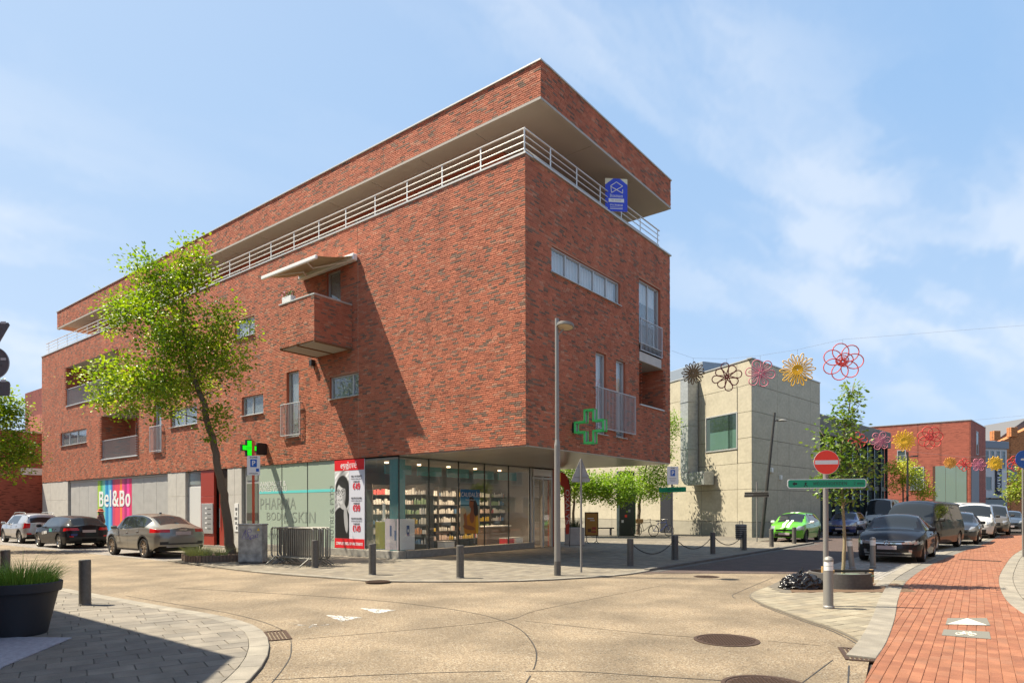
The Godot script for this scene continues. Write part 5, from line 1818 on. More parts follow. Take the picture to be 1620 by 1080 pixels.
	# plates
	for k in 2:
		if not c.has("plate_f") and k == 0: continue
		if not c.has("plate_r") and k == 1: continue
		var y: float = c.plate_f if k == 0 else c.plate_r
		var z: float = c.front + c.bulge_f + spl(c.nose, y) if k == 0 else c.back - c.bulge_r + spl(c.tail, y)
		var sg = 1.0 if k == 0 else -1.0
		boxp(t, "number_plate", Vector3(0, y, z + sg * 0.004), Vector3(0.52, 0.115, 0.02), mats["plate blur"], 0.004)
	# seams of doors and handles
	for d in c.get("seams", []):
		for s in [-1.0, 1.0]:
			var sm = MB.new()
			var y = 0.30
			while y < spl(c.belt, d) - 0.03:
				var hs = half_section(c, d)
				var x0 = side_x(hs, y)
				var x1 = side_x(hs, y + 0.06)
				sm.quad(Vector3(s * (x0 + 0.0015), y, d - 0.004), Vector3(s * (x0 + 0.0015), y, d + 0.004), Vector3(s * (x1 + 0.0015), y + 0.06, d + 0.004), Vector3(s * (x1 + 0.0015), y + 0.06, d - 0.004))
				y += 0.06
			mpart(t, "door_gap", sm, mats["black plastic"])
	for d in c.get("handles", []):
		for s in [-1.0, 1.0]:
			var y: float = spl(c.belt, d) - 0.13
			boxp(t, "door_handle", Vector3(s * (side_x(half_section(c, d), y) + 0.012), y, d), Vector3(0.025, 0.03, 0.19), c.paint, 0.008)
	return t

func side_x(hs: Array, y: float) -> float:
	for j in LOW_ROWS:
		if y >= hs[j].y and y <= hs[j + 1].y: return lerpf(hs[j].x, hs[j + 1].x, (y - hs[j].y) / maxf(1e-4, hs[j + 1].y - hs[j].y))
	return hs[0].x if y < hs[0].y else hs[LOW_ROWS].x

func rim_mesh(r: float, spokes: int, twin: bool) -> ArrayMesh:
	var m = MB.new()
	m.X = Transform3D(Basis(Vector3(0, 0, 1), -PI / 2), Vector3.ZERO)
	m.lathe([Vector2(r * 0.90, -0.06), Vector2(r * 0.92, 0.06), Vector2(r * 1.0, 0.085), Vector2(r * 1.02, 0.098), Vector2(r * 0.95, 0.095), Vector2(r * 0.90, 0.06)], 28)
	m.lathe([Vector2(r * 0.20, 0.03), Vector2(r * 0.20, 0.085), Vector2(r * 0.12, 0.095), Vector2(0, 0.095)], 14)
	m.X = Transform3D()
	for i in spokes:
		for k in ([-0.16, 0.16] if twin else [0.0]):
			var g = TAU * i / spokes
			var b = Basis(Vector3(1, 0, 0), g)
			var w = r * (0.10 if twin else 0.17)
			m.X = Transform3D(b, Vector3.ZERO)
			var p0 = Vector3(0.075, r * 0.12, 0)
			var p1 = Vector3(0.082, r * 0.95, r * k * 1.6)
			var o = Vector3(0, 0, w)
			m.quad(p0 - o * 0.8, p0 + o * 0.8, p1 + o, p1 - o)
			m.quad(p0 + o * 0.8, p0 + o * 0.8 - Vector3(0.04, 0, 0), p1 + o - Vector3(0.04, 0, 0), p1 + o)
			m.quad(p0 - o * 0.8 - Vector3(0.04, 0, 0), p0 - o * 0.8, p1 - o, p1 - o - Vector3(0.04, 0, 0))
	m.X = Transform3D()
	return m.mesh()

func car_materials() -> void:
	var g = plain("car glass", lin(0.018, 0.022, 0.026), 0.03)
	g.metallic_specular = 0.5
	plain("black gloss", lin(0.012, 0.012, 0.013), 0.12)
	plain("black plastic", lin(0.022, 0.022, 0.022), 0.65)
	plain("lamp clear", lin(0.42, 0.43, 0.44), 0.08, 0.6)
	plain("lamp red", lin(0.50, 0.012, 0.014), 0.10)
	plain("chrome", lin(0.62, 0.62, 0.62), 0.15, 1.0)
	plain("silver plastic", lin(0.36, 0.36, 0.35), 0.35, 0.5)
	plain("white paint", lin(0.75, 0.75, 0.73), 0.3)
	plain("tyre", lin(0.022, 0.021, 0.020), 0.85)
	plain("alloy", lin(0.42, 0.40, 0.37), 0.35, 0.8)
	plain("dark alloy", lin(0.04, 0.04, 0.04), 0.4, 0.6)
	plain("bronze alloy", lin(0.40, 0.33, 0.26), 0.4, 0.7)
	plain("plate blur", lin(0.42, 0.35, 0.35), 0.5)

func head(dir: Vector3) -> float:
	# turn that points the nose (+z) along dir
	return atan2(dir.x, dir.z)

func build_cars() -> void:
	car_materials()
	# ---- grey coupe-backed SUV, seen from behind
	var c = {"front": 2.22, "back": -2.24, "zf": 1.34, "zr": -1.34, "wr": 0.355, "arch": 0.41, "rim": 0.76, "spokes": 5, "twin": true, "rim_mat": mats["bronze alloy"],
		"paint": paint("grey paint", lin(0.20, 0.195, 0.17), 0.35), "trim": 0.05, "trim_low": 0.30,
		"plan": [[-2.24, 0.74], [-2.1, 0.86], [-1.6, 0.915], [0, 0.925], [1.5, 0.90], [2.0, 0.83], [2.22, 0.68]],
		"top": [[-2.24, 1.06], [-2.05, 1.12], [-1.75, 1.21], [-1.0, 1.47], [-0.4, 1.545], [0.2, 1.555], [0.6, 1.52], [1.25, 1.12], [1.5, 1.06], [2.0, 0.97], [2.22, 0.86]],
		"belt": [[-2.24, 1.00], [-1.2, 1.06], [0, 1.00], [1.2, 0.97], [2.22, 0.80]],
		"rail": [[-2.24, 0.66], [-1.7, 0.62], [-0.8, 0.56], [0.4, 0.58], [1.2, 0.74], [2.22, 0.60]],
		"sill": [[-2.24, 0.42], [-1.8, 0.24], [1.8, 0.24], [2.22, 0.30]], "nose": [[0.2, -0.08], [0.6, 0.0], [0.9, -0.04]], "tail": [[0.25, 0.14], [0.45, 0.0], [0.7, -0.01], [0.95, 0.05], [1.1, 0.10]],
		"bulge_r": 0.16, "mirror": [0.78, 1.04], "plate_r": 0.86, "seams": [0.85, -0.12, -0.98], "handles": [-0.05, -0.9],
		"rules": [["rear_window", ["top"], -1.83, -1.02, 1.0, 1.6, 0.0, 0.50], ["windscreen", ["top"], 0.62, 1.28, 1.0, 1.6, 0.0, 0.56], ["side_window", ["glass"], -0.10, 0.78, 1.02, 1.44, 0.3, 1.0, -0.9], ["side_window", ["glass"], -0.98, -0.17, 1.06, 1.44, 0.3, 1.0, 0.15], ["side_window", ["glass"], -1.22, -1.04, 1.10, 1.40, 0.3, 1.0, 0.9], ["window_trim", ["glass"], -1.35, 0.95, 1.0, 1.49, 0.3, 1.0, -0.2],
			["tail_light", ["rear", "side"], -2.6, -1.80, 0.88, 1.0, 0.42, 1.0], ["lower_trim", ["rear"], -3, 0, 0.2, 0.36, 0, 1.0], ["lower_trim", ["rear"], -3, 0, 0.46, 0.60, 0.50, 1.0], ["reflector", ["rear"], -3, 0, 0.5, 0.55, 0.6, 0.75], ["lower_trim", ["rear"], -3, 0, 0.47, 0.50, 0, 0.9]]}
	var q = car("parked_car", "dusty grey coupe-backed SUV parked nearest the tree, seen from behind", grid(14.42, -3.85, 0.006), head(A), c)
	boxp(q, "rear_emblem", Vector3(0, 0.985, -2.37), Vector3(0.26, 0.05, 0.01), mats["chrome"], 0.004)
	boxp(q, "exhaust_trim", Vector3(0.0, 0.40, -2.33), Vector3(1.1, 0.05, 0.02), mats["silver plastic"], 0.005)
	var ft = MB.new()
	ft.box(Vector3(0, 1.56, -0.62), Vector3(0.05, 0.05, 0.16), 0.02)
	mpart(q, "roof_aerial", ft, mats["black gloss"])

	# ---- black hatchback with a painted side
	c = {"front": 2.15, "back": -2.17, "zf": 1.335, "zr": -1.335, "wr": 0.325, "arch": 0.37, "rim": 0.74, "spokes": 5, "twin": true,
		"paint": paint("black paint", lin(0.008, 0.008, 0.011), 0.0),
		"plan": [[-2.17, 0.72], [-2.0, 0.84], [-1.5, 0.895], [0, 0.90], [1.5, 0.88], [1.95, 0.80], [2.15, 0.62]],
		"top": [[-2.17, 1.05], [-2.02, 1.18], [-1.75, 1.36], [-1.2, 1.415], [-0.4, 1.44], [0.15, 1.435], [0.5, 1.40], [1.15, 1.03], [1.4, 0.98], [1.95, 0.86], [2.15, 0.72]],
		"belt": [[-2.17, 0.97], [-1.2, 0.98], [0, 0.93], [1.2, 0.89], [2.15, 0.68]],
		"rail": [[-2.17, 0.60], [-1.7, 0.55], [-0.8, 0.55], [0.3, 0.57], [1.1, 0.70], [2.15, 0.55]],
		"sill": [[-2.17, 0.34], [-1.8, 0.20], [1.8, 0.20], [2.15, 0.24]], "nose": [[0.2, -0.06], [0.6, 0.0], [0.8, -0.06]], "tail": [[0.25, 0.10], [0.45, 0.0], [0.8, 0.03], [0.98, 0.06], [1.4, 0.18]],
		"bulge_r": 0.12, "mirror": [0.70, 0.98], "plate_r": 0.76, "seams": [0.75, -0.20, -1.0], "handles": [-0.1, -0.95],
		"rules": [["rear_window", ["top"], -2.3, -1.62, 1.02, 1.6, 0.0, 0.56], ["rear_window", ["rear", "glass"], -2.6, -1.9, 1.0, 1.6, 0.0, 0.56], ["windscreen", ["top"], 0.50, 1.18, 0.9, 1.6, 0.0, 0.56], ["side_window", ["glass"], -0.20, 0.68, 0.96, 1.33, 0.3, 1.0, -0.9], ["side_window", ["glass"], -1.0, -0.26, 0.98, 1.33, 0.3, 1.0, 0.2], ["side_window", ["glass"], -1.36, -1.08, 1.02, 1.30, 0.3, 1.0, 0.8], ["window_trim", ["glass"], -1.5, 0.9, 0.9, 1.37, 0.3, 1.0, -0.2],
			["tail_light", ["rear", "side"], -2.6, -1.86, 0.80, 0.93, 0.40, 1.0], ["lower_trim", ["rear"], -3, 0, 0.2, 0.44, 0.3, 1.0], ["reflector", ["rear"], -3, 0, 0.50, 0.56, 0.58, 0.82], ["lower_trim", ["rear"], -3, 0, 0.46, 0.49, 0, 0.9]]}
	q = car("parked_car", "black hatchback parked between the grey SUV and the silver crossover", grid(23.40, -3.62, 0.006), head(A), c)
	var pl = MB.new()
	for k in 3: pl.box(Vector3(0.905, 0.66 + 0.02 * k, 0.55 - 0.22 * k), Vector3(0.004, 0.13, 0.17), 0.0)
	mpart(q, "door_lettering", pl, mats["white paint"])
	boxp(q, "door_sticker", Vector3(0.905, 0.80, -0.45), Vector3(0.004, 0.14, 0.34), plain("teal sticker", lin(0.05, 0.35, 0.32), 0.4))
	boxp(q, "plate_holder_text", Vector3(0, 0.56, -2.27), Vector3(0.42, 0.045, 0.01), mats["silver plastic"])
	boxp(q, "bumper_panel", Vector3(0.52, 0.615, -2.245), Vector3(0.34, 0.09, 0.012), plain("blue bumper film", lin(0.02, 0.035, 0.16), 0.2))
	for s in [-1.0, 1.0]:
		var ex = MB.new()
		ex.tube(Vector3(s * 0.55, 0.29, -2.05), Vector3(s * 0.55, 0.29, -2.22), 0.045, -1, 14, false)
		mpart(q, "tailpipe", ex, mats["chrome"])

	# ---- silver crossover, furthest left
	c = {"front": 2.0, "back": -2.05, "zf": 1.295, "zr": -1.295, "wr": 0.325, "arch": 0.38, "rim": 0.72, "spokes": 8,
		"paint": paint("silver paint", lin(0.42, 0.42, 0.43), 0.55), "trim": 0.055, "trim_low": 0.34,
		"plan": [[-2.05, 0.72], [-1.9, 0.82], [-1.4, 0.86], [0, 0.87], [1.4, 0.86], [1.85, 0.78], [2.0, 0.62]],
		"top": [[-2.05, 1.06], [-1.98, 1.30], [-1.8, 1.49], [-1.2, 1.53], [-0.4, 1.545], [0.1, 1.54], [0.5, 1.49], [1.15, 1.06], [1.4, 1.02], [1.85, 0.90], [2.0, 0.76]],
		"belt": [[-2.05, 1.04], [-1.2, 1.02], [0, 0.97], [1.2, 0.95], [2.0, 0.72]],
		"rail": [[-2.05, 0.60], [-1.7, 0.56], [-0.8, 0.57], [0.3, 0.58], [1.1, 0.70], [2.0, 0.55]],
		"sill": [[-2.05, 0.36], [-1.8, 0.24], [1.8, 0.24], [2.0, 0.28]], "tail": [[0.25, 0.10], [0.45, 0.0], [0.8, 0.02], [1.05, 0.06], [1.5, 0.14]],
		"bulge_r": 0.10, "mirror": [0.70, 1.03], "plate_r": 0.70, "seams": [0.75, -0.15, -1.0], "handles": [-0.1, -0.92],
		"rules": [["rear_window", ["rear", "glass"], -2.6, -1.80, 1.08, 1.42, 0.0, 0.60], ["rear_window", ["top"], -2.3, -1.88, 1.08, 1.44, 0.0, 0.56], ["windscreen", ["top"], 0.50, 1.18, 0.9, 1.6, 0.0, 0.56], ["side_window", ["glass"], -0.15, 0.68, 1.0, 1.43, 0.3, 1.0, -0.9], ["side_window", ["glass"], -1.05, -0.22, 1.02, 1.43, 0.3, 1.0, 0.25], ["tail_light", ["rear", "side"], -2.6, -1.88, 0.78, 1.02, 0.56, 1.0], ["lower_trim", ["rear"], -3, 0, 0.2, 0.46, 0.0, 1.0], ["reflector", ["rear"], -3, 0, 0.48, 0.53, 0.52, 0.74]]}
	q = car("parked_car", "silver crossover with roof rails, leftmost parked car", grid(30.2, -3.25, 0.006), head(A), c)
	for s in [-1.0, 1.0]:
		var rm = MB.new()
		rm.path([Vector3(s * 0.60, 1.50, 0.35), Vector3(s * 0.60, 1.56, 0.2), Vector3(s * 0.60, 1.58, -0.5), Vector3(s * 0.60, 1.56, -1.35), Vector3(s * 0.60, 1.49, -1.5)], 0.02)
		mpart(q, "roof_rail", rm, mats["silver plastic"])

	# ---- black saloon, front towards the camera
	c = {"front": 2.22, "back": -2.52, "zf": 1.395, "zr": -1.395, "wr": 0.335, "arch": 0.38, "rim": 0.76, "spokes": 10,
		"paint": paint("black metallic", lin(0.007, 0.008, 0.012), 0.0),
		"plan": [[-2.52, 0.72], [-2.3, 0.84], [-1.6, 0.905], [0, 0.915], [1.5, 0.90], [1.9, 0.85], [2.10, 0.76], [2.22, 0.64]],
		"top": [[-2.52, 1.02], [-2.2, 1.09], [-1.7, 1.14], [-0.95, 1.37], [-0.4, 1.455], [0.1, 1.47], [0.45, 1.44], [1.22, 1.02], [1.45, 0.985], [1.9, 0.90], [2.12, 0.80], [2.22, 0.72]],
		"belt": [[-2.52, 0.94], [-1.2, 0.98], [0, 0.95], [1.25, 0.90], [1.9, 0.78], [2.22, 0.66]],
		"rail": [[-2.52, 0.62], [-1.7, 0.66], [-0.8, 0.56], [0.3, 0.58], [1.15, 0.76], [1.9, 0.62], [2.22, 0.50]],
		"sill": [[-2.52, 0.34], [-1.9, 0.20], [1.8, 0.19], [2.22, 0.20]], "nose": [[0.15, -0.05], [0.35, 0.02], [0.6, 0.0], [0.75, -0.06]],
		"bulge_f": 0.17, "mirror": [0.78, 1.0], "plate_f": 0.47, "seams": [0.95, -0.05, -1.05], "handles": [0.0, -0.95], "blend_f": 0.4,
		"rules": [["windscreen", ["top"], 0.46, 1.24, 0.9, 1.6, 0.0, 0.60], ["rear_window", ["top"], -1.70, -0.95, 1.0, 1.6, 0.0, 0.50], ["side_window", ["glass"], -0.05, 0.80, 0.98, 1.36, 0.3, 1.0, -0.9], ["side_window", ["glass"], -1.0, -0.12, 1.0, 1.36, 0.3, 1.0, 0.3], ["side_window", ["glass"], -1.34, -1.06, 1.02, 1.30, 0.3, 1.0, 1.0], ["chrome_trim", ["glass"], -1.5, 0.9, 0.94, 0.985, 0.3, 1.0, -0.5],
			["headlight", ["front", "side"], 1.78, 2.6, 0.575, 0.665, 0.44, 1.0], ["chrome_trim", ["front"], 1.8, 3, 0.65, 0.668, 0.0, 0.46], ["chrome_trim", ["front"], 1.8, 3, 0.59, 0.606, 0.0, 0.46], ["grille", ["front"], 1.8, 3, 0.545, 0.68, 0.0, 0.46], ["fog_light", ["front"], 1.8, 3, 0.32, 0.40, 0.54, 0.76], ["chrome_trim", ["front"], 1.8, 3, 0.30, 0.318, 0.0, 0.80], ["air_intake", ["front"], 1.8, 3, 0.23, 0.40, 0.0, 0.80], ["silver_trim", ["front"], 1.8, 3, 0.205, 0.225, 0, 0.8]]}
	q = car("parked_car", "black saloon with a round chrome badge parked facing the camera behind two bollards", grid(-7.80, 10.05, 0.022), head(-B), c)
	var bd = MB.new()
	var bz = 2.42
	var ring = []
	for i in 20: ring.append(Vector3(cos(TAU * i / 20) * 0.068, 0.612 + sin(TAU * i / 20) * 0.068, bz))
	bd.path(ring, 0.008, 6, true)
	bd.path([Vector3(-0.034, 0.670, bz), Vector3(0, 0.618, bz), Vector3(0.034, 0.670, bz)], 0.007)
	bd.path([Vector3(-0.062, 0.632, bz), Vector3(-0.03, 0.556, bz), Vector3(0, 0.606, bz), Vector3(0.03, 0.556, bz), Vector3(0.062, 0.632, bz)], 0.007)
	mpart(q, "front_badge", bd, mats["chrome"])

	# ---- black van behind it
	q = van("parked_van", "long black van with dark side windows standing behind the black saloon", grid(-7.72, 17.3, 0.022), head(-B) - 0.13, paint("black van paint", lin(0.007, 0.007, 0.010), 0.0), 5.7, 1.97, 1.95, true)
	# ---- small dark hatchback in the gap
	var h = hatch("dark hatch paint", lin(0.035, 0.036, 0.04))
	car("parked_car", "dark hatchback half hidden between the black van and the white van", grid(-8.6, 23.2, 0.022), head(-B), h)
	q = van("parked_van", "white delivery van parked facing the camera beyond the black van", grid(-8.85, 31.4, 0.022), head(-B), paint("van white", lin(0.55, 0.55, 0.53), 0.0), 5.0, 1.92, 1.96, false)
	q = van("parked_van", "grey-brown van parked behind the white van", grid(-9.45, 37.0, 0.022), head(-B), paint("van taupe", lin(0.13, 0.115, 0.095), 0.3), 5.0, 1.90, 1.94, true)
	car("parked_car", "dark blue-grey car at the right end of the parked row", grid(-10.3, 43.2, 0.022), head(-B), hatch("slate paint", lin(0.06, 0.075, 0.10)))

	# ---- lime green hatchback with white stripes
	c = hatch("lime paint", lin(0.10, 0.40, 0.012))
	c.paint.metallic = 0.0
	c.rules.push_front(["hood_stripe", ["top"], 1.05, 2.2, 0.7, 1.2, 0.045, 0.19])
	c.rules.push_front(["hood_stripe", ["top"], -1.6, 0.40, 1.4, 1.6, 0.045, 0.19])
	c.mirror_mat = mats["white paint"]
	c.rim_mat = mats["dark alloy"]
	c.seams = [0.75, -0.55]
	car("parked_car", "lime green hatchback with two white bonnet stripes beside the beige building", grid(-1.70, 21.2, 0.01), head(-B), c)
	# ---- blue hatchback
	c = hatch("blue paint", lin(0.012, 0.028, 0.13))
	c.rules.push_front(["chrome_trim", ["front"], 1.8, 3, 0.60, 0.625, 0.0, 0.5])
	car("parked_car", "dark blue hatchback parked behind the lime green one", grid(-2.15, 31.5, 0.01), head(-B), c)
	# ---- high white van in front of the glass front
	q = van("parked_van", "tall white van parked behind the dark blue hatchback", grid(-2.35, 43.5, 0.01), head(-B), paint("van white", lin(0.55, 0.55, 0.53), 0.0), 5.6, 2.45, 2.0, false)
	q = van("parked_van", "white van roof showing far behind the black van", grid(-6.6, 56.0, 0.01), head(-B) - 0.5, paint("van white", lin(0.55, 0.55, 0.53), 0.0), 5.2, 2.2, 1.96, false)

func hatch(pname: String, col: Color) -> Dictionary:
	return {"front": 1.98, "back": -1.98, "zf": 1.255, "zr": -1.255, "wr": 0.31, "arch": 0.36, "rim": 0.72, "spokes": 7, "step": 0.055,
		"paint": paint(pname, col, 0.2),
		"plan": [[-1.98, 0.70], [-1.8, 0.80], [-1.3, 0.85], [0, 0.86], [1.3, 0.85], [1.75, 0.77], [1.98, 0.58]],
		"top": [[-1.98, 1.05], [-1.88, 1.30], [-1.65, 1.43], [-1.0, 1.48], [-0.3, 1.49], [0.15, 1.48], [0.5, 1.42], [1.2, 1.02], [1.4, 0.985], [1.8, 0.86], [1.98, 0.74]],
		"belt": [[-1.98, 1.02], [-1.1, 1.0], [0, 0.94], [1.2, 0.90], [1.75, 0.80], [1.98, 0.68]],
		"rail": [[-1.98, 0.58], [-1.6, 0.54], [-0.7, 0.54], [0.3, 0.56], [1.15, 0.72], [1.98, 0.50]],
		"sill": [[-1.98, 0.32], [-1.7, 0.20], [1.7, 0.19], [1.98, 0.22]], "nose": [[0.15, -0.05], [0.4, 0.0], [0.6, 0.0], [0.8, -0.08]], "tail": [[0.25, 0.08], [0.5, 0.0], [1.0, 0.05], [1.4, 0.14]],
		"bulge_f": 0.20, "mirror": [0.70, 0.98], "plate_f": 0.42, "plate_r": 0.72, "seams": [0.75, -0.35], "handles": [-0.25], "mirror_mat": mats["black gloss"],
		"rules": [["windscreen", ["top"], 0.48, 1.22, 0.9, 1.6, 0.0, 0.60], ["rear_window", ["rear", "glass", "top"], -2.6, -1.72, 1.06, 1.42, 0.0, 0.55], ["side_window", ["glass"], -0.45, 0.72, 0.97, 1.38, 0.3, 1.0, -0.9], ["side_window", ["glass"], -1.25, -0.52, 1.0, 1.38, 0.3, 1.0, 0.4],
			["headlight", ["front", "side", "glass"], 1.58, 2.6, 0.60, 0.80, 0.50, 1.0], ["grille", ["front"], 1.8, 3, 0.55, 0.64, 0.0, 0.42], ["air_intake", ["front"], 1.8, 3, 0.26, 0.44, 0.0, 0.48], ["air_intake", ["front"], 1.8, 3, 0.26, 0.42, 0.58, 0.78], ["tail_light", ["rear", "side"], -2.6, -1.8, 0.76, 1.0, 0.55, 1.0]]}

func van(called: String, label: String, at: Vector3, heading: float, pt: Material, len: float, high: float, wide: float, side_glass: bool) -> Node3D:
	var f = len * 0.5
	var w = wide * 0.5
	var zf = f - 0.92
	var zr = -f + 1.02
	var c = {"front": f - 0.08, "back": -f, "zf": zf, "zr": zr, "wr": 0.34, "arch": 0.40, "rim": 0.66, "spokes": 12, "paint": pt, "step": 0.06,
		"plan": [[-f, w * 0.90], [-f + 0.2, w * 0.98], [0, w], [f - 1.0, w * 0.99], [f - 0.4, w * 0.92], [f - 0.08, w * 0.70]],
		"top": [[-f, high - 0.10], [-f + 0.25, high - 0.02], [0, high], [f - 1.9, high - 0.01], [f - 1.45, high - 0.10], [f - 0.75, 1.22], [f - 0.5, 1.13], [f - 0.2, 0.98], [f - 0.08, 0.86]],
		"belt": [[-f, 1.12], [0, 1.10], [f - 0.9, 1.03], [f - 0.08, 0.78]],
		"rail": [[-f, w * 0.74], [0, w * 0.78], [f - 1.5, w * 0.74], [f - 0.75, w * 0.86], [f - 0.08, w * 0.55]], "crown": [[-9, 0.10], [9, 0.10]],
		"sill": [[-f, 0.38], [-f + 0.4, 0.26], [f - 0.4, 0.25], [f - 0.08, 0.26]], "bulge_f": 0.22, "bulge_r": 0.04, "nose": [[0.15, -0.04], [0.5, 0.0], [0.85, -0.08]],
		"mirror": [f - 1.12, 1.20], "mirror_mat": mats["black plastic"], "plate_f": 0.46, "seams": [f - 1.1, f - 2.0, f - 3.3], "handles": [f - 1.9], "trim_low": 0.32,
		"rules": [["windscreen", ["top"], f - 1.48, f - 0.72, 1.1, high, 0.0, w * 0.80], ["side_window", ["glass"], f - 1.95, f - 1.05, 1.16, high - 0.24, 0.3, 1.2, -0.75],
			["headlight", ["front", "side", "glass"], f - 0.55, f + 1, 0.68, 0.90, w * 0.62, 1.2], ["grille", ["front"], f - 1, f + 1, 0.60, 0.76, 0, w * 0.5], ["air_intake", ["front"], f - 1, f + 1, 0.30, 0.50, 0, w * 0.6], ["lower_trim", ["front"], f - 1, f + 1, 0.2, 0.29, 0, 1.2], ["tail_light", ["rear", "side"], -f - 1, -f + 0.05, 0.9, 1.3, w * 0.8, 1.2]]}
	if side_glass:
		c.rules.append(["side_window", ["glass"], f - 3.4, f - 2.08, 1.16, high - 0.24, 0.3, 1.2])
		c.rules.append(["side_window", ["glass"], -f + 0.35, f - 3.5, 1.16, high - 0.24, 0.3, 1.2])
		c.rules.append(["rear_window", ["rear"], -f - 1, 0, 1.2, high - 0.2, 0, w * 0.7])
	var t = car(called, label, at, heading, c, "van", "parked cars")
	return t

# ---------------------------------------------------------------- street furniture
func on(x: float, z: float, y := PAVE) -> Vector3:
	return Vector3(x, y, z)

func pole_of(t: Node, called: String, h: float, r: float, material: Material, seg := 14) -> void:
	var m = MB.new()
	m.lathe([Vector2(r, 0), Vector2(r, h), Vector2(r * 0.9, h + 0.01), Vector2(0, h + 0.012)], seg)
	mpart(t, called, m, material)

func rounded(w: float, h: float, r: float, seg := 5) -> PackedVector2Array:
	var p = PackedVector2Array()
	for k in 4:
		var cx = (w * 0.5 - r) * (1 if k in [0, 3] else -1)
		var cy = (h * 0.5 - r) * (1 if k < 2 else -1)
		for i in seg + 1:
			var g = PI * 0.5 * (k + float(i) / seg)
			p.append(Vector2(cx + cos(g) * r, cy + sin(g) * r))
	return p

func disc(r: float, n := 32) -> PackedVector2Array:
	var p = PackedVector2Array()
	for i in n: p.append(Vector2(cos(TAU * i / n), sin(TAU * i / n)) * r)
	return p

func plate_at(t: Node, called: String, poly: PackedVector2Array, T: Transform3D, z0: float, z1: float, material: Material) -> MeshInstance3D:
	var m = MB.new()
	m.X = T
	m.plate(poly, z0, z1)
	return mpart(t, called, m, material)

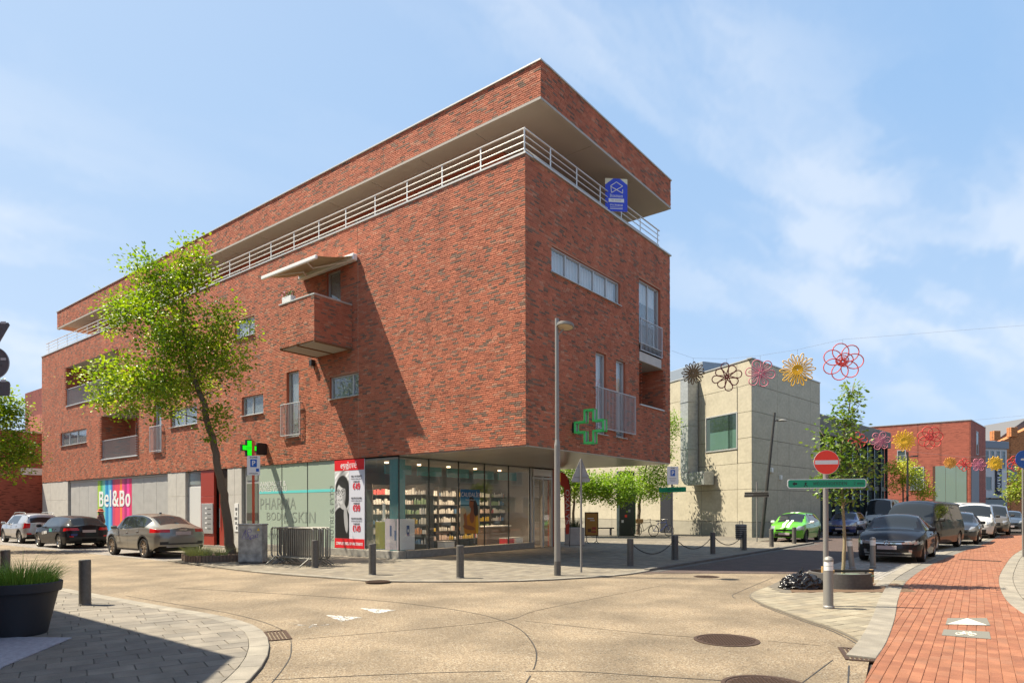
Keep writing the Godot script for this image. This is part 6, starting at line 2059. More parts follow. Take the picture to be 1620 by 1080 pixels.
func build_street() -> void:
	var zinc = worn("weathered zinc", lin(0.30, 0.29, 0.27), 0.55, texs["fine"], 0.25)
	zinc.metallic = 0.3
	var dark = worn("bollard grey", lin(0.155, 0.145, 0.13), 0.55, texs["fine"], 0.2, texs["stain"], 0.7)
	var green = plain("sign green", lin(0.004, 0.27, 0.13), 0.4)
	var white = plain("sign white", lin(0.70, 0.70, 0.68), 0.4)
	var black = plain("sign black", lin(0.015, 0.015, 0.015), 0.5)
	var back = plain("sign back", lin(0.30, 0.30, 0.305), 0.55, 0.2)
	var blue = plain("sign blue", lin(0.01, 0.10, 0.42), 0.4)
	var red = plain("sign red", lin(0.86, 0.042, 0.012), 0.4)

	# plain cylinder bollards
	var first: Node3D = null
	var spots = [[-7.38, -11.30, "thick grey bollard at the left pavement edge near the black pot"], [-11.0, -14.2, "grey bollard at the left picture edge behind the pot of grass"], [-5.56, -18.45, "slim grey bollard in front of the crowd barriers"], [-3.51, -16.43, "grey bollard in front of the tall red and white poster"], [-1.24, -15.61, "grey bollard on the pavement before the beach poster"], [3.40, -18.82, "first chained bollard, nearest the triangular sign"], [5.28, -21.15, "second chained bollard under the blue parking sign"], [7.30, -23.80, "third chained bollard before the beige building"], [9.22, -25.97, "last chained bollard beside the litter bin"], [11.14, -28.10, "grey bollard left in front of the lime green car"], [13.20, -30.61, "grey bollard right in front of the lime green car"]]
	for i in spots.size():
		var s: Array = spots[i]
		if first == null:
			first = thing("bollard", s[2], "bollard", on(s[0], s[1]), 0.0, "plain grey bollards")
			var m = MB.new()
			m.lathe([Vector2(0.092, 0), Vector2(0.092, 0.765), Vector2(0.085, 0.78), Vector2(0, 0.784)], 22)
			mpart(first, "post", m, dark)
			var b = MB.new()
			b.lathe([Vector2(0.099, 0.0), Vector2(0.099, 0.012), Vector2(0.093, 0.02)], 22)
			mpart(first, "base_ring", b, dark)
		else:
			copy_of(first, "bollard", s[2], on(s[0], s[1]), 0.2 * i)
	# chains
	var ends = [[3.40, -18.82], [5.28, -21.15], [7.30, -23.80], [9.22, -25.97]]
	var names = ["sagging chain between the first and second chained bollards", "sagging chain between the second and third chained bollards", "sagging chain between the third and last chained bollards"]
	for k in 3:
		var p = on(ends[k][0], ends[k][1], 0.66)
		var q = on(ends[k + 1][0], ends[k + 1][1], 0.66)
		var m = MB.new()
		var d = (q - p).normalized()
		p += d * 0.09; q -= d * 0.09
		var n = 60
		var prev = p
		for i in range(1, n + 1):
			var u = float(i) / n
			var c = p.lerp(q, u) - Vector3(0, 0.36 * 4.0 * u * (1 - u), 0)
			# each link a small oval, every other one turned
			var ax = (c - prev)
			var sd = ax.cross(Vector3.UP).normalized() if i % 2 else Vector3.UP
			var loop = []
			for j in 8:
				var g = TAU * j / 8
				loop.append((prev + c) * 0.5 + ax * 0.62 * cos(g) + sd * 0.018 * sin(g))
			m.path(loop, 0.006, 4, true)
			prev = c
		var t = part(self, numbered("chain"), m.mesh(), plain("chain iron", lin(0.06, 0.05, 0.045), 0.6, 0.6))
		tag(t, names[k], "chain", "chains between bollards")

	# banded bollards
	var proto: Node3D = null
	for s in [[5.17, -10.69, 0.0, "banded grey bollard with domed cap on the island under the no entry sign"], [9.25, -17.80, -0.10, "leaning banded bollard behind the planter of the young tree"], [9.95, -18.05, 0.0, "banded bollard straight in front of the black saloon"]]:
		if proto == null:
			proto = thing("banded_bollard", s[3], "bollard", on(s[0], s[1]), 0.0, "bollards with white bands")
			var m = MB.new()
			m.lathe([Vector2(0.088, 0), Vector2(0.088, 0.03), Vector2(0.072, 0.05), Vector2(0.068, 0.62)], 22)
			m.lathe([Vector2(0.071, 0.765), Vector2(0.078, 0.775), Vector2(0.076, 0.80), Vector2(0.055, 0.835), Vector2(0.0, 0.852)], 22)
			mpart(proto, "post", m, zinc)
			var w = MB.new()
			w.lathe([Vector2(0.0705, 0.62), Vector2(0.0705, 0.69)], 22)
			mpart(proto, "reflective_band", w, white)
			var w2 = MB.new()
			w2.lathe([Vector2(0.0705, 0.695), Vector2(0.0705, 0.768)], 22)
			mpart(proto, "reflective_band", w2, white)
		else:
			var c = copy_of(proto, "banded_bollard", s[3], on(s[0], s[1]))
			c.rotation.z = -s[2]

	# street lamp
	var t = thing("street_lamp", "tall grey street lamp with a round tilted head before the shaded facade", "street lamp", on(1.119, -16.16))
	var lp = MB.new()
	lp.lathe([Vector2(0.085, 0.0), Vector2(0.085, 0.35)], 18)
	mpart(t, "base_sleeve", lp, dark)
	var lm = MB.new()
	lm.lathe([Vector2(0.078, 0.35), Vector2(0.072, 3.2), Vector2(0.050, 3.35), Vector2(0.046, 6.34), Vector2(0.0, 6.35)], 18)
	mpart(t, "pole", lm, zinc)
	var hd = MB.new()
	hd.X = Transform3D(Basis(Vector3(0, 0, 1), -0.10) * Basis(Vector3(1, 0, 0), -0.16), Vector3(0.20, 6.10, 0.06))
	hd.lathe([Vector2(0.185, 0.0), Vector2(0.215, 0.005), Vector2(0.22, 0.03), Vector2(0.205, 0.045), Vector2(0.212, 0.055), Vector2(0.212, 0.075), Vector2(0.14, 0.105), Vector2(0.0, 0.115)], 30)
	mpart(t, "lamp_head", hd, zinc)
	var le = MB.new()
	le.X = hd.X
	le.lathe([Vector2(0.0, -0.012), Vector2(0.10, -0.008), Vector2(0.185, 0.003)], 30)
	mpart(t, "lens", le, plain("lamp lens", lin(0.55, 0.47, 0.33), 0.12))
	var br = MB.new()
	br.tube(Vector3(0.03, 5.92, 0.0), Vector3(0.16, 6.06, 0.05), 0.018)
	mpart(t, "bracket", br, zinc)
	boxp(t, "yellow_tag", Vector3(0.072, 2.42, 0.02), Vector3(0.012, 0.22, 0.04), plain("yellow tag", lin(0.70, 0.36, 0.02), 0.5))

	# triangular sign seen from behind
	t = thing("traffic_sign", "triangular traffic sign on a thin pole, seen from its grey back", "sign", on(1.79, -16.96))
	pole_of(t, "pole", 2.92, 0.027, zinc)
	var tri = PackedVector2Array([Vector2(-0.23, 0), Vector2(0.23, 0), Vector2(0.245, 0.03), Vector2(0.022, 0.57), Vector2(-0.022, 0.57), Vector2(-0.245, 0.03)])
	plate_at(t, "sign_plate", tri, Transform3D(Basis(Vector3.UP, 0.10), Vector3(0, 2.34, -0.04)), -0.004, 0.004, back)
	var bd = MB.new()
	bd.X = Transform3D(Basis(Vector3.UP, 0.10), Vector3(0, 2.34, -0.035))
	for k in 3:
		var e: Array = [[0, 1], [2, 3], [4, 5]][k]
		var p0: Vector2 = tri[e[0]]
		var p1: Vector2 = tri[(e[1] + 1) % 6]
		bd.tube(Vector3(p0.x, p0.y, 0), Vector3(tri[e[1]].x, tri[e[1]].y, 0), 0.009, -1, 6)
	mpart(t, "rim", bd, zinc)
	boxp(t, "clamp_bar", Vector3(0, 2.46, -0.025), Vector3(0.34, 0.035, 0.02), zinc)
	boxp(t, "clamp_bar", Vector3(0, 2.72, -0.025), Vector3(0.12, 0.035, 0.02), zinc)

	# no entry sign with the green detour panel
	t = thing("traffic_sign", "red no entry sign above a green WEGGEVOERDEN panel on a grey pole", "sign", on(5.26, -10.97), -0.16)
	pole_of(t, "pole", 2.34, 0.042, zinc, 18)
	var T = Transform3D(Basis(), Vector3(0, 2.40, 0.05))
	plate_at(t, "round_plate", disc(0.202, 40), T, -0.006, 0.002, white)
	plate_at(t, "red_disc", disc(0.197, 40), T, 0.002, 0.0035, red)
	plate_at(t, "white_bar", rounded(0.36, 0.068, 0.006), T, 0.0035, 0.005, white)
	T = Transform3D(Basis(), Vector3(0.0, 2.045, 0.05))
	plate_at(t, "panel", rounded(1.24, 0.155, 0.045), T, -0.012, 0.0, white)
	plate_at(t, "green_face", rounded(1.215, 0.13, 0.035), T, 0.0, 0.0016, green)
	text(t, "lettering", "WEGGEVOERDEN", 0.052, black, T * Transform3D(Basis(), Vector3(0.055, 0, 0.003)), false, false, 0.53, 0.002)
	text(t, "lettering", "2 min", 0.048, black, T * Transform3D(Basis(), Vector3(0.50, 0, 0.003)), false, false, 0.15, 0.002)
	plate_at(t, "arrow", PackedVector2Array([Vector2(-0.545, 0), Vector2(-0.505, 0.035), Vector2(-0.505, 0.016), Vector2(-0.465, 0.016), Vector2(-0.465, -0.016), Vector2(-0.505, -0.016), Vector2(-0.505, -0.035)]), T, 0.0016, 0.003, black)
	var wk = MB.new()
	wk.X = T * Transform3D(Basis(), Vector3(-0.33, 0, 0.003))
	wk.plate(disc(0.011, 10), 0, 0.002)
	wk.X = T * Transform3D(Basis(), Vector3(-0.33, 0, 0.003))
	var man = MB.new()
	man.X = T * Transform3D(Basis(), Vector3(-0.33, -0.005, 0.002))
	for seg in [[Vector2(0.002, 0.025), Vector2(-0.004, -0.006), 0.010], [Vector2(-0.004, -0.006), Vector2(0.016, -0.022), 0.006], [Vector2(0.016, -0.022), Vector2(0.026, -0.046), 0.006], [Vector2(-0.004, -0.006), Vector2(-0.012, -0.026), 0.006], [Vector2(-0.012, -0.026), Vector2(-0.026, -0.046), 0.006], [Vector2(0.0, 0.022), Vector2(0.020, 0.008), 0.005], [Vector2(0.0, 0.022), Vector2(-0.018, 0.006), 0.005], [Vector2(0.003, 0.040), Vector2(0.003, 0.046), 0.010]]:
		var a: Vector2 = seg[0]
		var b: Vector2 = seg[1]
		var d = (b - a).normalized()
		var nn = Vector2(-d.y, d.x) * seg[2]
		man.plate(PackedVector2Array([a + nn, b + nn, b - nn, a - nn]), 0, 0.0015)
	mpart(t, "walking_figure", man, black)
	boxp(t, "sticker", Vector3(0, 0.72, 0.043), Vector3(0.05, 0.07, 0.004), white)
	boxp(t, "sticker_print", Vector3(0, 0.72, 0.046), Vector3(0.03, 0.045, 0.003), red)

	# parking sign over the green panel, by the chained bollards
	t = thing("traffic_sign", "blue and white parking sign above a slanted green panel on a thin pole", "sign", on(5.20, -21.25), -0.12)
	pole_of(t, "pole", 3.0, 0.028, zinc)
	T = Transform3D(Basis(), Vector3(0.02, 2.72, 0.04))
	plate_at(t, "white_plate", rounded(0.36, 0.58, 0.03), T, -0.004, 0.002, white)
	plate_at(t, "blue_square", rounded(0.145, 0.20, 0.012), T * Transform3D(Basis(), Vector3(0, 0.08, 0)), 0.002, 0.004, blue)
	text(t, "lettering", "P", 0.13, white, T * Transform3D(Basis(), Vector3(0, 0.08, 0.006)), true, false, 0.075, 0.002)
	for k in 3: boxp(t, "print_line", T * Vector3(0, -0.09 - 0.05 * k, 0.003), Vector3(0.22 - 0.04 * k, 0.016, 0.002), back)
	text(t, "lettering", "ZONE", 0.035, black, T * Transform3D(Basis(), Vector3(0, 0.235, 0.004)), true, false, 0.13, 0.002)
	T = Transform3D(Basis(Vector3.UP, -0.75), Vector3(0.0, 2.26, 0.05))
	plate_at(t, "green_panel", rounded(1.05, 0.155, 0.03), T, -0.006, 0.004, green)
	text(t, "lettering", "WEGGEVOERDEN", 0.05, black, T * Transform3D(Basis(), Vector3(0.08, 0, 0.006)), false, false, 0.5, 0.002)

	# zone parking sign on an orange pole behind the cabinet
	t = thing("traffic_sign", "white zone parking sign with blue square on an orange-red pole", "sign", on(-8.28, -20.95), 0.16)
	pole_of(t, "pole", 3.86, 0.042, plain("orange pole", lin(0.58, 0.085, 0.03), 0.45))
	T = Transform3D(Basis(), Vector3(0.02, 3.06, 0.055))
	plate_at(t, "white_plate", rounded(0.40, 0.62, 0.04), T, -0.004, 0.002, white)
	plate_at(t, "blue_square", rounded(0.20, 0.25, 0.015), T * Transform3D(Basis(), Vector3(0, 0.07, 0)), 0.002, 0.004, blue)
	text(t, "lettering", "P", 0.16, white, T * Transform3D(Basis(), Vector3(0, 0.07, 0.006)), true, false, 0.10, 0.002)
	text(t, "lettering", "ZONE", 0.05, black, T * Transform3D(Basis(), Vector3(0, 0.255, 0.004)), true, false, 0.24, 0.002)
	boxp(t, "small_blue_square", T * Vector3(0.12, -0.15, 0.003), Vector3(0.09, 0.10, 0.003), blue)
	text(t, "lettering", "HERHALING", 0.03, black, T * Transform3D(Basis(), Vector3(0, -0.26, 0.004)), true, false, 0.26, 0.002)

	# green cross boxes
	t = thing("pharmacy_cross", "black LED box with a glowing green cross on the lit brick wall", "sign", CORNER, BEARING)
	boxp(t, "mount_box", Vector3(-0.22, 4.12, -13.14), Vector3(0.42, 0.48, 0.10), black, 0.01)
	var led = glow("green led", Color(0.02, 0.62, 0.06), 1.2)
	T = Transform3D(Basis(Vector3(1, 0, 0), Vector3.UP, Vector3(0, 0, 1)), Vector3(-0.77, 4.12, -13.14))
	plate_at(t, "cross_case", cross_poly(0.33, 0.13), T, -0.06, 0.06, black)
	plate_at(t, "cross_face", cross_poly(0.29, 0.09), T, 0.06, 0.066, led)
	for k in 4: boxp(t, "led_line", T * Vector3(0, -0.045 + 0.03 * k, 0.068), Vector3(0.30, 0.006, 0.003), black)
	t = thing("pharmacy_cross", "open green outline cross sticking out from the shaded brick wall", "sign", CORNER, BEARING)
	T = Transform3D(Basis(Vector3(0, 0, 1), Vector3.UP, Vector3(-1, 0, 0)), Vector3(2.49, 4.19, 0.60))
	var gl = glow("green tube", Color(0.22, 0.62, 0.34), 0.12)
	boxp(t, "mount_box", T * Vector3(-0.60, 0, 0.02), Vector3(0.16, 0.30, 0.20), black, 0.01)
	var pts = cross_poly(0.50, 0.155)
	for f in [0.09, -0.09]:
		var cm = MB.new()
		cm.X = T
		for i in 12:
			var a = pts[i]
			var b = pts[(i + 1) % 12]
			var mid = (a + b) * 0.5
			var d = (b - a)
			cm.box(Vector3(mid.x, mid.y, f), Vector3(absf(d.x) + 0.06, absf(d.y) + 0.06, 0.03))
		mpart(t, "tube_outline", cm, gl)
	var sm = MB.new()
	sm.X = T
	for i in 12:
		var a = pts[i]
		var b = pts[(i + 1) % 12]
		var mid = (a + b) * 0.5
		var d = (b - a)
		sm.box(Vector3(mid.x, mid.y, 0), Vector3(maxf(absf(d.x), 0.012), maxf(absf(d.y), 0.012), 0.15))
	mpart(t, "side_panel", sm, back)

	# for sale board on the terrace railing
	t = thing("for_sale_sign", "blue and white for sale board tied to the terrace railing", "sign", grid(-0.10, 5.05, 11.82), 0.12)
	boxp(t, "board", Vector3(0, 0.56, 0), Vector3(0.78, 1.12, 0.012), plain("board cream", lin(0.66, 0.64, 0.45), 0.5))
	plate_at(t, "blue_field", PackedVector2Array([Vector2(-0.39, 0), Vector2(0.39, 0), Vector2(0.39, 0.92), Vector2(0.13, 1.12), Vector2(-0.10, 1.12), Vector2(-0.39, 0.90)]), Transform3D(), 0.006, 0.009, plain("board blue", lin(0.025, 0.055, 0.52), 0.45))
	var lg = MB.new()
	for e in [[-0.20, 0.86, 0.0, 1.0], [0.0, 1.0, 0.22, 0.87], [0.22, 0.87, -0.17, 0.63], [-0.17, 0.63, -0.20, 0.86], [-0.20, 0.84, 0.22, 0.63], [0.22, 0.63, 0.22, 0.76]]:
		lg.tube(Vector3(e[0], e[1], 0.011), Vector3(e[2], e[3], 0.011), 0.014, -1, 6)
	mpart(t, "logo", lg, white)
	text(t, "lettering", "Bosman", 0.10, white, Transform3D(Basis(), Vector3(0, 0.53, 0.011)), false, true, 0.46, 0.003)
	boxp(t, "white_strip", Vector3(0, 0.375, 0.010), Vector3(0.54, 0.125, 0.004), white)
	text(t, "lettering", "TE KOOP", 0.055, back, Transform3D(Basis(), Vector3(0, 0.375, 0.014)), false, false, 0.34, 0.002)
	text(t, "lettering", "013 78 88 88", 0.055, white, Transform3D(Basis(), Vector3(0, 0.215, 0.011)), true, false, 0.44, 0.003)
	boxp(t, "underline", Vector3(0, 0.09, 0.011), Vector3(0.44, 0.02, 0.003), white)
	boxp(t, "underline", Vector3(0, 0.14, 0.011), Vector3(0.44, 0.012, 0.003), white)

	# signs at the left picture edge, seen from behind
	t = thing("traffic_sign", "stack of traffic signs seen from behind at the left picture edge", "sign", on(-6.82, -8.50))
	pole_of(t, "pole", 4.3, 0.035, zinc)
	var bk = plain("sign back dark", lin(0.20, 0.20, 0.20), 0.5, 0.2)
	plate_at(t, "round_plate", disc(0.205, 36), Transform3D(Basis(), Vector3(0.13, 3.53, 0.05)), -0.004, 0.004, bk)
	plate_at(t, "triangle_plate", PackedVector2Array([Vector2(-0.30, 0.23), Vector2(0.30, 0.23), Vector2(0.32, 0.20), Vector2(0.02, -0.31), Vector2(-0.02, -0.31), Vector2(-0.32, 0.20)]), Transform3D(Basis(), Vector3(0.02, 3.82, 0.05)), -0.004, 0.004, bk)
	plate_at(t, "lower_plate", rounded(0.48, 0.19, 0.03), Transform3D(Basis(), Vector3(0.10, 3.20, 0.05)), -0.004, 0.004, bk)
	var hoop = []
	for p in disc(0.20, 36): hoop.append(Vector3(0.13 + p.x, 3.53 + p.y, 0.054))
	var hm = MB.new()
	hm.path(hoop, 0.008, 5, true)
	mpart(t, "rim", hm, back)
	for y in [3.46, 3.93, 3.18]:
		boxp(t, "maker_label", Vector3(0.26, y + 0.12, 0.057), Vector3(0.07, 0.03, 0.002), white)
		boxp(t, "clamp_bar", Vector3(0.08, y + 0.05, 0.058), Vector3(0.34, 0.02, 0.008), bk)

	street_left(zinc, white, black)
	street_right(zinc, white, black, red, blue)
	manholes()

func cross_poly(r: float, w: float) -> PackedVector2Array:
	return PackedVector2Array([Vector2(-w, r), Vector2(w, r), Vector2(w, w), Vector2(r, w), Vector2(r, -w), Vector2(w, -w), Vector2(w, -r), Vector2(-w, -r), Vector2(-w, -w), Vector2(-r, -w), Vector2(-r, w), Vector2(-w, w)])

func tuft(mb: MB, at: Vector3, n: int, rad: float, lo: float, hi: float, lean: float) -> void:
	for i in n:
		var g = rng.randf() * TAU
		var r = sqrt(rng.randf()) * rad
		var p = at + Vector3(cos(g) * r, 0, sin(g) * r)
		var L = rng.randf_range(lo, hi)
		var out = Vector3(cos(g), 0, sin(g)) * lean * (0.3 + r / maxf(rad, 0.01)) * rng.randf_range(0.4, 1.4) + Vector3(rng.randf_range(-0.2, 0.2), 0, rng.randf_range(-0.2, 0.2))
		var sd = Vector3(-sin(g), 0, cos(g)).rotated(Vector3.UP, rng.randf() * 3.0) * rng.randf_range(0.0035, 0.007)
		var q = p
		var prev = sd
		for k in 4:
			var u = (k + 1) / 4.0
			var nx = p + Vector3(0, L * (u - 0.38 * u * u * out.length()), 0) + out * L * u * u
			var w = sd * (1.0 - u * 0.92)
			mb.quad(q - prev, q + prev, nx + w, nx - w)
			q = nx
			prev = w

func street_left(zinc: Material, white: Material, black: Material) -> void:
	var grass = worn("grass blade", lin(0.27, 0.42, 0.05), 0.6, texs["fine"], 0.3)
	grass.backlight_enabled = true
	grass.backlight = Color(0.35, 0.5, 0.1)
	var soil = worn("earth", lin(0.30, 0.21, 0.12), 0.95, texs["fine"], 0.25, texs["stain"], 0.6, texs["grit"], 1.0)
	# pot of grass
	var t = thing("plant_pot", "big black tapered pot of long green grass at the lower left", "planter", on(-6.50, -8.62))
	var m = MB.new()
	m.lathe([Vector2(0.0, 0.0), Vector2(0.30, 0.0), Vector2(0.315, 0.02), Vector2(0.435, 0.56), Vector2(0.465, 0.56), Vector2(0.475, 0.575), Vector2(0.485, 0.68), Vector2(0.475, 0.69), Vector2(0.44, 0.685), Vector2(0.43, 0.62), Vector2(0.0, 0.62)], 40)
	mpart(t, "pot", m, worn("black plastic pot", lin(0.022, 0.024, 0.030), 0.6, texs["fine"], 0.2))
	var g = MB.new()
	tuft(g, Vector3(0, 0.62, 0), 1500, 0.42, 0.18, 0.42, 0.55)
	tuft(g, Vector3(0.05, 0.62, 0), 60, 0.4, 0.45, 0.62, 0.9)
	mpart(t, "grass", g, grass).set_meta("kind", "stuff")
	# pale mat
	t = thing("door_mat", "pale grey mat lying on the shaded pavement beside the black pot", "mat")
	var mm = MB.new()
	mm.prism(PackedVector2Array([Vector2(-5.60, -8.32), Vector2(-7.6, -8.45), Vector2(-7.4, -6.0), Vector2(-5.0, -6.2), Vector2(-5.28, -6.78)]), PAVE + 0.003, PAVE + 0.014, 0.003)
	mpart(t, "mat", mm, worn("mat rubber", lin(0.52, 0.51, 0.55), 0.8, texs["fine"], 0.3, texs["stain"], 0.8))
	# planted tree bed edged with bricks
	t = thing("planting_bed", "low brick-edged planting bed with grasses around the leaning tree", "planter", on(-9.62, -21.35), 0.55)
	var oct = PackedVector2Array([Vector2(-0.95, 0.35), Vector2(-0.55, 0.85), Vector2(0.65, 0.85), Vector2(1.0, 0.45), Vector2(1.0, -0.75), Vector2(-0.95, -0.75)])
	var sm = MB.new()
	sm.prism(oct, 0.0, 0.17)
	mpart(t, "soil", sm, soil)
	var bm = worn("edge brick", lin(0.30, 0.21, 0.15), 0.9, texs["fine"], 0.2, texs["stain"], 0.5)
	for i in oct.size():
		var a = oct[i]
		var b = oct[(i + 1) % oct.size()]
		var n = maxi(1, int(a.distance_to(b) / 0.10))
		for k in n:
			var c = a.lerp(b, (k + 0.5) / n)
			var d = (b - a).normalized()
			var e = MB.new()
			e.X = Transform3D(Basis(Vector3.UP, atan2(-d.y, d.x)), Vector3(c.x, 0.105 + rng.randf_range(-0.01, 0.01), c.y))
			e.box(Vector3.ZERO, Vector3(0.093, 0.21, 0.07), 0.005)
			mpart(t, "edge_brick", e, bm)
	for s in [[-0.55, 0.35, 700, 0.34], [0.05, 0.45, 160, 0.18], [0.75, 0.2, 120, 0.14], [-0.7, -0.2, 260, 0.24]]:
		var gm = MB.new()
		tuft(gm, Vector3(s[0], 0.16, s[1]), s[2], s[3], 0.22, 0.50, 0.8)
		mpart(t, "grass_tuft", gm, worn("pale grass", lin(0.50, 0.55, 0.18), 0.6, texs["fine"], 0.3))
	# utility cabinet
	t = thing("utility_cabinet", "grey concrete utility cabinet with a purple graffiti scrawl", "cabinet", on(-8.02, -20.25), -0.12)
	var cc = worn("cabinet grey", lin(0.70, 0.70, 0.65), 0.7, texs["fine"], 0.4, gray_tex("grime", 512, 0.03, 91, 0.6, 1.0, 6), 5.0)
	boxp(t, "case", Vector3(0, 0.60, 0), Vector3(0.78, 1.14, 0.36), cc, 0.012)
	boxp(t, "lid", Vector3(0, 1.19, 0), Vector3(0.82, 0.045, 0.40), cc, 0.012)
	boxp(t, "base", Vector3(0, 0.02, 0), Vector3(0.74, 0.06, 0.33), plain("dark frame", lin(0.02, 0.02, 0.022), 0.4))
	boxp(t, "door_leaf", Vector3(0.02, 0.72, 0.183), Vector3(0.70, 0.84, 0.012), cc, 0.004)
	boxp(t, "door_leaf", Vector3(0.02, 0.17, 0.183), Vector3(0.70, 0.20, 0.012), cc, 0.004)
	var gr = MB.new()
	var scr = [[-0.24, 0.78], [-0.20, 0.90], [-0.13, 1.02], [-0.16, 0.86], [-0.13, 0.78], [-0.06, 0.84], [-0.09, 0.96], [-0.02, 1.06], [0.05, 1.02], [0.02, 0.94], [-0.06, 0.95], [-0.02, 0.80], [0.04, 0.72], [0.03, 0.84], [0.12, 0.86], [0.10, 0.78], [0.18, 0.80], [0.20, 0.88], [0.16, 0.84], [0.26, 0.80], [0.24, 0.90], [0.29, 0.88]]
	var line = []
	for p in scr: line.append(Vector2(p[0], p[1]))
	var sp = []
	for p in along(line, 0.02): sp.append(Vector3(p.x, p.y, 0.190))
	gr.path(sp, 0.0055, 5)
	gr.path([Vector3(-0.26, 0.76, 0.190), Vector3(-0.05, 0.75, 0.190), Vector3(0.15, 0.78, 0.190)], 0.004, 5)
	mpart(t, "graffiti", gr, plain("purple spray", lin(0.09, 0.05, 0.36), 0.6))
	plate_at(t, "warning_triangle", PackedVector2Array([Vector2(-0.05, 0), Vector2(0.05, 0), Vector2(0, 0.09)]), Transform3D(Basis(), Vector3(0.28, 1.0, 0.19)), 0, 0.003, plain("warning yellow", lin(0.68, 0.48, 0.02), 0.5))
	# crowd barriers packed together
	var galv = worn("old galvanised", lin(0.36, 0.35, 0.31), 0.5, texs["fine"], 0.3, texs["stain"], 0.6)
	galv.metallic = 0.35
	var proto = thing("crowd_barrier", "crowd barrier at the street side of the packed row", "barrier", grid(6.0, -3.55, PAVE), BEARING + PI / 2, "crowd barriers leaning together")
	var fr = MB.new()
	var rr = 0.10
	var loop = []
	for p in rounded(2.15, 0.88, rr, 4): loop.append(Vector3(p.x, 0.66 + p.y, 0))
	fr.path(loop, 0.021, 8, true)
	mpart(proto, "frame", fr, galv)
	var bar = MB.new()
	bar.tube(Vector3(0, 0.24, 0), Vector3(0, 1.08, 0), 0.013, -1, 6, false)
	var barm = bar.mesh()
	for i in 19: part(proto, "bar", barm, galv, Transform3D(Basis(), Vector3(-0.99 + 0.11 * i, 0, 0)))
	for s in [-0.85, 0.85]:
		var f = MB.new()
		f.path([Vector3(s, 0.02, 0.30), Vector3(s, 0.20, 0.03), Vector3(s, 0.23, 0), Vector3(s, 0.20, -0.03), Vector3(s, 0.02, -0.30)], 0.020, 7)
		mpart(proto, "foot", f, galv)
	var bl = ["crowd barrier second in the packed row", "crowd barrier in the middle of the packed row", "crowd barrier fourth in the packed row", "crowd barrier nearest the pharmacy wall in the packed row"]
	for i in 4:
		var c = copy_of(proto, "crowd_barrier", bl[i], grid(5.96 - 0.05 * i + 0.03 * (i % 2), -3.45 + 0.085 * (i + 1), PAVE + 0.004 * i))
		c.rotation.z = rng.randf_range(-0.008, 0.008)
		c.rotation.x = rng.randf_range(-0.02, 0.03)
	# woman passing behind the parked cars
	person()

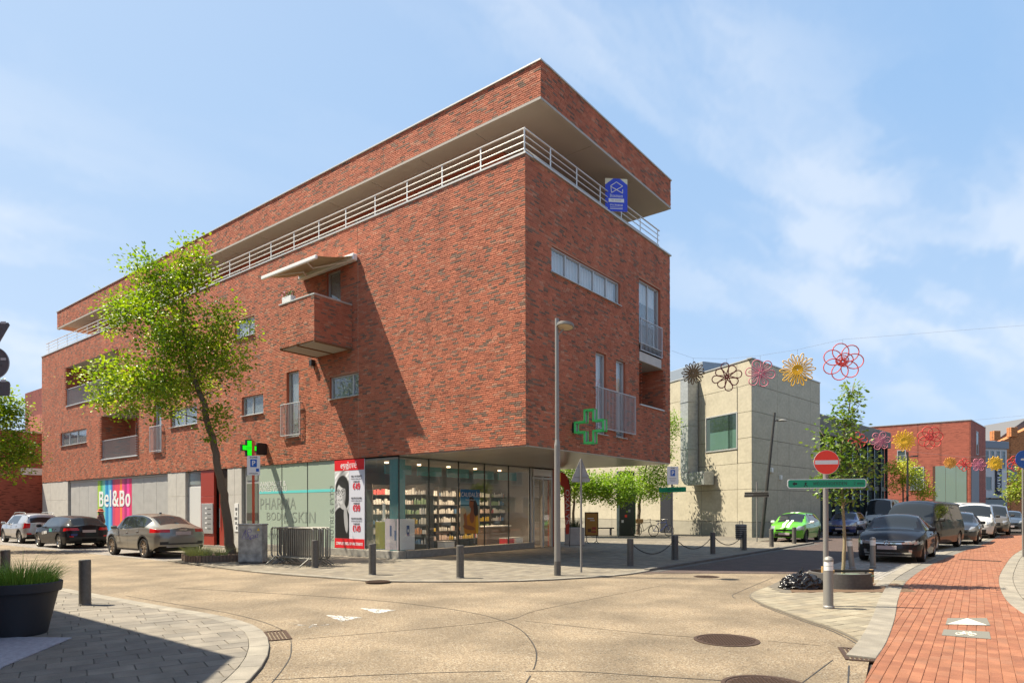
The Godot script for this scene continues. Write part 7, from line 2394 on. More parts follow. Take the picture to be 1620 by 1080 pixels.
func street_right(zinc: Material, white: Material, black: Material, red: Material, blue: Material) -> void:
	# round concrete planter with stakes round the young tree
	var t = thing("tree_planter", "low round planter with wooden stakes around the young tree", "planter", on(6.88, -13.75))
	var m = MB.new()
	m.lathe([Vector2(0.62, 0.0), Vector2(0.60, 0.30), Vector2(0.56, 0.31), Vector2(0.55, 0.24), Vector2(0.0, 0.24)], 36)
	mpart(t, "ring", m, worn("planter dark", lin(0.115, 0.105, 0.095), 0.7, texs["fine"], 0.3, texs["stain"], 0.8))
	var wd = plain("stake wood", lin(0.42, 0.26, 0.10), 0.8)
	for s in [[-0.32, 0.34], [0.55, 0.22], [-0.1, -0.5]]:
		var k = MB.new()
		k.lathe([Vector2(0.045, 0.1), Vector2(0.045, 0.37), Vector2(0.0, 0.375)], 10, Vector3(s[0], 0, s[1]))
		mpart(t, "stake", k, wd)
	var b = MB.new()
	b.box(Vector3(0.12, 0.345, 0.28), Vector3(0.9, 0.045, 0.02))
	mpart(t, "strap", b, black)
	var gl = MB.new()
	gl.prism(PackedVector2Array([Vector2(-0.2, 0.45), Vector2(0.5, 0.42), Vector2(0.3, 0.1), Vector2(-0.1, 0.1)]), 0.24, 0.275)
	mpart(t, "green_mat", gl, plain("mat green", lin(0.16, 0.26, 0.17), 0.7))
	# bin bags
	t = thing("bin_bag", "crumpled black bin bag lying beside the round tree planter", "bag", on(5.95, -13.45))
	var fb = FastNoiseLite.new()
	fb.seed = 3; fb.frequency = 2.4; fb.fractal_type = FastNoiseLite.FRACTAL_RIDGED; fb.fractal_octaves = 3
	var bm = MB.new()
	var NU = 64
	var NV = 30
	var P = []
	for j in NV + 1:
		var row = []
		for i in NU + 1:
			var th = TAU * i / NU
			var ph = PI * 0.5 * j / NV
			var d = Vector3(cos(th) * cos(ph), sin(ph), sin(th) * cos(ph))
			var k = 1.0 + 0.26 * fb.get_noise_3dv(Vector3(cos(th) * cos(ph), sin(ph), sin(th) * cos(ph)))
			row.append(Vector3(d.x * 0.40 * k, d.y * 0.27 * k * (1.0 if j < NV - 1 else 1.3), d.z * 0.30 * k))
		P.append(row)
	for j in NV + 1:
		for i in NU + 1:
			var du: Vector3 = P[j][(i + 1) % NU] - P[j][(i - 1 + NU) % NU]
			var dv: Vector3 = P[mini(j + 1, NV)][i] - P[maxi(j - 1, 0)][i]
			bm.vert(P[j][i], dv.cross(du).normalized() if dv.cross(du).length() > 1e-9 else Vector3.UP)
	for j in NV:
		for i in NU:
			var b0 = j * (NU + 1) + i
			var b1 = b0 + NU + 1
			bm.ix.append_array([b0, b0 + 1, b1, b1, b0 + 1, b1 + 1])
	mpart(t, "bag", bm, plain("bag film", lin(0.012, 0.012, 0.014), 0.22))
	var kn = MB.new()
	kn.path([Vector3(-0.06, 0.24, 0.0), Vector3(-0.05, 0.32, 0.01), Vector3(-0.02, 0.37, 0.02)], 0.03, 6, false, 0.012)
	mpart(t, "knot", kn, plain("bag film", lin(0.012, 0.012, 0.014), 0.22))
	# litter bin
	t = thing("litter_bin", "small grey slotted litter bin behind the last chained bollard", "bin", on(9.15, -26.15), BEARING)
	pole_of(t, "post", 1.0, 0.025, zinc)
	var bn = MB.new()
	bn.lathe([Vector2(0.19, 0.42), Vector2(0.20, 0.44), Vector2(0.22, 1.0), Vector2(0.20, 1.02), Vector2(0.19, 0.99)], 20)
	mpart(t, "basket", bn, zinc)
	for k in 6:
		var r = MB.new()
		r.lathe([Vector2(0.222, 0.50 + 0.08 * k), Vector2(0.226, 0.515 + 0.08 * k), Vector2(0.222, 0.53 + 0.08 * k)], 20)
		mpart(t, "hoop", r, plain("dark frame", lin(0.02, 0.02, 0.022), 0.4))
	var lid = MB.new()
	lid.path([Vector3(-0.21, 1.0, 0), Vector3(-0.20, 1.14, 0), Vector3(0.20, 1.14, 0), Vector3(0.21, 1.0, 0)], 0.012)
	mpart(t, "hoop_handle", lid, zinc)
	# street name post
	t = thing("street_name_sign", "thin post with two black street name plates by the beige corner", "sign", on(12.2, -32.6))
	pole_of(t, "pole", 2.95, 0.03, zinc)
	for k in 2:
		var T = Transform3D(Basis(Vector3.UP, -0.95 + 0.04 * k), Vector3(0.0, 2.42 - 0.13 * k, 0.0))
		plate_at(t, "name_plate", rounded(1.35, 0.12, 0.01), T, 0.03, 0.04, black)
		plate_at(t, "white_edge", rounded(1.36, 0.13, 0.012), T, 0.024, 0.03, white)
	# dark leaning lamp
	t = thing("street_lamp", "slender black lamp post leaning before the beige building", "street lamp", on(14.1, -37.0, 0.0))
	var lm = MB.new()
	lm.tube(Vector3(0, 0, 0), Vector3(0.78, 7.1, 0), 0.11, 0.055, 12)
	var dk = plain("lamp black", lin(0.03, 0.028, 0.026), 0.5)
	mpart(t, "pole", lm, dk)
	var hd = MB.new()
	hd.X = Transform3D(Basis().scaled(Vector3(1.0, 1.0, 0.7)), Vector3(1.18, 6.62, 0))
	hd.lathe([Vector2(0.0, 0), Vector2(0.27, 0.0), Vector2(0.28, 0.03), Vector2(0.20, 0.09), Vector2(0.0, 0.12)], 20)
	mpart(t, "lamp_head", hd, zinc)
	var ar = MB.new()
	ar.tube(Vector3(0.72, 6.62, 0), Vector3(0.98, 6.68, 0), 0.03)
	mpart(t, "arm", ar, dk)
	t = thing("street_lamp", "straight black lamp post before the far red brick building", "street lamp", Vector3(30.2, 0, -50.0))
	lm = MB.new()
	lm.tube(Vector3.ZERO, Vector3(0.05, 6.0, 0), 0.09, 0.06, 12)
	mpart(t, "pole", lm, dk)
	hd = MB.new()
	hd.box(Vector3(0.55, 5.66, 0), Vector3(0.5, 0.10, 0.25), 0.03)
	mpart(t, "lamp_head", hd, dk)
	ar = MB.new()
	ar.tube(Vector3(0.05, 5.60, 0), Vector3(0.35, 5.66, 0), 0.03)
	mpart(t, "arm", ar, dk)
	# blue sign cut by the right edge
	t = thing("traffic_sign", "round blue sign at the right picture edge", "sign", on(17.18, -22.0))
	pole_of(t, "pole", 3.2, 0.03, zinc)
	plate_at(t, "blue_disc", disc(0.30, 36), Transform3D(Basis(), Vector3(0.02, 3.27, 0.04)), -0.004, 0.004, blue)
	plate_at(t, "white_symbol", PackedVector2Array([Vector2(-0.12, -0.03), Vector2(0.05, -0.03), Vector2(0.05, -0.1), Vector2(0.16, 0.0), Vector2(0.05, 0.1), Vector2(0.05, 0.03), Vector2(-0.12, 0.03)]), Transform3D(Basis(), Vector3(0.02, 3.27, 0.04)), 0.004, 0.006, white)
	# things in the passage
	t = thing("advert_stand", "black-framed pavement sign with an orange advert in the passage", "sign", on(3.84, -31.6), -0.1)
	boxp(t, "frame", Vector3(0, 0.92, 0), Vector3(0.66, 1.16, 0.05), black, 0.01)
	boxp(t, "advert", Vector3(0, 0.92, 0.028), Vector3(0.58, 1.06, 0.01), plain("advert orange", lin(0.42, 0.20, 0.015), 0.4))
	for k in 5: boxp(t, "advert_print", Vector3([-0.05, 0.04, 0.12, -0.1, 0.1][k], [1.2, 1.1, 0.72, 0.62, 0.55][k], 0.035), Vector3([0.3, 0.22, 0.2, 0.16, 0.22][k], [0.04, 0.03, 0.12, 0.16, 0.08][k], 0.004), [white, white, plain("advert red", lin(0.36, 0.04, 0.02), 0.5), plain("advert brown", lin(0.12, 0.04, 0.01), 0.5), plain("advert red", lin(0.36, 0.04, 0.02), 0.5)][k])
	for s in [-0.24, 0.24]:
		var f = MB.new()
		f.path([Vector3(s, 0.34, 0), Vector3(s, 0.12, 0), Vector3(s + 0.05, 0.05, 0.25), Vector3(s + 0.1, 0.01, 0.4)], 0.018)
		f.path([Vector3(s, 0.12, 0), Vector3(s - 0.05, 0.05, -0.25), Vector3(s - 0.1, 0.01, -0.4)], 0.018)
		mpart(t, "foot", f, black)
	t = thing("beach_flag", "tall red feather flag with white letters by the shop entrance", "flag", on(2.35, -28.6))
	var pf = PackedVector2Array([Vector2(0.0, 0.55), Vector2(0.14, 0.55), Vector2(0.20, 1.4), Vector2(0.20, 2.5), Vector2(0.12, 2.95), Vector2(-0.05, 3.2), Vector2(-0.30, 3.3), Vector2(-0.30, 2.75), Vector2(-0.08, 2.6), Vector2(-0.06, 1.4)])
	plate_at(t, "cloth", pf, Transform3D(Basis(Vector3.UP, 0.2), Vector3.ZERO), -0.004, 0.004, plain("flag red", lin(0.50, 0.055, 0.03), 0.7))
	text(t, "lettering", "OXALYS", 0.16, white, Transform3D(Basis(Vector3(0, 0, 1), -PI / 2), Vector3(0.07, 1.75, 0.02)), false, false, 1.5, 0.004)
	var pp = MB.new()
	pp.path([Vector3(0.16, 0.0, 0), Vector3(0.21, 1.4, 0), Vector3(0.21, 2.5, 0), Vector3(0.12, 2.98, 0), Vector3(-0.08, 3.24, 0), Vector3(-0.3, 3.33, 0)], 0.014)
	mpart(t, "pole", pp, black)
	t = thing("concrete_planter", "square concrete planter with dark shrubs beside the feather flag", "planter", on(2.9, -30.4), 0.2)
	boxp(t, "box", Vector3(0, 0.4, 0), Vector3(0.75, 0.8, 0.75), mats["panel concrete"], 0.02)
	var sh = MB.new()
	tuft(sh, Vector3(0, 0.8, 0), 400, 0.3, 0.2, 0.6, 0.7)
	mpart(t, "shrub", sh, plain("shrub green", lin(0.05, 0.09, 0.025), 0.6))
	var bk = bicycle("dark bicycle with a wicker crate leaning by the beige wall", Vector3(8.05, PAVE, -39.6), 0.15, lin(0.03, 0.03, 0.04))
	boxp(bk, "crate", Vector3(-0.35, 0.92, 0), Vector3(0.38, 0.26, 0.3), plain("wicker", lin(0.40, 0.22, 0.08), 0.8), 0.02)
	bicycle("blue bicycle leaning beside the dark door of the beige building", Vector3(8.95, PAVE, -39.2), 0.35, lin(0.03, 0.06, 0.25))
	t = thing("notice_pillar", "dark sticker-covered notice pillar by the bicycles", "pillar", on(7.05, -40.6), 0.2)
	boxp(t, "cabinet", Vector3(0, 2.0, 0), Vector3(1.0, 4.0, 0.5), plain("pillar dark", lin(0.02, 0.03, 0.022), 0.4), 0.02)
	boxp(t, "side_strip", Vector3(0.53, 1.4, 0.05), Vector3(0.06, 2.6, 0.4), plain("pillar green", lin(0.06, 0.15, 0.05), 0.5))
	for k in 6: boxp(t, "sticker", Vector3(-0.3 + 0.22 * (k % 3), 0.9 + 0.32 * k, 0.256), Vector3(0.14, 0.16, 0.004), [white, red, plain("sticker grey", lin(0.3, 0.3, 0.3), 0.5)][k % 3])
	t = thing("bench", "low dark bench in front of the notice pillar", "bench", on(5.6, -41.5), 0.0)
	boxp(t, "seat", Vector3(0, 0.45, 0), Vector3(1.7, 0.07, 0.45), black, 0.01)
	for s in [-0.65, 0.65]: boxp(t, "leg", Vector3(s, 0.21, 0), Vector3(0.08, 0.42, 0.4), black, 0.01)

func bicycle(label: String, at: Vector3, turn: float, col: Color) -> Node3D:
	var t = thing("bicycle", label, "bicycle", at, turn, "bicycles by the beige wall")
	var tyre: Material = mats["tyre"]
	for s in [-0.54, 0.54]:
		var m = MB.new()
		var lp = []
		for i in 28: lp.append(Vector3(s + cos(TAU * i / 28) * 0.33, 0.34 + sin(TAU * i / 28) * 0.33, 0))
		m.path(lp, 0.018, 6, true)
		var w = mpart(t, "wheel", m, tyre)
		var sp = MB.new()
		for i in 14: sp.tube(Vector3(s, 0.34, 0), Vector3(s + cos(TAU * i / 14) * 0.32, 0.34 + sin(TAU * i / 14) * 0.32, 0), 0.002, -1, 4, false)
		mpart(w, "spokes", sp, mats["alloy"])
	var f = MB.new()
	var A0 = Vector3(-0.54, 0.34, 0)
	var BB = Vector3(-0.08, 0.32, 0)
	var ST = Vector3(-0.22, 0.82, 0)
	var HT = Vector3(0.34, 0.84, 0)
	for e in [[A0, BB], [A0, ST], [BB, ST], [BB, Vector3(0.38, 0.70, 0)], [ST, HT], [HT, Vector3(0.54, 0.34, 0)]]: f.tube(e[0], e[1], 0.017)
	f.tube(HT, Vector3(0.31, 1.02, 0), 0.015)
	mpart(t, "frame", f, plain("bike paint " + label.left(4), col, 0.3))
	var h = MB.new()
	h.path([Vector3(0.20, 1.0, -0.28), Vector3(0.32, 1.04, -0.16), Vector3(0.31, 1.03, 0), Vector3(0.32, 1.04, 0.16), Vector3(0.20, 1.0, 0.28)], 0.012)
	mpart(t, "handlebar", h, mats["alloy"])
	var s = MB.new()
	s.box(Vector3(-0.25, 0.93, 0), Vector3(0.26, 0.06, 0.15), 0.025)
	s.tube(ST, Vector3(-0.25, 0.92, 0), 0.013)
	mpart(t, "saddle", s, mats["tyre"])
	return t

func manholes() -> void:
	var iron = worn("cast iron", lin(0.11, 0.065, 0.042), 0.6, texs["fine"], 0.2, texs["stain"], 0.4)
	iron.metallic = 0.3
	var spots = [[2.70, -8.25, 0.40, "round rusty manhole cover in the middle of the road"], [2.36, -6.10, 0.40, "round rusty manhole cover cut by the lower picture edge"], [4.75, -16.0, 0.30, "small dark manhole cover near the shaded street"], [-3.05, -14.85, 0.28, "small dark cover at the pavement edge before the poster bollard"]]
	for s in spots:
		var y = 0.003 if s[3] != spots[3][3] else PAVE + 0.004
		var t = thing("manhole_cover", s[3], "manhole", Vector3(s[0], y, s[1]), 0.4)
		var r: float = s[2]
		var m = MB.new()
		m.lathe([Vector2(r, -0.01), Vector2(r, 0.006), Vector2(r * 0.90, 0.006), Vector2(r * 0.895, 0.0)], 40)
		mpart(t, "frame_ring", m, iron)
		var d = MB.new()
		d.lathe([Vector2(r * 0.885, 0.001), Vector2(0, 0.001)], 40)
		var st = r * 0.105
		for i in range(-9, 10):
			for j in range(-9, 10):
				var p = Vector2(i * st + (0.5 * st if j % 2 else 0.0), j * st * 0.87)
				if p.length() < r * 0.83: d.box(Vector3(p.x, 0.003, p.y), Vector3(st * 0.66, 0.006, st * 0.6))
		mpart(t, "lid", d, iron)
	# gully grates
	for s in [[-3.10, -8.62, -1.12, "slotted iron gully grate beside the left kerb", 0.0], [3.90, -7.42, 1.22, "slotted rusty gully grate at the island tip", 0.0], [14.65, -20.5, -0.95, "slotted drain grate across the red cycle path", 1.0]]:
		var t = thing("gully_grate", s[3], "drain", Vector3(s[0], 0.004 if s[4] == 0.0 else PAVE + 0.002, s[1]), s[2])
		var w = 0.66 if s[4] == 0.0 else 1.05
		var l = 0.27
		var fr = MB.new()
		for e in [-1, 1]:
			fr.box(Vector3(0, 0.002, e * (l * 0.5)), Vector3(w, 0.012, 0.03))
			fr.box(Vector3(e * w * 0.5, 0.002, 0), Vector3(0.03, 0.0118, l - 0.03))
		mpart(t, "frame", fr, iron)
		boxp(t, "pit", Vector3(0, -0.012, 0), Vector3(w - 0.03, 0.012, l - 0.03), plain("dark frame", lin(0.02, 0.02, 0.022), 0.4))
		for i in 6: boxp(t, "slat", Vector3(0, 0.0015, -l * 0.5 + (i + 0.5) * l / 6), Vector3(w - 0.03, 0.010, 0.022), iron)
	# tiles set in the cycle path
	var tile = worn("marking tile", lin(0.20, 0.195, 0.165), 0.8, texs["fine"], 0.3)
	var wp = worn("marking white", lin(0.74, 0.70, 0.58), 0.7, texs["fine"], 0.2)
	var q = [[[6.44, -9.68], [7.02, -9.68], [6.62, -9.06], [6.06, -9.15]], [[5.79, -8.78], [6.27, -8.60], [5.94, -8.12], [5.50, -8.38]]]
	for k in 2:
		var t = thing("path_marking", ["dark tile with a white arrowhead set in the red cycle path", "dark tile with a pale bicycle symbol set in the red cycle path"][k], "marking")
		var ps = PackedVector2Array()
		for p in q[k]: ps.append(Vector2(p[0], p[1]))
		var m = MB.new()
		m.prism(ps, PAVE, PAVE + 0.006)
		mpart(t, "tile", m, tile)
		var s = MB.new()
		if k == 0:
			s.prism(PackedVector2Array([(ps[0] + ps[1]) * 0.5 + Vector2(-0.02, 0.03), ps[3] + Vector2(0.03, -0.02), ps[2] + Vector2(-0.03, -0.02)]), PAVE + 0.006, PAVE + 0.009)
		else:
			# x along the tile's width, y across it
			var o = (ps[0] + ps[1] + ps[2] + ps[3]) * 0.25
			var ex = ((ps[1] - ps[0]) + (ps[2] - ps[3])) * 0.5
			var ey = ((ps[0] - ps[3]) + (ps[1] - ps[2])) * 0.5
			for c in [-0.13, 0.13]:
				var lp = []
				for i in 18:
					var g = TAU * i / 18
					var pp = o + ex * (c + cos(g) * 0.085) + ey * (-0.08 + sin(g) * 0.16)
					lp.append(Vector3(pp.x, PAVE + 0.007, pp.y))
				s.path(lp, 0.007, 4, true)
			for e in [[-0.13, -0.08, -0.06, 0.18], [-0.06, 0.18, 0.09, 0.18], [0.09, 0.18, 0.13, -0.08], [-0.06, 0.18, 0.0, -0.08], [-0.13, -0.08, 0.0, -0.08], [0.0, -0.08, 0.09, 0.18], [-0.08, 0.24, -0.03, 0.24], [0.07, 0.27, 0.12, 0.22]]:
				var p0 = o + ex * e[0] + ey * e[1]
				var p1 = o + ex * e[2] + ey * e[3]
				s.tube(Vector3(p0.x, PAVE + 0.007, p0.y), Vector3(p1.x, PAVE + 0.007, p1.y), 0.007, -1, 4)
		mpart(t, "white_print", s, wp)

# ---------------------------------------------------------------- person
func capsule_dist(p: Vector3, a: Vector3, b: Vector3, ra: float, rb: float) -> float:
	var ab = b - a
	var t = clampf((p - a).dot(ab) / maxf(ab.length_squared(), 1e-9), 0.0, 1.0)
	return p.distance_to(a + ab * t) - lerpf(ra, rb, t)

func nets(bones: Array, cell: float, lo: Vector3, hi: Vector3, k: float) -> MB:
	# surface nets of a smooth union of tapered bones
	var n = Vector3i(((hi - lo) / cell).ceil())
	var vals = PackedFloat32Array()
	vals.resize((n.x + 1) * (n.y + 1) * (n.z + 1))
	var sx = n.x + 1
	var sy = n.y + 1
	for z in n.z + 1:
		for y in sy:
			for x in sx:
				var p = lo + Vector3(x, y, z) * cell
				var d = 1.0
				for b in bones:
					var e = capsule_dist(p, b[0], b[1], b[2], b[3])
					var h = clampf(0.5 + 0.5 * (d - e) / k, 0.0, 1.0)
					d = lerpf(d, e, h) - k * h * (1.0 - h)
				vals[x + sx * (y + sy * z)] = d
	var m = MB.new()
	var idx = {}
	for z in n.z:
		for y in n.y:
			for x in n.x:
				var s = Vector3.ZERO
				var c = 0
				for e in [[0,0,0,1,0,0],[0,1,0,1,1,0],[0,0,1,1,0,1],[0,1,1,1,1,1],[0,0,0,0,1,0],[1,0,0,1,1,0],[0,0,1,0,1,1],[1,0,1,1,1,1],[0,0,0,0,0,1],[1,0,0,1,0,1],[0,1,0,0,1,1],[1,1,0,1,1,1]]:
					var v0 = vals[x + e[0] + sx * (y + e[1] + sy * (z + e[2]))]
					var v1 = vals[x + e[3] + sx * (y + e[4] + sy * (z + e[5]))]
					if (v0 < 0) != (v1 < 0):
						var t = v0 / (v0 - v1)
						s += Vector3(x + lerpf(e[0], e[3], t), y + lerpf(e[1], e[4], t), z + lerpf(e[2], e[5], t))
						c += 1
				if c:
					var i = x + sx * (y + sy * z)
					var g = Vector3(vals[i + 1] - vals[i], vals[i + sx] - vals[i], vals[i + sx * sy] - vals[i])
					idx[i] = m.vert(lo + s / c * cell, g.normalized() if g.length() > 1e-6 else Vector3.UP)
	for z in range(1, n.z):
		for y in range(1, n.y):
			for x in range(1, n.x):
				var i = x + sx * (y + sy * z)
				for ax in 3:
					var st: int = [1, sx, sx * sy][ax]
					var u: int = [sx, sx * sy, 1][ax]
					var w: int = [sx * sy, 1, sx][ax]
					if (vals[i] < 0) == (vals[i + st] < 0): continue
					var q = [i, i - u, i - u - w, i - w]
					var ok = true
					for e in q:
						if not idx.has(e): ok = false
					if not ok: continue
					if vals[i] < 0: m.ix.append_array([idx[q[0]], idx[q[2]], idx[q[1]], idx[q[0]], idx[q[3]], idx[q[2]]])
					else: m.ix.append_array([idx[q[0]], idx[q[1]], idx[q[2]], idx[q[0]], idx[q[2]], idx[q[3]]])
	return m

func person() -> void:
	var t = thing("person", "person in a red sun hat and patterned top walking behind the black hatchback", "person", Vector3(-19.55, PAVE, -31.1), -0.6)
	var V = func_points()
	var body = nets(V[0], 0.026, Vector3(-0.38, -0.02, -0.30), Vector3(0.38, 1.74, 0.34), 0.035)
	mpart(t, "body", body, plain("skin", lin(0.42, 0.22, 0.14), 0.6))
	var top = nets(V[1], 0.03, Vector3(-0.36, 0.72, -0.24), Vector3(0.36, 1.52, 0.24), 0.04)
	mpart(t, "top", top, worn("patterned cloth", lin(0.50, 0.26, 0.22), 0.9, gray_tex("print cloth", 256, 0.05, 55, 0.1, 1.5, 2), 0.35))
	var tr = nets(V[2], 0.03, Vector3(-0.30, 0.04, -0.30), Vector3(0.30, 0.98, 0.34), 0.03)
	mpart(t, "trousers", tr, plain("dark trousers", lin(0.03, 0.03, 0.045), 0.9))
	var hat = MB.new()
	hat.lathe([Vector2(0.19, 1.60), Vector2(0.11, 1.635), Vector2(0.10, 1.70), Vector2(0.05, 1.735), Vector2(0, 1.74)], 20)
	mpart(t, "sun_hat", hat, plain("hat red", lin(0.45, 0.10, 0.06), 0.9))
	var hr = nets([[Vector3(0, 1.56, -0.03), Vector3(0, 1.42, -0.07), 0.10, 0.06]], 0.02, Vector3(-0.16, 1.3, -0.22), Vector3(0.16, 1.66, 0.12), 0.02)
	mpart(t, "hair", hr, plain("grey hair", lin(0.32, 0.27, 0.20), 0.9))
	var gl = MB.new()
	for s in [-0.035, 0.035]: gl.box(Vector3(s, 1.555, 0.097), Vector3(0.055, 0.035, 0.012), 0.004)
	mpart(t, "sunglasses", gl, plain("dark frame", lin(0.02, 0.02, 0.022), 0.4))

func func_points() -> Array:
	var L = func_leg(-1.0, 0.16)
	var R = func_leg(1.0, -0.16)
	var body = [[Vector3(0, 1.47, 0.01), Vector3(0, 1.60, 0.02), 0.072, 0.088], [Vector3(0, 1.50, 0.06), Vector3(0, 1.53, 0.105), 0.05, 0.012], [Vector3(0, 1.36, -0.01), Vector3(0, 1.47, 0), 0.055, 0.05], [Vector3(0, 1.30, 0), Vector3(0, 1.05, 0), 0.13, 0.12], [Vector3(0, 1.05, 0), Vector3(0, 0.90, 0), 0.12, 0.14]]
	body.append_array(L); body.append_array(R)
	for s in [-1.0, 1.0]:
		var sw: float = 0.14 * s
		body.append([Vector3(s * 0.16, 1.34, 0), Vector3(s * 0.23, 1.08, -sw * 0.4), 0.055, 0.042])
		body.append([Vector3(s * 0.23, 1.08, -sw * 0.4), Vector3(s * 0.22, 0.86, sw * 0.5), 0.042, 0.030])
		var h = Vector3(s * 0.22, 0.86, sw * 0.5)
		body.append([h, h + Vector3(0, -0.08, 0.02), 0.034, 0.030])
		for f in 4: body.append([h + Vector3(0, -0.08, -0.02 + 0.015 * f), h + Vector3(-s * 0.02, -0.155, -0.01 + 0.015 * f), 0.010, 0.008])
		body.append([h + Vector3(0, -0.03, 0.03), h + Vector3(-s * 0.02, -0.09, 0.055), 0.011, 0.009])
	var top = [[Vector3(0, 1.33, 0), Vector3(0, 1.05, 0), 0.15, 0.145], [Vector3(0, 1.05, 0), Vector3(0, 0.82, 0.0), 0.145, 0.165], [Vector3(-0.15, 1.37, 0), Vector3(0.15, 1.37, 0), 0.075, 0.075]]
	for s in [-1.0, 1.0]: top.append([Vector3(s * 0.16, 1.35, 0), Vector3(s * 0.225, 1.14, -0.04 * s), 0.072, 0.066])
	var tr = [[Vector3(0, 0.90, 0), Vector3(0, 0.84, 0), 0.15, 0.15]]
	for e in [L, R]:
		for k in 2: tr.append([e[k][0], e[k][1], e[k][2] + 0.022, e[k][3] + 0.026])
	return [body, top, tr]

func func_leg(s: float, sw: float) -> Array:
	var hip = Vector3(s * 0.085, 0.88, 0)
	var knee = Vector3(s * 0.095, 0.48, sw * 0.9 + 0.03)
	var ank = Vector3(s * 0.095, 0.09, sw * 1.2)
	return [[hip, knee, 0.085, 0.055], [knee, ank, 0.055, 0.036], [ank + Vector3(0, -0.045, -0.02), ank + Vector3(s * 0.01, -0.055, 0.15), 0.036, 0.026]]

# ---------------------------------------------------------------- trees
var leaf_mesh: ArrayMesh = null

func make_leaf() -> void:
	# a folded leaf with a point, about as wide as long
	var m = MB.new()
	var a = Vector3(0, 0, 0)
	var b = Vector3(0, 0.14, 1.0)
	for s in [-1.0, 1.0]:
		var p = Vector3(s * 0.42, 0.16, 0.30)
		var q = Vector3(s * 0.34, 0.10, 0.72)
		var mid = Vector3(0, 0.0, 0.45)
		for f in [[a, p, mid], [p, q, mid], [q, b, mid]]:
			m.face(f, Vector3.UP)
	leaf_mesh = m.mesh()

func leaf_mat() -> StandardMaterial3D:
	var m = plain("leaf", Color.WHITE, 0.42)
	m.vertex_color_use_as_albedo = true
	m.backlight_enabled = true
	m.backlight = Color(0.9, 0.95, 0.5)
	return m

# blobs: [centre, radius, height of radius, weight]; the limbs grow from the trunk to tips inside them
func tree(called: String, label: String, trunk: Array, r0: float, r1: float, blobs: Array, tips: int, leaves: int, size: float, spread: float, tones: Array, bark: Material, group := "street trees") -> Node3D:
	var at: Vector3 = trunk[0]
	var t = thing(called, label, "tree", at, 0.0, group)
	var pts = []
	for i in trunk.size() - 1:
		for k in 5: pts.append((trunk[i] as Vector3).lerp(trunk[i + 1], k / 5.0) - at)
	pts.append(trunk[trunk.size() - 1] - at)
	for i in range(1, pts.size()): pts[i] += Vector3(rng.randf_range(-1, 1), 0, rng.randf_range(-1, 1)) * r0 * 0.22
	var tm = MB.new()
	tm.path(pts, r0, 12, false, r1)
	mpart(t, "trunk", tm, bark)
	var nodes = []
	for i in range(int(pts.size() * 0.30), pts.size()): nodes.append([pts[i], lerpf(r0, r1, float(i) / pts.size())])
	var tot = 0.0
	for b in blobs: tot += b[3]
	var ends = []
	for b in blobs:
		for k in int(round(tips * b[3] / tot)):
			var d = Vector3(rng.randfn(), rng.randfn(), rng.randfn()).normalized() * pow(rng.randf(), 0.42)
			ends.append((b[0] as Vector3) - at + Vector3(d.x * b[1], d.y * b[2], d.z * b[1]))
	var mid: Vector3 = pts[int(pts.size() * 0.6)]
	ends.sort_custom(func(p, q): return p.distance_squared_to(mid) < q.distance_squared_to(mid))
	var lm = MB.new()
	var xs = []
	var cs = []
	for e in ends:
		var best = 0
		var bd = INF
		for i in nodes.size():
			var d: float = (nodes[i][0] as Vector3).distance_to(e) + maxf(0.0, nodes[i][0].y - e.y + 0.1) * 1.6
			if d < bd:
				bd = d
				best = i
		var p: Vector3 = nodes[best][0]
		var r: float = minf(nodes[best][1] * 0.62, 0.012 + bd * 0.018)
		var br = [p]
		var n = 4
		for k in range(1, n + 1):
			var u = float(k) / n
			var c: Vector3 = p.lerp(e, u) + Vector3(rng.randf_range(-1, 1), rng.randf_range(-0.4, 0.8) * (1 - u), rng.randf_range(-1, 1)) * bd * 0.08 * (1 - u * 0.5)
			br.append(c)
			nodes.append([c, lerpf(r, 0.006, u)])
		lm.path(br, r, 5, false, 0.004)
		var hue: Color = tones[rng.randi() % tones.size()]
		for k in leaves:
			var o = Vector3(rng.randfn(), rng.randfn() * 0.75, rng.randfn()) * spread
			var base: Vector3 = br[n] if rng.randf() < 0.72 else br[n].lerp(br[n - 2], rng.randf())
			var dir = (o + Vector3(0, -0.25 * spread, 0)).normalized()
			var up = Vector3(rng.randf_range(-0.7, 0.7), 1, rng.randf_range(-0.7, 0.7)).normalized()
			if absf(up.dot(dir)) > 0.95: up = Vector3.RIGHT
			var bs = Basis.looking_at(-dir, up).scaled_local(Vector3.ONE * size * rng.randf_range(0.65, 1.25))
			xs.append(Transform3D(bs, base + o))
			var q = rng.randf_range(0.82, 1.18)
			cs.append(Color(hue.r * q * rng.randf_range(0.9, 1.1), hue.g * q, hue.b * q))
	mpart(t, "limbs", lm, bark).set_meta("kind", "stuff")
	many(t, "crown", leaf_mesh, leaf_mat(), xs, cs)
	return t

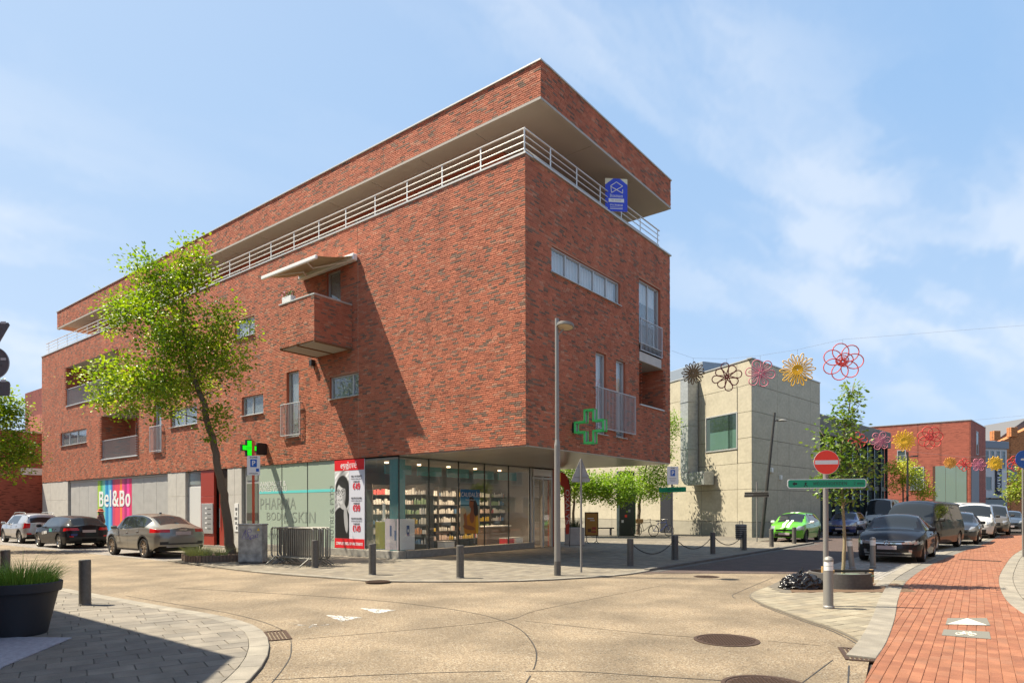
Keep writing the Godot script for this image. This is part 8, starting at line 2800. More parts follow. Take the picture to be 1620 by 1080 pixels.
func build_trees() -> void:
	make_leaf()
	var bark = worn("bark", lin(0.25, 0.19, 0.13), 0.95, gray_tex("bark grain", 512, 0.05, 61, 0.55, 1.05, 4), 0.35, null, 3.0, texs["grit"], 1.4)
	var pale = worn("pale bark", lin(0.42, 0.34, 0.20), 0.95, gray_tex("bark grain", 512, 0.05, 61, 0.55, 1.05, 4), 0.2, null, 3.0, texs["grit"], 1.0)
	var spring = [Color(0.28, 0.39, 0.020), Color(0.21, 0.32, 0.018), Color(0.34, 0.43, 0.026), Color(0.14, 0.23, 0.016), Color(0.40, 0.47, 0.035)]
	var z = -22.0
	tree("street_tree", "leaning leafy tree in front of the lit brick facade", [Vector3(-9.43, 0.1, z), Vector3(-9.56, 1.2, z), Vector3(-9.72, 2.44, z), Vector3(-10.02, 3.82, z), Vector3(-10.35, 5.2, z), Vector3(-10.8, 6.48, z), Vector3(-11.05, 7.6, z), Vector3(-11.06, 8.8, z), Vector3(-10.86, 10.1, z)], 0.165, 0.02,
		[[Vector3(-10.81, 9.95, z), 0.85, 0.95, 0.8], [Vector3(-11.75, 9.2, z + 0.3), 1.15, 0.95, 1.1], [Vector3(-12.55, 8.1, z), 1.1, 1.0, 1.1], [Vector3(-11.05, 7.7, z - 0.6), 1.5, 1.4, 1.6], [Vector3(-11.1, 7.4, z + 1.0), 1.4, 1.2, 1.2], [Vector3(-12.85, 5.95, z + 0.2), 1.45, 1.05, 1.7], [Vector3(-11.9, 5.6, z + 0.8), 1.4, 0.9, 1.2], [Vector3(-12.0, 5.9, z - 1.2), 1.4, 1.0, 1.0], [Vector3(-9.75, 7.7, z), 0.95, 1.0, 0.8], [Vector3(-9.40, 6.4, z + 0.3), 0.8, 0.9, 0.5], [Vector3(-9.9, 4.7, z), 0.6, 0.9, 0.36], [Vector3(-10.6, 6.2, z + 0.4), 1.1, 1.1, 0.7]], 380, 50, 0.100, 0.185, spring, bark)
	tree("street_tree", "young slim tree tied in the round planter on the island", [Vector3(6.98, 0.2, -13.8), Vector3(7.02, 1.0, -13.82), Vector3(7.0, 1.9, -13.85), Vector3(6.98, 2.8, -13.9), Vector3(7.15, 3.7, -13.9), Vector3(7.28, 4.35, -13.9)], 0.038, 0.006,
		[[Vector3(6.95, 2.9, -13.9), 0.50, 0.85, 2.0], [Vector3(7.15, 3.6, -13.9), 0.32, 0.55, 0.8], [Vector3(7.26, 4.15, -13.9), 0.10, 0.32, 0.25], [Vector3(7.35, 2.5, -13.8), 0.42, 0.5, 0.7], [Vector3(6.66, 2.15, -13.9), 0.36, 0.4, 0.45], [Vector3(7.1, 1.95, -13.8), 0.35, 0.32, 0.4]], 170, 13, 0.075, 0.10, [Color(0.16, 0.26, 0.04), Color(0.12, 0.20, 0.035), Color(0.22, 0.31, 0.06), Color(0.26, 0.33, 0.09)], pale)
	tree("street_tree", "tree at the far left picture edge before the neighbouring brick house", [Vector3(-22.4, 0, -27.0), Vector3(-22.3, 2.5, -27), Vector3(-22.0, 4.2, -27), Vector3(-21.7, 6.3, -27)], 0.14, 0.02,
		[[Vector3(-21.6, 6.2, -27), 1.1, 1.2, 1.0], [Vector3(-20.9, 4.7, -27), 1.25, 1.1, 1.3], [Vector3(-20.4, 3.7, -26.8), 1.0, 0.8, 0.8], [Vector3(-22.8, 5.2, -27), 1.3, 1.4, 1.0], [Vector3(-20.7, 5.8, -27), 0.7, 0.8, 0.5]], 210, 34, 0.11, 0.22, spring, bark)
	tree("street_tree", "bright tree behind the shop passage throwing dappled shade on the beige wall", [Vector3(8.2, 0, -42.6), Vector3(8.3, 2.0, -42.6), Vector3(8.6, 3.8, -42.4), Vector3(9.0, 6.6, -42.0)], 0.13, 0.02,
		[[Vector3(8.4, 3.1, -42.0), 1.5, 0.95, 1.5], [Vector3(9.2, 3.3, -41.6), 1.1, 1.0, 1.2], [Vector3(8.6, 5.4, -41.6), 1.5, 1.6, 1.8], [Vector3(9.9, 7.0, -41.4), 0.75, 0.9, 0.8], [Vector3(9.5, 4.6, -41.6), 0.8, 1.2, 0.8]], 300, 34, 0.10, 0.22, [Color(0.26, 0.40, 0.03), Color(0.32, 0.44, 0.04), Color(0.20, 0.33, 0.03)], bark)
	tree("street_tree", "small tree behind the passage left of the notice pillar", [Vector3(3.6, 0, -39.0), Vector3(3.7, 2.4, -39), Vector3(3.9, 4.6, -39)], 0.1, 0.02,
		[[Vector3(4.4, 3.0, -39), 1.6, 0.95, 1.4], [Vector3(3.2, 3.7, -39), 1.4, 1.1, 0.8], [Vector3(6.3, 2.9, -38.6), 1.5, 0.95, 1.3]], 300, 34, 0.12, 0.22, [Color(0.26, 0.40, 0.03), Color(0.32, 0.44, 0.04), Color(0.20, 0.33, 0.03)], bark)
	tree("street_tree", "yellow-green young tree before the far red brick building", [Vector3(31.6, 0, -53.0), Vector3(31.7, 3, -53), Vector3(31.6, 5.2, -53)], 0.09, 0.02,
		[[Vector3(31.6, 4.9, -53), 1.1, 0.9, 1.0], [Vector3(32.6, 4.0, -53), 1.0, 0.8, 0.9], [Vector3(33.3, 3.0, -53), 0.7, 0.6, 0.5], [Vector3(31.3, 3.7, -53), 0.8, 0.7, 0.5]], 130, 26, 0.13, 0.2, [Color(0.46, 0.48, 0.04), Color(0.40, 0.45, 0.04), Color(0.52, 0.50, 0.06)], bark)
	tree("street_tree", "leafy tree cut by the right picture edge", [Vector3(24.0, 0, -30.0), Vector3(24.0, 1.8, -30), Vector3(23.9, 3.2, -30)], 0.09, 0.02,
		[[Vector3(23.7, 2.9, -30), 0.8, 0.7, 1.0], [Vector3(23.1, 2.3, -29.8), 0.6, 0.35, 0.5], [Vector3(24.4, 3.1, -30.2), 0.9, 0.8, 0.8]], 110, 26, 0.10, 0.16, [Color(0.30, 0.36, 0.05), Color(0.22, 0.30, 0.04), Color(0.36, 0.38, 0.08)], bark)

# ---------------------------------------------------------------- hanging wire flowers
func petal(m: MB, c: Vector3, g: float, r0: float, r1: float, w: float, tilt: Basis, wire: float) -> void:
	var lp = []
	for i in 15:
		var u = float(i) / 14
		var s = sin(PI * u)
		var rad = lerpf(r0, r1, sin(PI * u * 0.5) if u < 0.5 else sin(PI * (1 - u) * 0.5)) if false else r0 + (r1 - r0) * s
		var off = w * sin(TAU * u) * (0.55 + 0.45 * s)
		var a = g + off / maxf(rad, 0.05)
		lp.append(c + tilt * Vector3(cos(a) * rad, sin(a) * rad, 0))
	m.path(lp, wire, 5)

func wire_flower(label: String, at: Vector3, r: float, kind: int, material: Material) -> void:
	var t = thing("flower_decoration", label, "decoration", at, 0.0, "wire flowers strung over the street")
	var tilt = Basis(Vector3.UP, -0.35) * Basis(Vector3(0, 0, 1), rng.randf_range(-0.2, 0.2))
	var wr = 0.008 + 0.0005 * absf(at.z)
	var ce = MB.new()
	var hoops = [0.13, 0.07] if kind != 2 else [0.10]
	if kind == 3: hoops = [0.30, 0.24, 0.18, 0.12, 0.06]
	for k in hoops:
		var lp = []
		for i in 18: lp.append(tilt * Vector3(cos(TAU * i / 18), sin(TAU * i / 18), 0) * r * k)
		ce.path(lp, wr * 1.1, 5, true)
	mpart(t, "centre", ce, material)
	var n: int = [16, 8, 6, 20][kind % 4]
	if kind == 4:
		# rose: overlapping round petals
		for k in 7:
			var pm = MB.new()
			var g = TAU * k / 7.0
			var lp = []
			for i in 16:
				var a = TAU * i / 16
				lp.append(tilt * (Vector3(cos(g), sin(g), 0) * r * 0.55 + Vector3(cos(a) * 0.45, sin(a) * 0.40, 0).rotated(Vector3(0, 0, 1), g) * r))
			pm.path(lp, wr, 5, true)
			mpart(t, "petal", pm, material)
		for k in 4:
			var pm = MB.new()
			var lp = []
			for i in 14:
				var a = TAU * i / 14 + k
				lp.append(tilt * (Vector3(cos(a) * (0.14 + 0.09 * k), sin(a) * (0.12 + 0.08 * k), 0) + Vector3(0.03 * k * cos(k * 2.1), 0.03 * k, 0)) * r)
			pm.path(lp, wr, 5, k > 1)
			mpart(t, "petal", pm, material)
		return
	for k in n:
		var pm = MB.new()
		var g = TAU * k / n
		var wd: float = [0.10, 0.30, 0.34, 0.09][kind] * r
		petal(pm, Vector3.ZERO, g, r * [0.13, 0.16, 0.10, 0.30][kind], r * (1.0 if k % 2 == 0 or kind == 2 else [0.92, 0.86, 1.0, 0.84][kind]), wd, tilt, wr)
		if kind == 2:
			petal(pm, Vector3.ZERO, g, r * 0.1, r * 0.8, wd * 0.25, tilt, wr * 0.8)
		mpart(t, "petal", pm, material)

func build_flowers() -> void:
	var gold = plain("flower bronze", lin(0.22, 0.14, 0.06), 0.5)
	var dred = plain("flower dark red", lin(0.24, 0.025, 0.02), 0.5)
	var pink = plain("flower pink", lin(0.55, 0.16, 0.22), 0.5)
	var yel = plain("flower yellow", lin(0.78, 0.44, 0.015), 0.5)
	var red = plain("flower red", lin(0.60, 0.05, 0.04), 0.5)
	var orange = plain("flower orange", lin(0.62, 0.26, 0.03), 0.5)
	var wire = plain("cable steel", lin(0.30, 0.30, 0.30), 0.5, 0.5)
	var rows = [
		[[Vector3(7.22, 7.06, -26), 0.45, 0, gold, "bronze wire daisy, leftmost of the nearest flower string"], [Vector3(8.55, 6.91, -26), 0.57, 1, dred, "dark red wire flower on the nearest string"], [Vector3(9.88, 7.05, -26), 0.56, 2, pink, "pink wire hibiscus on the nearest string at the beige corner"], [Vector3(11.36, 7.18, -26), 0.66, 3, yel, "large yellow wire sunflower on the nearest string"], [Vector3(13.16, 7.50, -26), 0.74, 4, red, "large red wire rose against the sky"]],
		[[Vector3(23.81, 6.34, -45), 0.60, 1, red, "red wire flower half behind the young tree"], [Vector3(25.33, 6.33, -45), 0.63, 2, pink, "pink wire hibiscus before the glass front"], [Vector3(26.98, 6.33, -45), 0.74, 3, yel, "yellow wire sunflower on the middle string"], [Vector3(28.77, 6.54, -45), 0.78, 4, red, "red wire rose before the far brick building"]],
		[[Vector3(41.54, 5.99, -62), 0.54, 0, orange, "orange wire daisy on the farthest string"], [Vector3(42.86, 5.81, -62), 0.6, 1, red, "red wire flower on the farthest string"], [Vector3(44.23, 5.81, -62), 0.6, 2, pink, "pink wire hibiscus on the farthest string"], [Vector3(45.79, 5.92, -62), 0.69, 3, yel, "yellow wire sunflower on the farthest string"], [Vector3(47.76, 5.92, -62), 0.72, 4, red, "red wire rose at the right end of the farthest string"]]]
	var ends = [[Vector3(6.36, 7.95, -26.0), Vector3(23.5, 9.2, -26.2)], [Vector3(21.6, 7.3, -45), Vector3(37, 8.2, -45)], [Vector3(37.5, 7.1, -62), Vector3(52, 7.0, -62)]]
	var nm = ["thin cable carrying the nearest flower string", "thin cable carrying the middle flower string", "thin cable carrying the farthest flower string"]
	for k in 3:
		var m = MB.new()
		var c: Array = [ends[k][0]]
		for f in rows[k]:
			c.append(f[0] + Vector3(0, f[1] + 0.14, 0))
			wire_flower(f[4], f[0], f[1], f[2], f[3])
		c.append(ends[k][1])
		m.path(c, 0.0035 + 0.002 * k, 4)
		for f in rows[k]:
			m.tube(f[0] + Vector3(0, f[1] * 0.9, 0), f[0] + Vector3(0, f[1] + 0.14, 0), 0.005, -1, 4)
		tag(part(self, numbered("cable"), m.mesh(), wire), nm[k], "cable", "cables of the flower strings")

# ---------------------------------------------------------------- other buildings
func face_T(at: Vector3, u: Vector3) -> Transform3D:
	# x along the wall to the right as seen from outside, z outwards
	return Transform3D(Basis(u, Vector3.UP, u.cross(Vector3.UP)), at)

func panels(H: Node3D, T: Transform3D, us: Array, ys: Array, holes: Array, material: Material, called := "facade_panel") -> void:
	for i in us.size() - 1:
		for j in ys.size() - 1:
			var rects = [[us[i], us[i + 1], ys[j], ys[j + 1]]]
			for h in holes:
				var nx = []
				for r in rects:
					if h[1] <= r[0] or h[0] >= r[1] or h[3] <= r[2] or h[2] >= r[3]:
						nx.append(r)
						continue
					if h[0] > r[0]: nx.append([r[0], h[0], r[2], r[3]])
					if h[1] < r[1]: nx.append([h[1], r[1], r[2], r[3]])
					if h[2] > r[2]: nx.append([maxf(r[0], h[0]), minf(r[1], h[1]), r[2], h[2]])
					if h[3] < r[3]: nx.append([maxf(r[0], h[0]), minf(r[1], h[1]), h[3], r[3]])
				rects = nx
			for r in rects:
				if r[1] - r[0] < 0.06 or r[3] - r[2] < 0.06: continue
				var m = MB.new()
				m.X = T
				m.box(Vector3((r[0] + r[1]) * 0.5, (r[2] + r[3]) * 0.5, -0.02), Vector3(r[1] - r[0] - 0.022, r[3] - r[2] - 0.022, 0.05), 0.004)
				mpart(H, called, m, material)

func shell(H: Node3D, called: String, pts: Array, h: float, material: Material) -> MeshInstance3D:
	var m = MB.new()
	m.prism(PackedVector2Array(pts), 0.0, h)
	return mpart(H, called, m, material)

func far_brick(key: String, col: Color) -> StandardMaterial3D:
	# too far off to tell bricks apart: only their mixed tones remain
	var s = 256
	var im = Image.create(s, s, true, Image.FORMAT_RGB8)
	for j in 64:
		for i in 16:
			var r = rng.randf()
			var c = col * (rng.randf_range(0.82, 1.15) if r > 0.16 else rng.randf_range(0.42, 0.6))
			im.fill_rect(Rect2i(posmod(i * 16 + (8 if j % 2 else 0), s), j * 4, 16, 4), Color(c.r, c.g, c.b).linear_to_srgb())
			im.fill_rect(Rect2i(posmod(i * 16 + (8 if j % 2 else 0), s), j * 4, 16, 1), Color(col.r * 0.62, col.g * 0.75, col.b * 0.8).linear_to_srgb())
	var m = plain(key, Color.WHITE, 0.9)
	m.albedo_texture = ImageTexture.create_from_image(im)
	m.uv1_triplanar = true
	m.uv1_scale = Vector3(1 / 3.5, 1 / 4.0, 1 / 3.5)
	return m

func opening(H: Node3D, T: Transform3D, x0: float, x1: float, y0: float, y1: float, splits := 1, called := "window") -> MeshInstance3D:
	# a window set into the face: dark reveal, frame bars and panes
	var w = x1 - x0
	var h = y1 - y0
	var fr = MB.new()
	fr.X = T * Transform3D(Basis(), Vector3(x0, y0, 0))
	for e in [[0.04, h * 0.5, 0.08, h], [w - 0.04, h * 0.5, 0.08, h], [w * 0.5, 0.04, w - 0.16, 0.08], [w * 0.5, h - 0.04, w - 0.16, 0.08]]: fr.box(Vector3(e[0], e[1], 0.015), Vector3(e[2], e[3], 0.07), 0.008)
	for k in range(1, splits): fr.box(Vector3(w * k / splits, h * 0.5, 0.015), Vector3(0.07, h - 0.16, 0.066), 0.008)
	var win = mpart(H, called, fr, mats["window aluminium"])
	for k in splits:
		var pm = MB.new()
		pm.X = fr.X
		pm.box(Vector3(w * (k + 0.5) / splits, h * 0.5, 0.006), Vector3(w / splits - 0.07, h - 0.15, 0.012))
		mpart(win, "pane", pm, mats["far pane"])
	return win

func build_far() -> void:
	var fp = plain("far pane", lin(0.07, 0.10, 0.10), 0.04)
	fp.metallic_specular = 0.9
	var beige = worn("beige panel", lin(0.53, 0.48, 0.36), 0.85, texs["soft"], 1.7, texs["soft"], 7.3)
	var dark: Material = mats["dark frame"]
	# ---- beige panelled building
	var P0 = Vector3(13.81, 0, -37.65)
	var uL = Vector3(0.39, 0, 0.92).normalized()
	var uR = Vector3(0.707, 0, -0.707).normalized()
	var H = thing("panelled_building", "beige concrete-panelled building with a metal duct behind the main block", "building")
	var h = 10.3
	var Lend = P0 - uL * 26.0
	var inL = uL.cross(Vector3.UP) * -0.05
	var inR = uR.cross(Vector3.UP) * -0.05
	var c0 = P0 + inL + inR
	var Rend = P0 + uR * 10.5 + inR
	shell(H, "core", [v2(c0), v2(Rend), v2(Rend + Vector3(-12, 0, -12)), v2(Lend + inL)], h - 0.02, plain("panel joint", lin(0.06, 0.055, 0.045), 0.9))
	var ys = [0.9, 2.82, 4.35, 5.80, 7.31, 8.86, h]
	var TL = face_T(P0, uL)
	var TR = face_T(P0, uR)
	var lu = [-26.0, -22.4, -18.8, -15.2, -11.6, -8.0, -4.43, -1.19, 0.0]
	panels(H, TL, lu, ys, [[-3.98, -1.15, 5.20, 7.42], [-8.8, -7.52, 0.0, 2.80]], beige)
	panels(H, TR, [0.0, 3.52, 5.25, 8.8, 10.5], ys, [], beige)
	var pl = worn("plinth panel", lin(0.42, 0.39, 0.31), 0.85, texs["fine"], 1.0, texs["soft"], 3.0)
	panels(H, TL, lu, [0.0, 0.9], [[-8.8, -7.52, 0.0, 2.80]], pl, "plinth_panel")
	panels(H, TR, [0.0, 3.52, 7.0, 10.5], [0.0, 0.9], [], pl, "plinth_panel")
	var cp = MB.new()
	cp.X = TL
	cp.box(Vector3(-13.0, h + 0.03, -0.1), Vector3(26.1, 0.06, 0.3))
	cp.X = TR
	cp.box(Vector3(5.2, h + 0.032, -0.1), Vector3(10.6, 0.064, 0.3))
	mpart(H, "roof_edge", cp, mats["coping metal"])
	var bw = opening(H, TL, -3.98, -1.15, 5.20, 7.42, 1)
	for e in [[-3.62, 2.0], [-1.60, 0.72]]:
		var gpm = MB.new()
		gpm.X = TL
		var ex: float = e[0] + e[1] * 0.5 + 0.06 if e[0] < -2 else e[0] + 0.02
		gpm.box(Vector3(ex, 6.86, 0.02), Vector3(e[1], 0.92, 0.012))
		mpart(bw, "pane", gpm, plain("dark glass pane", lin(0.03, 0.05, 0.042), 0.04))
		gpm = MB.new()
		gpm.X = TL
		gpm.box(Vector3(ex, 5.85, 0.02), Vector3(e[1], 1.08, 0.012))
		mpart(bw, "green_pane", gpm, plain("painted green reflection", lin(0.085, 0.16, 0.13), 0.08))  # green reflections painted into the lower pane colour, the glass here is clear
	var gd = MB.new()
	gd.X = TL
	gd.box(Vector3(-8.16, 1.4, -0.01), Vector3(1.2, 2.72, 0.06), 0.01)
	mpart(H, "dark_door", gd, dark)
	var rb = MB.new()
	rb.X = TL
	rb.box(Vector3(-7.5, h + 0.55, -2.2), Vector3(4.0, 1.1, 2.4), 0.02)
	mpart(H, "roof_box", rb, plain("roof sheet", lin(0.28, 0.32, 0.36), 0.5, 0.4))
	for s in [[0.9, 3.3], [2.2, 2.9]]:
		var fm = MB.new()
		fm.X = TR
		fm.box(Vector3(s[0] + 1.6, s[1] + 0.7, 0.08), Vector3(0.2, 0.28, 0.14), 0.02)
		mpart(H, "wall_fitting", fm, mats["white plate"])
	# duct
	var D = thing("ventilation_duct", "shiny square ventilation duct running up the beige wall", "duct")
	var sheet_m = worn("duct sheet", lin(0.58, 0.60, 0.58), 0.40, texs["fine"], 0.8, texs["stain"], 2.5)
	sheet_m.metallic = 0.35
	for k in 4:
		var dm = MB.new()
		dm.X = TL
		dm.box(Vector3(-5.0, 4.75 + 1.5 * k, 0.50), Vector3(0.78, 1.48, 0.78), 0.012)
		mpart(D, "duct_section", dm, sheet_m)
		var fl = MB.new()
		fl.X = TL
		fl.box(Vector3(-5.0, 5.50 + 1.5 * k, 0.50), Vector3(0.84, 0.03, 0.84))
		mpart(D, "flange", fl, sheet_m)
	var el = MB.new()
	el.X = TL
	el.plate(PackedVector2Array([Vector2(-5.39, 4.0), Vector2(-5.30, 3.55), Vector2(-5.0, 3.25), Vector2(-4.61, 3.15), Vector2(-4.61, 4.0)]), 0.12, 0.88)
	mpart(D, "elbow", el, sheet_m)
	var en = MB.new()
	en.X = TL
	en.box(Vector3(-3.85, 3.57, 0.5), Vector3(1.5, 0.82, 0.76), 0.02)
	mpart(D, "outlet", en, sheet_m)
	var st = MB.new()
	st.X = TL
	st.plate(disc(0.14, 18), 0, 0.004)
	mpart(D, "sticker", st, mats["white plate"], Transform3D(Basis(), TL.basis * Vector3(-4.25, 3.6, 0.884)))

	# ---- low wing with the glass front
	H = thing("glass_fronted_wing", "low building with a tall glass front and black mullions", "building")
	var G0 = P0 + uR * 10.52
	var TG = face_T(G0, uR)
	var gn = uR.cross(Vector3.UP)
	shell(H, "core", [v2(G0 - gn * 1.3), v2(G0 + uR * 16.4 - gn * 1.3), v2(G0 + uR * 16.4 - gn * 10), v2(G0 - gn * 10)], 7.9, plain("wing wall", lin(0.17, 0.16, 0.14), 0.9))
	var fa = MB.new()
	fa.X = TG
	fa.box(Vector3(8.2, 7.55, -1.0), Vector3(16.4, 1.35, 2.0), 0.02)
	mpart(H, "fascia", fa, worn("wing fascia", lin(0.27, 0.25, 0.215), 0.8, texs["fine"], 1.0, texs["stain"], 4.0))
	for k in 9:
		var pm = MB.new()
		pm.X = TG
		pm.box(Vector3(0.9 + 1.82 * k, 3.5, -0.5), Vector3(1.76, 6.7, 0.02))
		mpart(H, "glass_pane", pm, fp)
		var mm = MB.new()
		mm.X = TG
		mm.box(Vector3(1.81 + 1.82 * k, 3.44, -0.36), Vector3(0.07, 6.86, 0.22))
		mpart(H, "mullion", mm, dark)
	var tr = MB.new()
	tr.X = TG
	tr.box(Vector3(8.2, 3.35, -0.45), Vector3(16.4, 0.35, 0.12))
	mpart(H, "transom", tr, plain("transom grey", lin(0.12, 0.12, 0.11), 0.6))
	var gt = MB.new()
	gt.X = TG
	gt.box(Vector3(0.55, 1.5, -0.40), Vector3(0.95, 3.0, 0.12))
	mpart(H, "dark_gate", gt, dark)

	# ---- far red brick building
	H = thing("brick_building", "far flat-roofed red brick building with a recessed glass corner", "building")
	var fb = far_brick("far brick", Color(0.42, 0.115, 0.07))
	var Q = Vector3(45.6, 0, -65.0)
	var uF = -A
	var uS = Vector3(0.688, 0, -0.725).normalized()
	var TF = face_T(Q, uF)
	var TS = face_T(Q, uS)
	shell(H, "wall", [v2(Q), v2(Q + uS * 9.0), v2(Q + uS * 9.0 - uF * 12), v2(Q - uF * 12)], 10.45, fb)
	var ce = MB.new()
	ce.X = TF
	ce.box(Vector3(-6, 10.48, -0.1), Vector3(12.1, 0.07, 0.3))
	ce.X = TS
	ce.box(Vector3(4.5, 10.482, -0.1), Vector3(9.1, 0.072, 0.3))
	mpart(H, "roof_edge", ce, mats["coping metal"])
	opening(H, TF, -6.36, -5.56, 6.6, 7.8, 1)
	opening(H, TF, -5.22, -3.95, 3.6, 6.0, 2)
	balustrade(H, TF * Transform3D(Basis(), Vector3(-5.35, 3.55, 0)), 1.55, 1.1, 0.12, 0.14)
	balustrade(H, TF * Transform3D(Basis(), Vector3(-6.45, 6.55, 0)), 0.98, 0.7, 0.12, 0.14)
	for k in 3:
		var pm = MB.new()
		pm.X = TF
		pm.box(Vector3(-2.55 + 0.88 * k, 3.1, 0.02), Vector3(0.86, 5.8, 0.04))
		mpart(H, "glass_panel", pm, plain("green glass", lin(0.20, 0.27, 0.23), 0.06))
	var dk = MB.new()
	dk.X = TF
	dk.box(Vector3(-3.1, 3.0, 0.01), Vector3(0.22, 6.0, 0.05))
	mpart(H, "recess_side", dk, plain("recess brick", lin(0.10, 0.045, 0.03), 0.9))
	var gp = MB.new()
	gp.X = TS
	gp.box(Vector3(2.3, 3.0, 0.02), Vector3(4.4, 6.0, 0.05))
	mpart(H, "grey_panel", gp, plain("grey render", lin(0.26, 0.26, 0.27), 0.8))
	opening(H, TS, 3.0, 4.2, 7.2, 9.6, 1)

	# ---- white shop house and the gabled brick house
	H = thing("white_house", "white rendered shop house with dark banners beyond the brick building", "building", Vector3(57.6, 0, -80.0), 0.35)
	boxp(H, "wall", Vector3(2.2, 4.6, -5), Vector3(4.2, 9.2, 10), plain("white render", lin(0.60, 0.59, 0.57), 0.85), 0.02)
	boxp(H, "roof_storey", Vector3(2.2, 9.5, -4.8), Vector3(4.4, 0.9, 10), plain("zinc roof", lin(0.20, 0.22, 0.25), 0.5, 0.3), 0.02)
	var T0 = Transform3D(Basis(), Vector3.ZERO)
	for k in 4: opening(H, T0, 0.35 + 1.0 * k, 1.0 + 1.0 * k, 6.6, 8.8, 1)
	opening(H, T0, 0.4, 1.5, 3.9, 5.6, 1)
	boxp(H, "banner", Vector3(2.6, 5.2, 0.12), Vector3(1.0, 3.6, 0.08), plain("banner dark", lin(0.03, 0.03, 0.045), 0.7), 0.01)
	text(H, "lettering", "OUTLET", 0.5, mats["white plate"], Transform3D(Basis(Vector3(0, 0, 1), PI / 2), Vector3(2.6, 5.2, 0.18)), true, false, 2.8, 0.01)
	boxp(H, "shop_front", Vector3(2.2, 1.5, 0.05), Vector3(4.0, 3.0, 0.1), fp, 0.01)
	boxp(H, "red_sign", Vector3(-0.9, 3.4, 0.4), Vector3(1.4, 1.0, 0.2), plain("shop sign red", lin(0.20, 0.012, 0.015), 0.5), 0.02)
	boxp(H, "canopy", Vector3(3.2, 2.9, 1.0), Vector3(6.0, 0.15, 2.0), dark, 0.02)
	H = thing("gabled_house", "orange brick house with a dark slate gable at the right edge", "building", Vector3(66.5, 0, -92.0), 0.0)
	var og = far_brick("orange far brick", Color(0.50, 0.19, 0.07))
	var gm = MB.new()
	gm.plate(PackedVector2Array([Vector2(0, 0), Vector2(14, 0), Vector2(14, 10.8), Vector2(7, 13.4), Vector2(2.2, 11.0), Vector2(0, 10.6)]), -9.0, 0.0)
	mpart(H, "wall", gm, og)
	var rm = MB.new()
	rm.plate(PackedVector2Array([Vector2(1.2, 10.4), Vector2(7.2, 14.6), Vector2(13.4, 10.4)]), -10.0, -1.4)
	mpart(H, "slate_roof", rm, plain("slate", lin(0.11, 0.11, 0.115), 0.7))
	for x in [1.6, 4.0]: boxp(H, "gable_pier", Vector3(x, 11.6 + 0.4 * x * 0.5, -0.2), Vector3(0.9, 1.3, 0.9), og, 0.02)
	for k in 3: opening(H, T0, 1.4 + 1.9 * k, 2.6 + 1.9 * k, 5.5, 8.2, 1)

	# ---- brick house at the far left
	H = thing("brick_house", "red brick neighbour house behind the silver crossover at the far left", "building", grid(41.0, -2.2), BEARING)
	var nb = far_brick("neighbour brick", Color(0.36, 0.095, 0.055))
	boxp(H, "front_block", Vector3(3.5, 3.45, -6.5), Vector3(9.0, 6.9, 12.0), nb)
	boxp(H, "rear_block", Vector3(9.5, 5.6, -5.0), Vector3(9.0, 11.2, 14.0), far_brick("dark far brick", Color(0.20, 0.035, 0.025)))
	boxp(H, "middle_block", Vector3(5.6, 4.3, -3.4), Vector3(4.0, 8.6, 5.6), nb)
	boxp(H, "roof_edge", Vector3(3.5, 6.95, -6.5), Vector3(9.1, 0.1, 12.1), mats["coping metal"])
	boxp(H, "name_plate", Vector3(2.4, 4.3, -0.48), Vector3(1.6, 0.45, 0.06), mats["white plate"], 0.01)
	opening(H, Transform3D(Basis(), Vector3(0, 0, -0.5)), 4.3, 5.4, 5.0, 6.6, 1)

	# ---- plaza buildings glimpsed through the passage
	H = thing("plaza_building", "pale shop building with red pillars glimpsed through the passage", "building", Vector3(2.0, 0, -66.0), 0.0)
	boxp(H, "wall", Vector3(6, 4.0, -3), Vector3(22, 8.0, 6), plain("plaza render", lin(0.20, 0.19, 0.18), 0.9))
	for k in 3: boxp(H, "pillar", Vector3([5.0, 7.3, 8.2][k], 1.9, 0.6), Vector3(0.9, 3.8, 0.9), plain("pillar red", lin(0.26, 0.03, 0.02), 0.7), 0.02)
	for k in 5: opening(H, T0, -4.2 + 3.1 * k, -1.8 + 3.1 * k, 0.4, 2.8, 2, "shop_window")
	boxp(H, "orange_sign", Vector3(1.6, 2.9, 0.2), Vector3(2.2, 0.7, 0.2), plain("sign orange", lin(0.6, 0.2, 0.04), 0.6), 0.02)
	boxp(H, "red_sign", Vector3(5.6, 3.3, 1.1), Vector3(1.4, 0.8, 0.1), plain("shop sign red", lin(0.20, 0.012, 0.015), 0.5), 0.02)

	# ---- houses outside the picture: one shades the near corner, the others are mirrored in the panes
	H = thing("corner_house", "brick corner house left of the camera that shades the near pavement", "building")
	shell(H, "wall", [Vector2(-7.37, -8.03), Vector2(-5.85, 0.8), Vector2(-14, 4), Vector2(-26, -12), v2(Vector3(-7.37, 0, -8.03) + A * 20)], 7.0, nb)
	for k in 3: opening(H, face_T(Vector3(-7.37, 0, -8.03), -A), -4.5 - 4.0 * k, -2.3 - 4.0 * k, 4.2, 5.8, 2)
	opening(H, face_T(Vector3(-7.37, 0, -8.03), -A), -5.0, -1.5, 0.4, 3.0, 2, "shop_window")
	H = thing("row_house", "brick house across the lit street that the shop panes mirror", "building", grid(20.5, -13.2), BEARING, "houses outside the picture")
	boxp(H, "wall", Vector3(-4.0, 4.2, -13.0), Vector3(8.0, 8.4, 26.0), nb)
	for k in 6: opening(H, Transform3D(Basis(Vector3(0, 0, -1), Vector3.UP, Vector3(1, 0, 0)), Vector3.ZERO), 1.5 + 4.0 * k, 3.4 + 4.0 * k, 4.4, 6.2, 2)
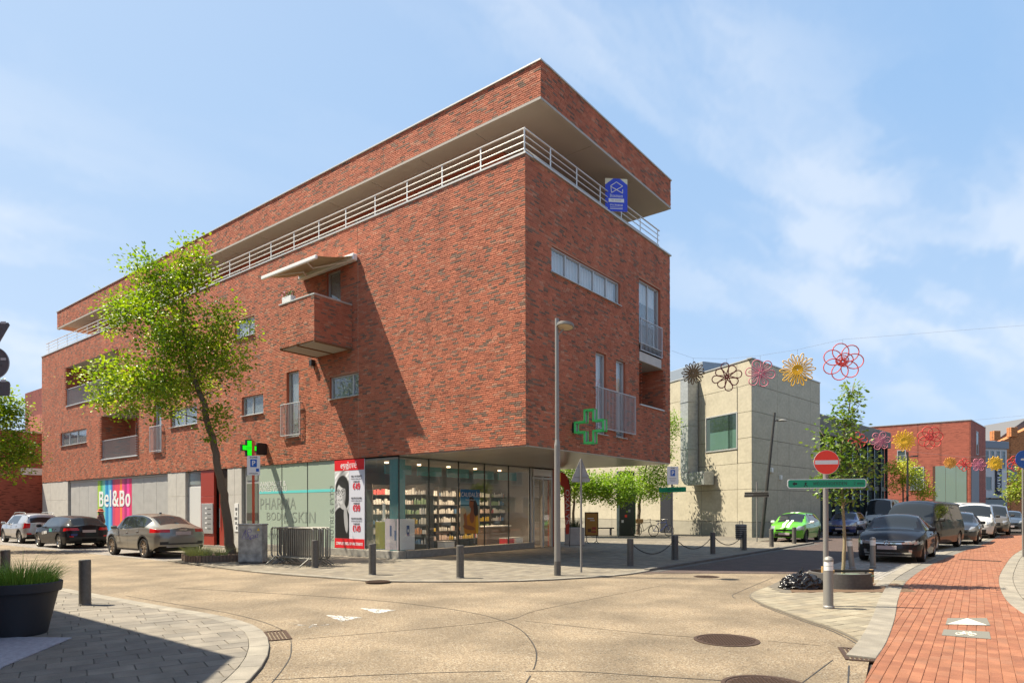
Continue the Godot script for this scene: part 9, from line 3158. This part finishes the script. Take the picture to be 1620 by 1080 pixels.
	for k in 4: opening(H, Transform3D(Basis(Vector3(0, 0, -1), Vector3.UP, Vector3(1, 0, 0)), Vector3.ZERO), 1.5 + 6.0 * k, 5.4 + 6.0 * k, 0.4, 3.0, 2, "shop_window")
	var ro = ["brick terrace house across the shaded street, nearest the camera", "second grey terrace house across the shaded street", "third grey terrace house across the shaded street", "fourth grey terrace house across the shaded street"]
	for k in 4:
		var b0 = -6.0 + 15.0 * k
		H = thing("terrace_house", ro[k], "building", grid(-15.5, b0), BEARING + PI, "houses across the shaded street")
		var hh: float = [8.5, 9.5, 8.0, 9.0][k]
		boxp(H, "wall", Vector3(-7.4, hh * 0.5, -4), Vector3(14.6, hh, 8), nb if k == 0 else plain("terrace render", lin(0.24, 0.22, 0.20), 0.9))
		for r in 2:
			for c in 4: opening(H, T0, -14.0 + 3.5 * c, -12.2 + 3.5 * c, 3.9 + 2.6 * r, 5.6 + 2.6 * r, 2)
		for c in 3: opening(H, T0, -14.2 + 4.8 * c, -10.4 + 4.8 * c, 0.4, 2.9, 2, "shop_window")
		boxp(H, "roof_edge", Vector3(-7.4, hh + 0.05, -4), Vector3(14.8, 0.1, 8.2), mats["coping metal"])

func _ready() -> void:
	rng.seed = 20240611
	var cam = Camera3D.new()
	cam.name = "camera"
	add_child(cam)
	cam.position = EYE
	cam.rotation.z = -0.00249
	cam.projection = Camera3D.PROJECTION_FRUSTUM
	cam.near = 0.1
	cam.far = 900.0
	cam.size = 0.1 * 1080.0 / 1036.07
	cam.frustum_offset = Vector2(0, 0.1 * (806.28 - 540.0) / 1036.07)
	cam.current = true
	var env = Environment.new()
	env.background_mode = Environment.BG_SKY
	env.sky = make_sky()
	env.background_energy_multiplier = 0.5
	env.tonemap_mode = Environment.TONE_MAPPER_LINEAR
	env.tonemap_exposure = 2.25
	env.sdfgi_enabled = true
	env.ssao_enabled = true
	env.ssil_enabled = true
	var we = WorldEnvironment.new()
	we.name = "world_environment"
	we.environment = env
	add_child(we)
	var sun = DirectionalLight3D.new()
	sun.name = "sun"
	add_child(sun)
	sun.look_at_from_position(Vector3(-52.15, 84.8, -9.38), Vector3.ZERO)
	sun.light_energy = 1.6
	sun.light_color = Color(1.0, 0.955, 0.87)
	sun.light_angular_distance = 0.5
	sun.shadow_enabled = true

	build_ground()
	build_main()
	build_far()
	build_trees()
	build_cars()
	build_street()
	build_flowers()
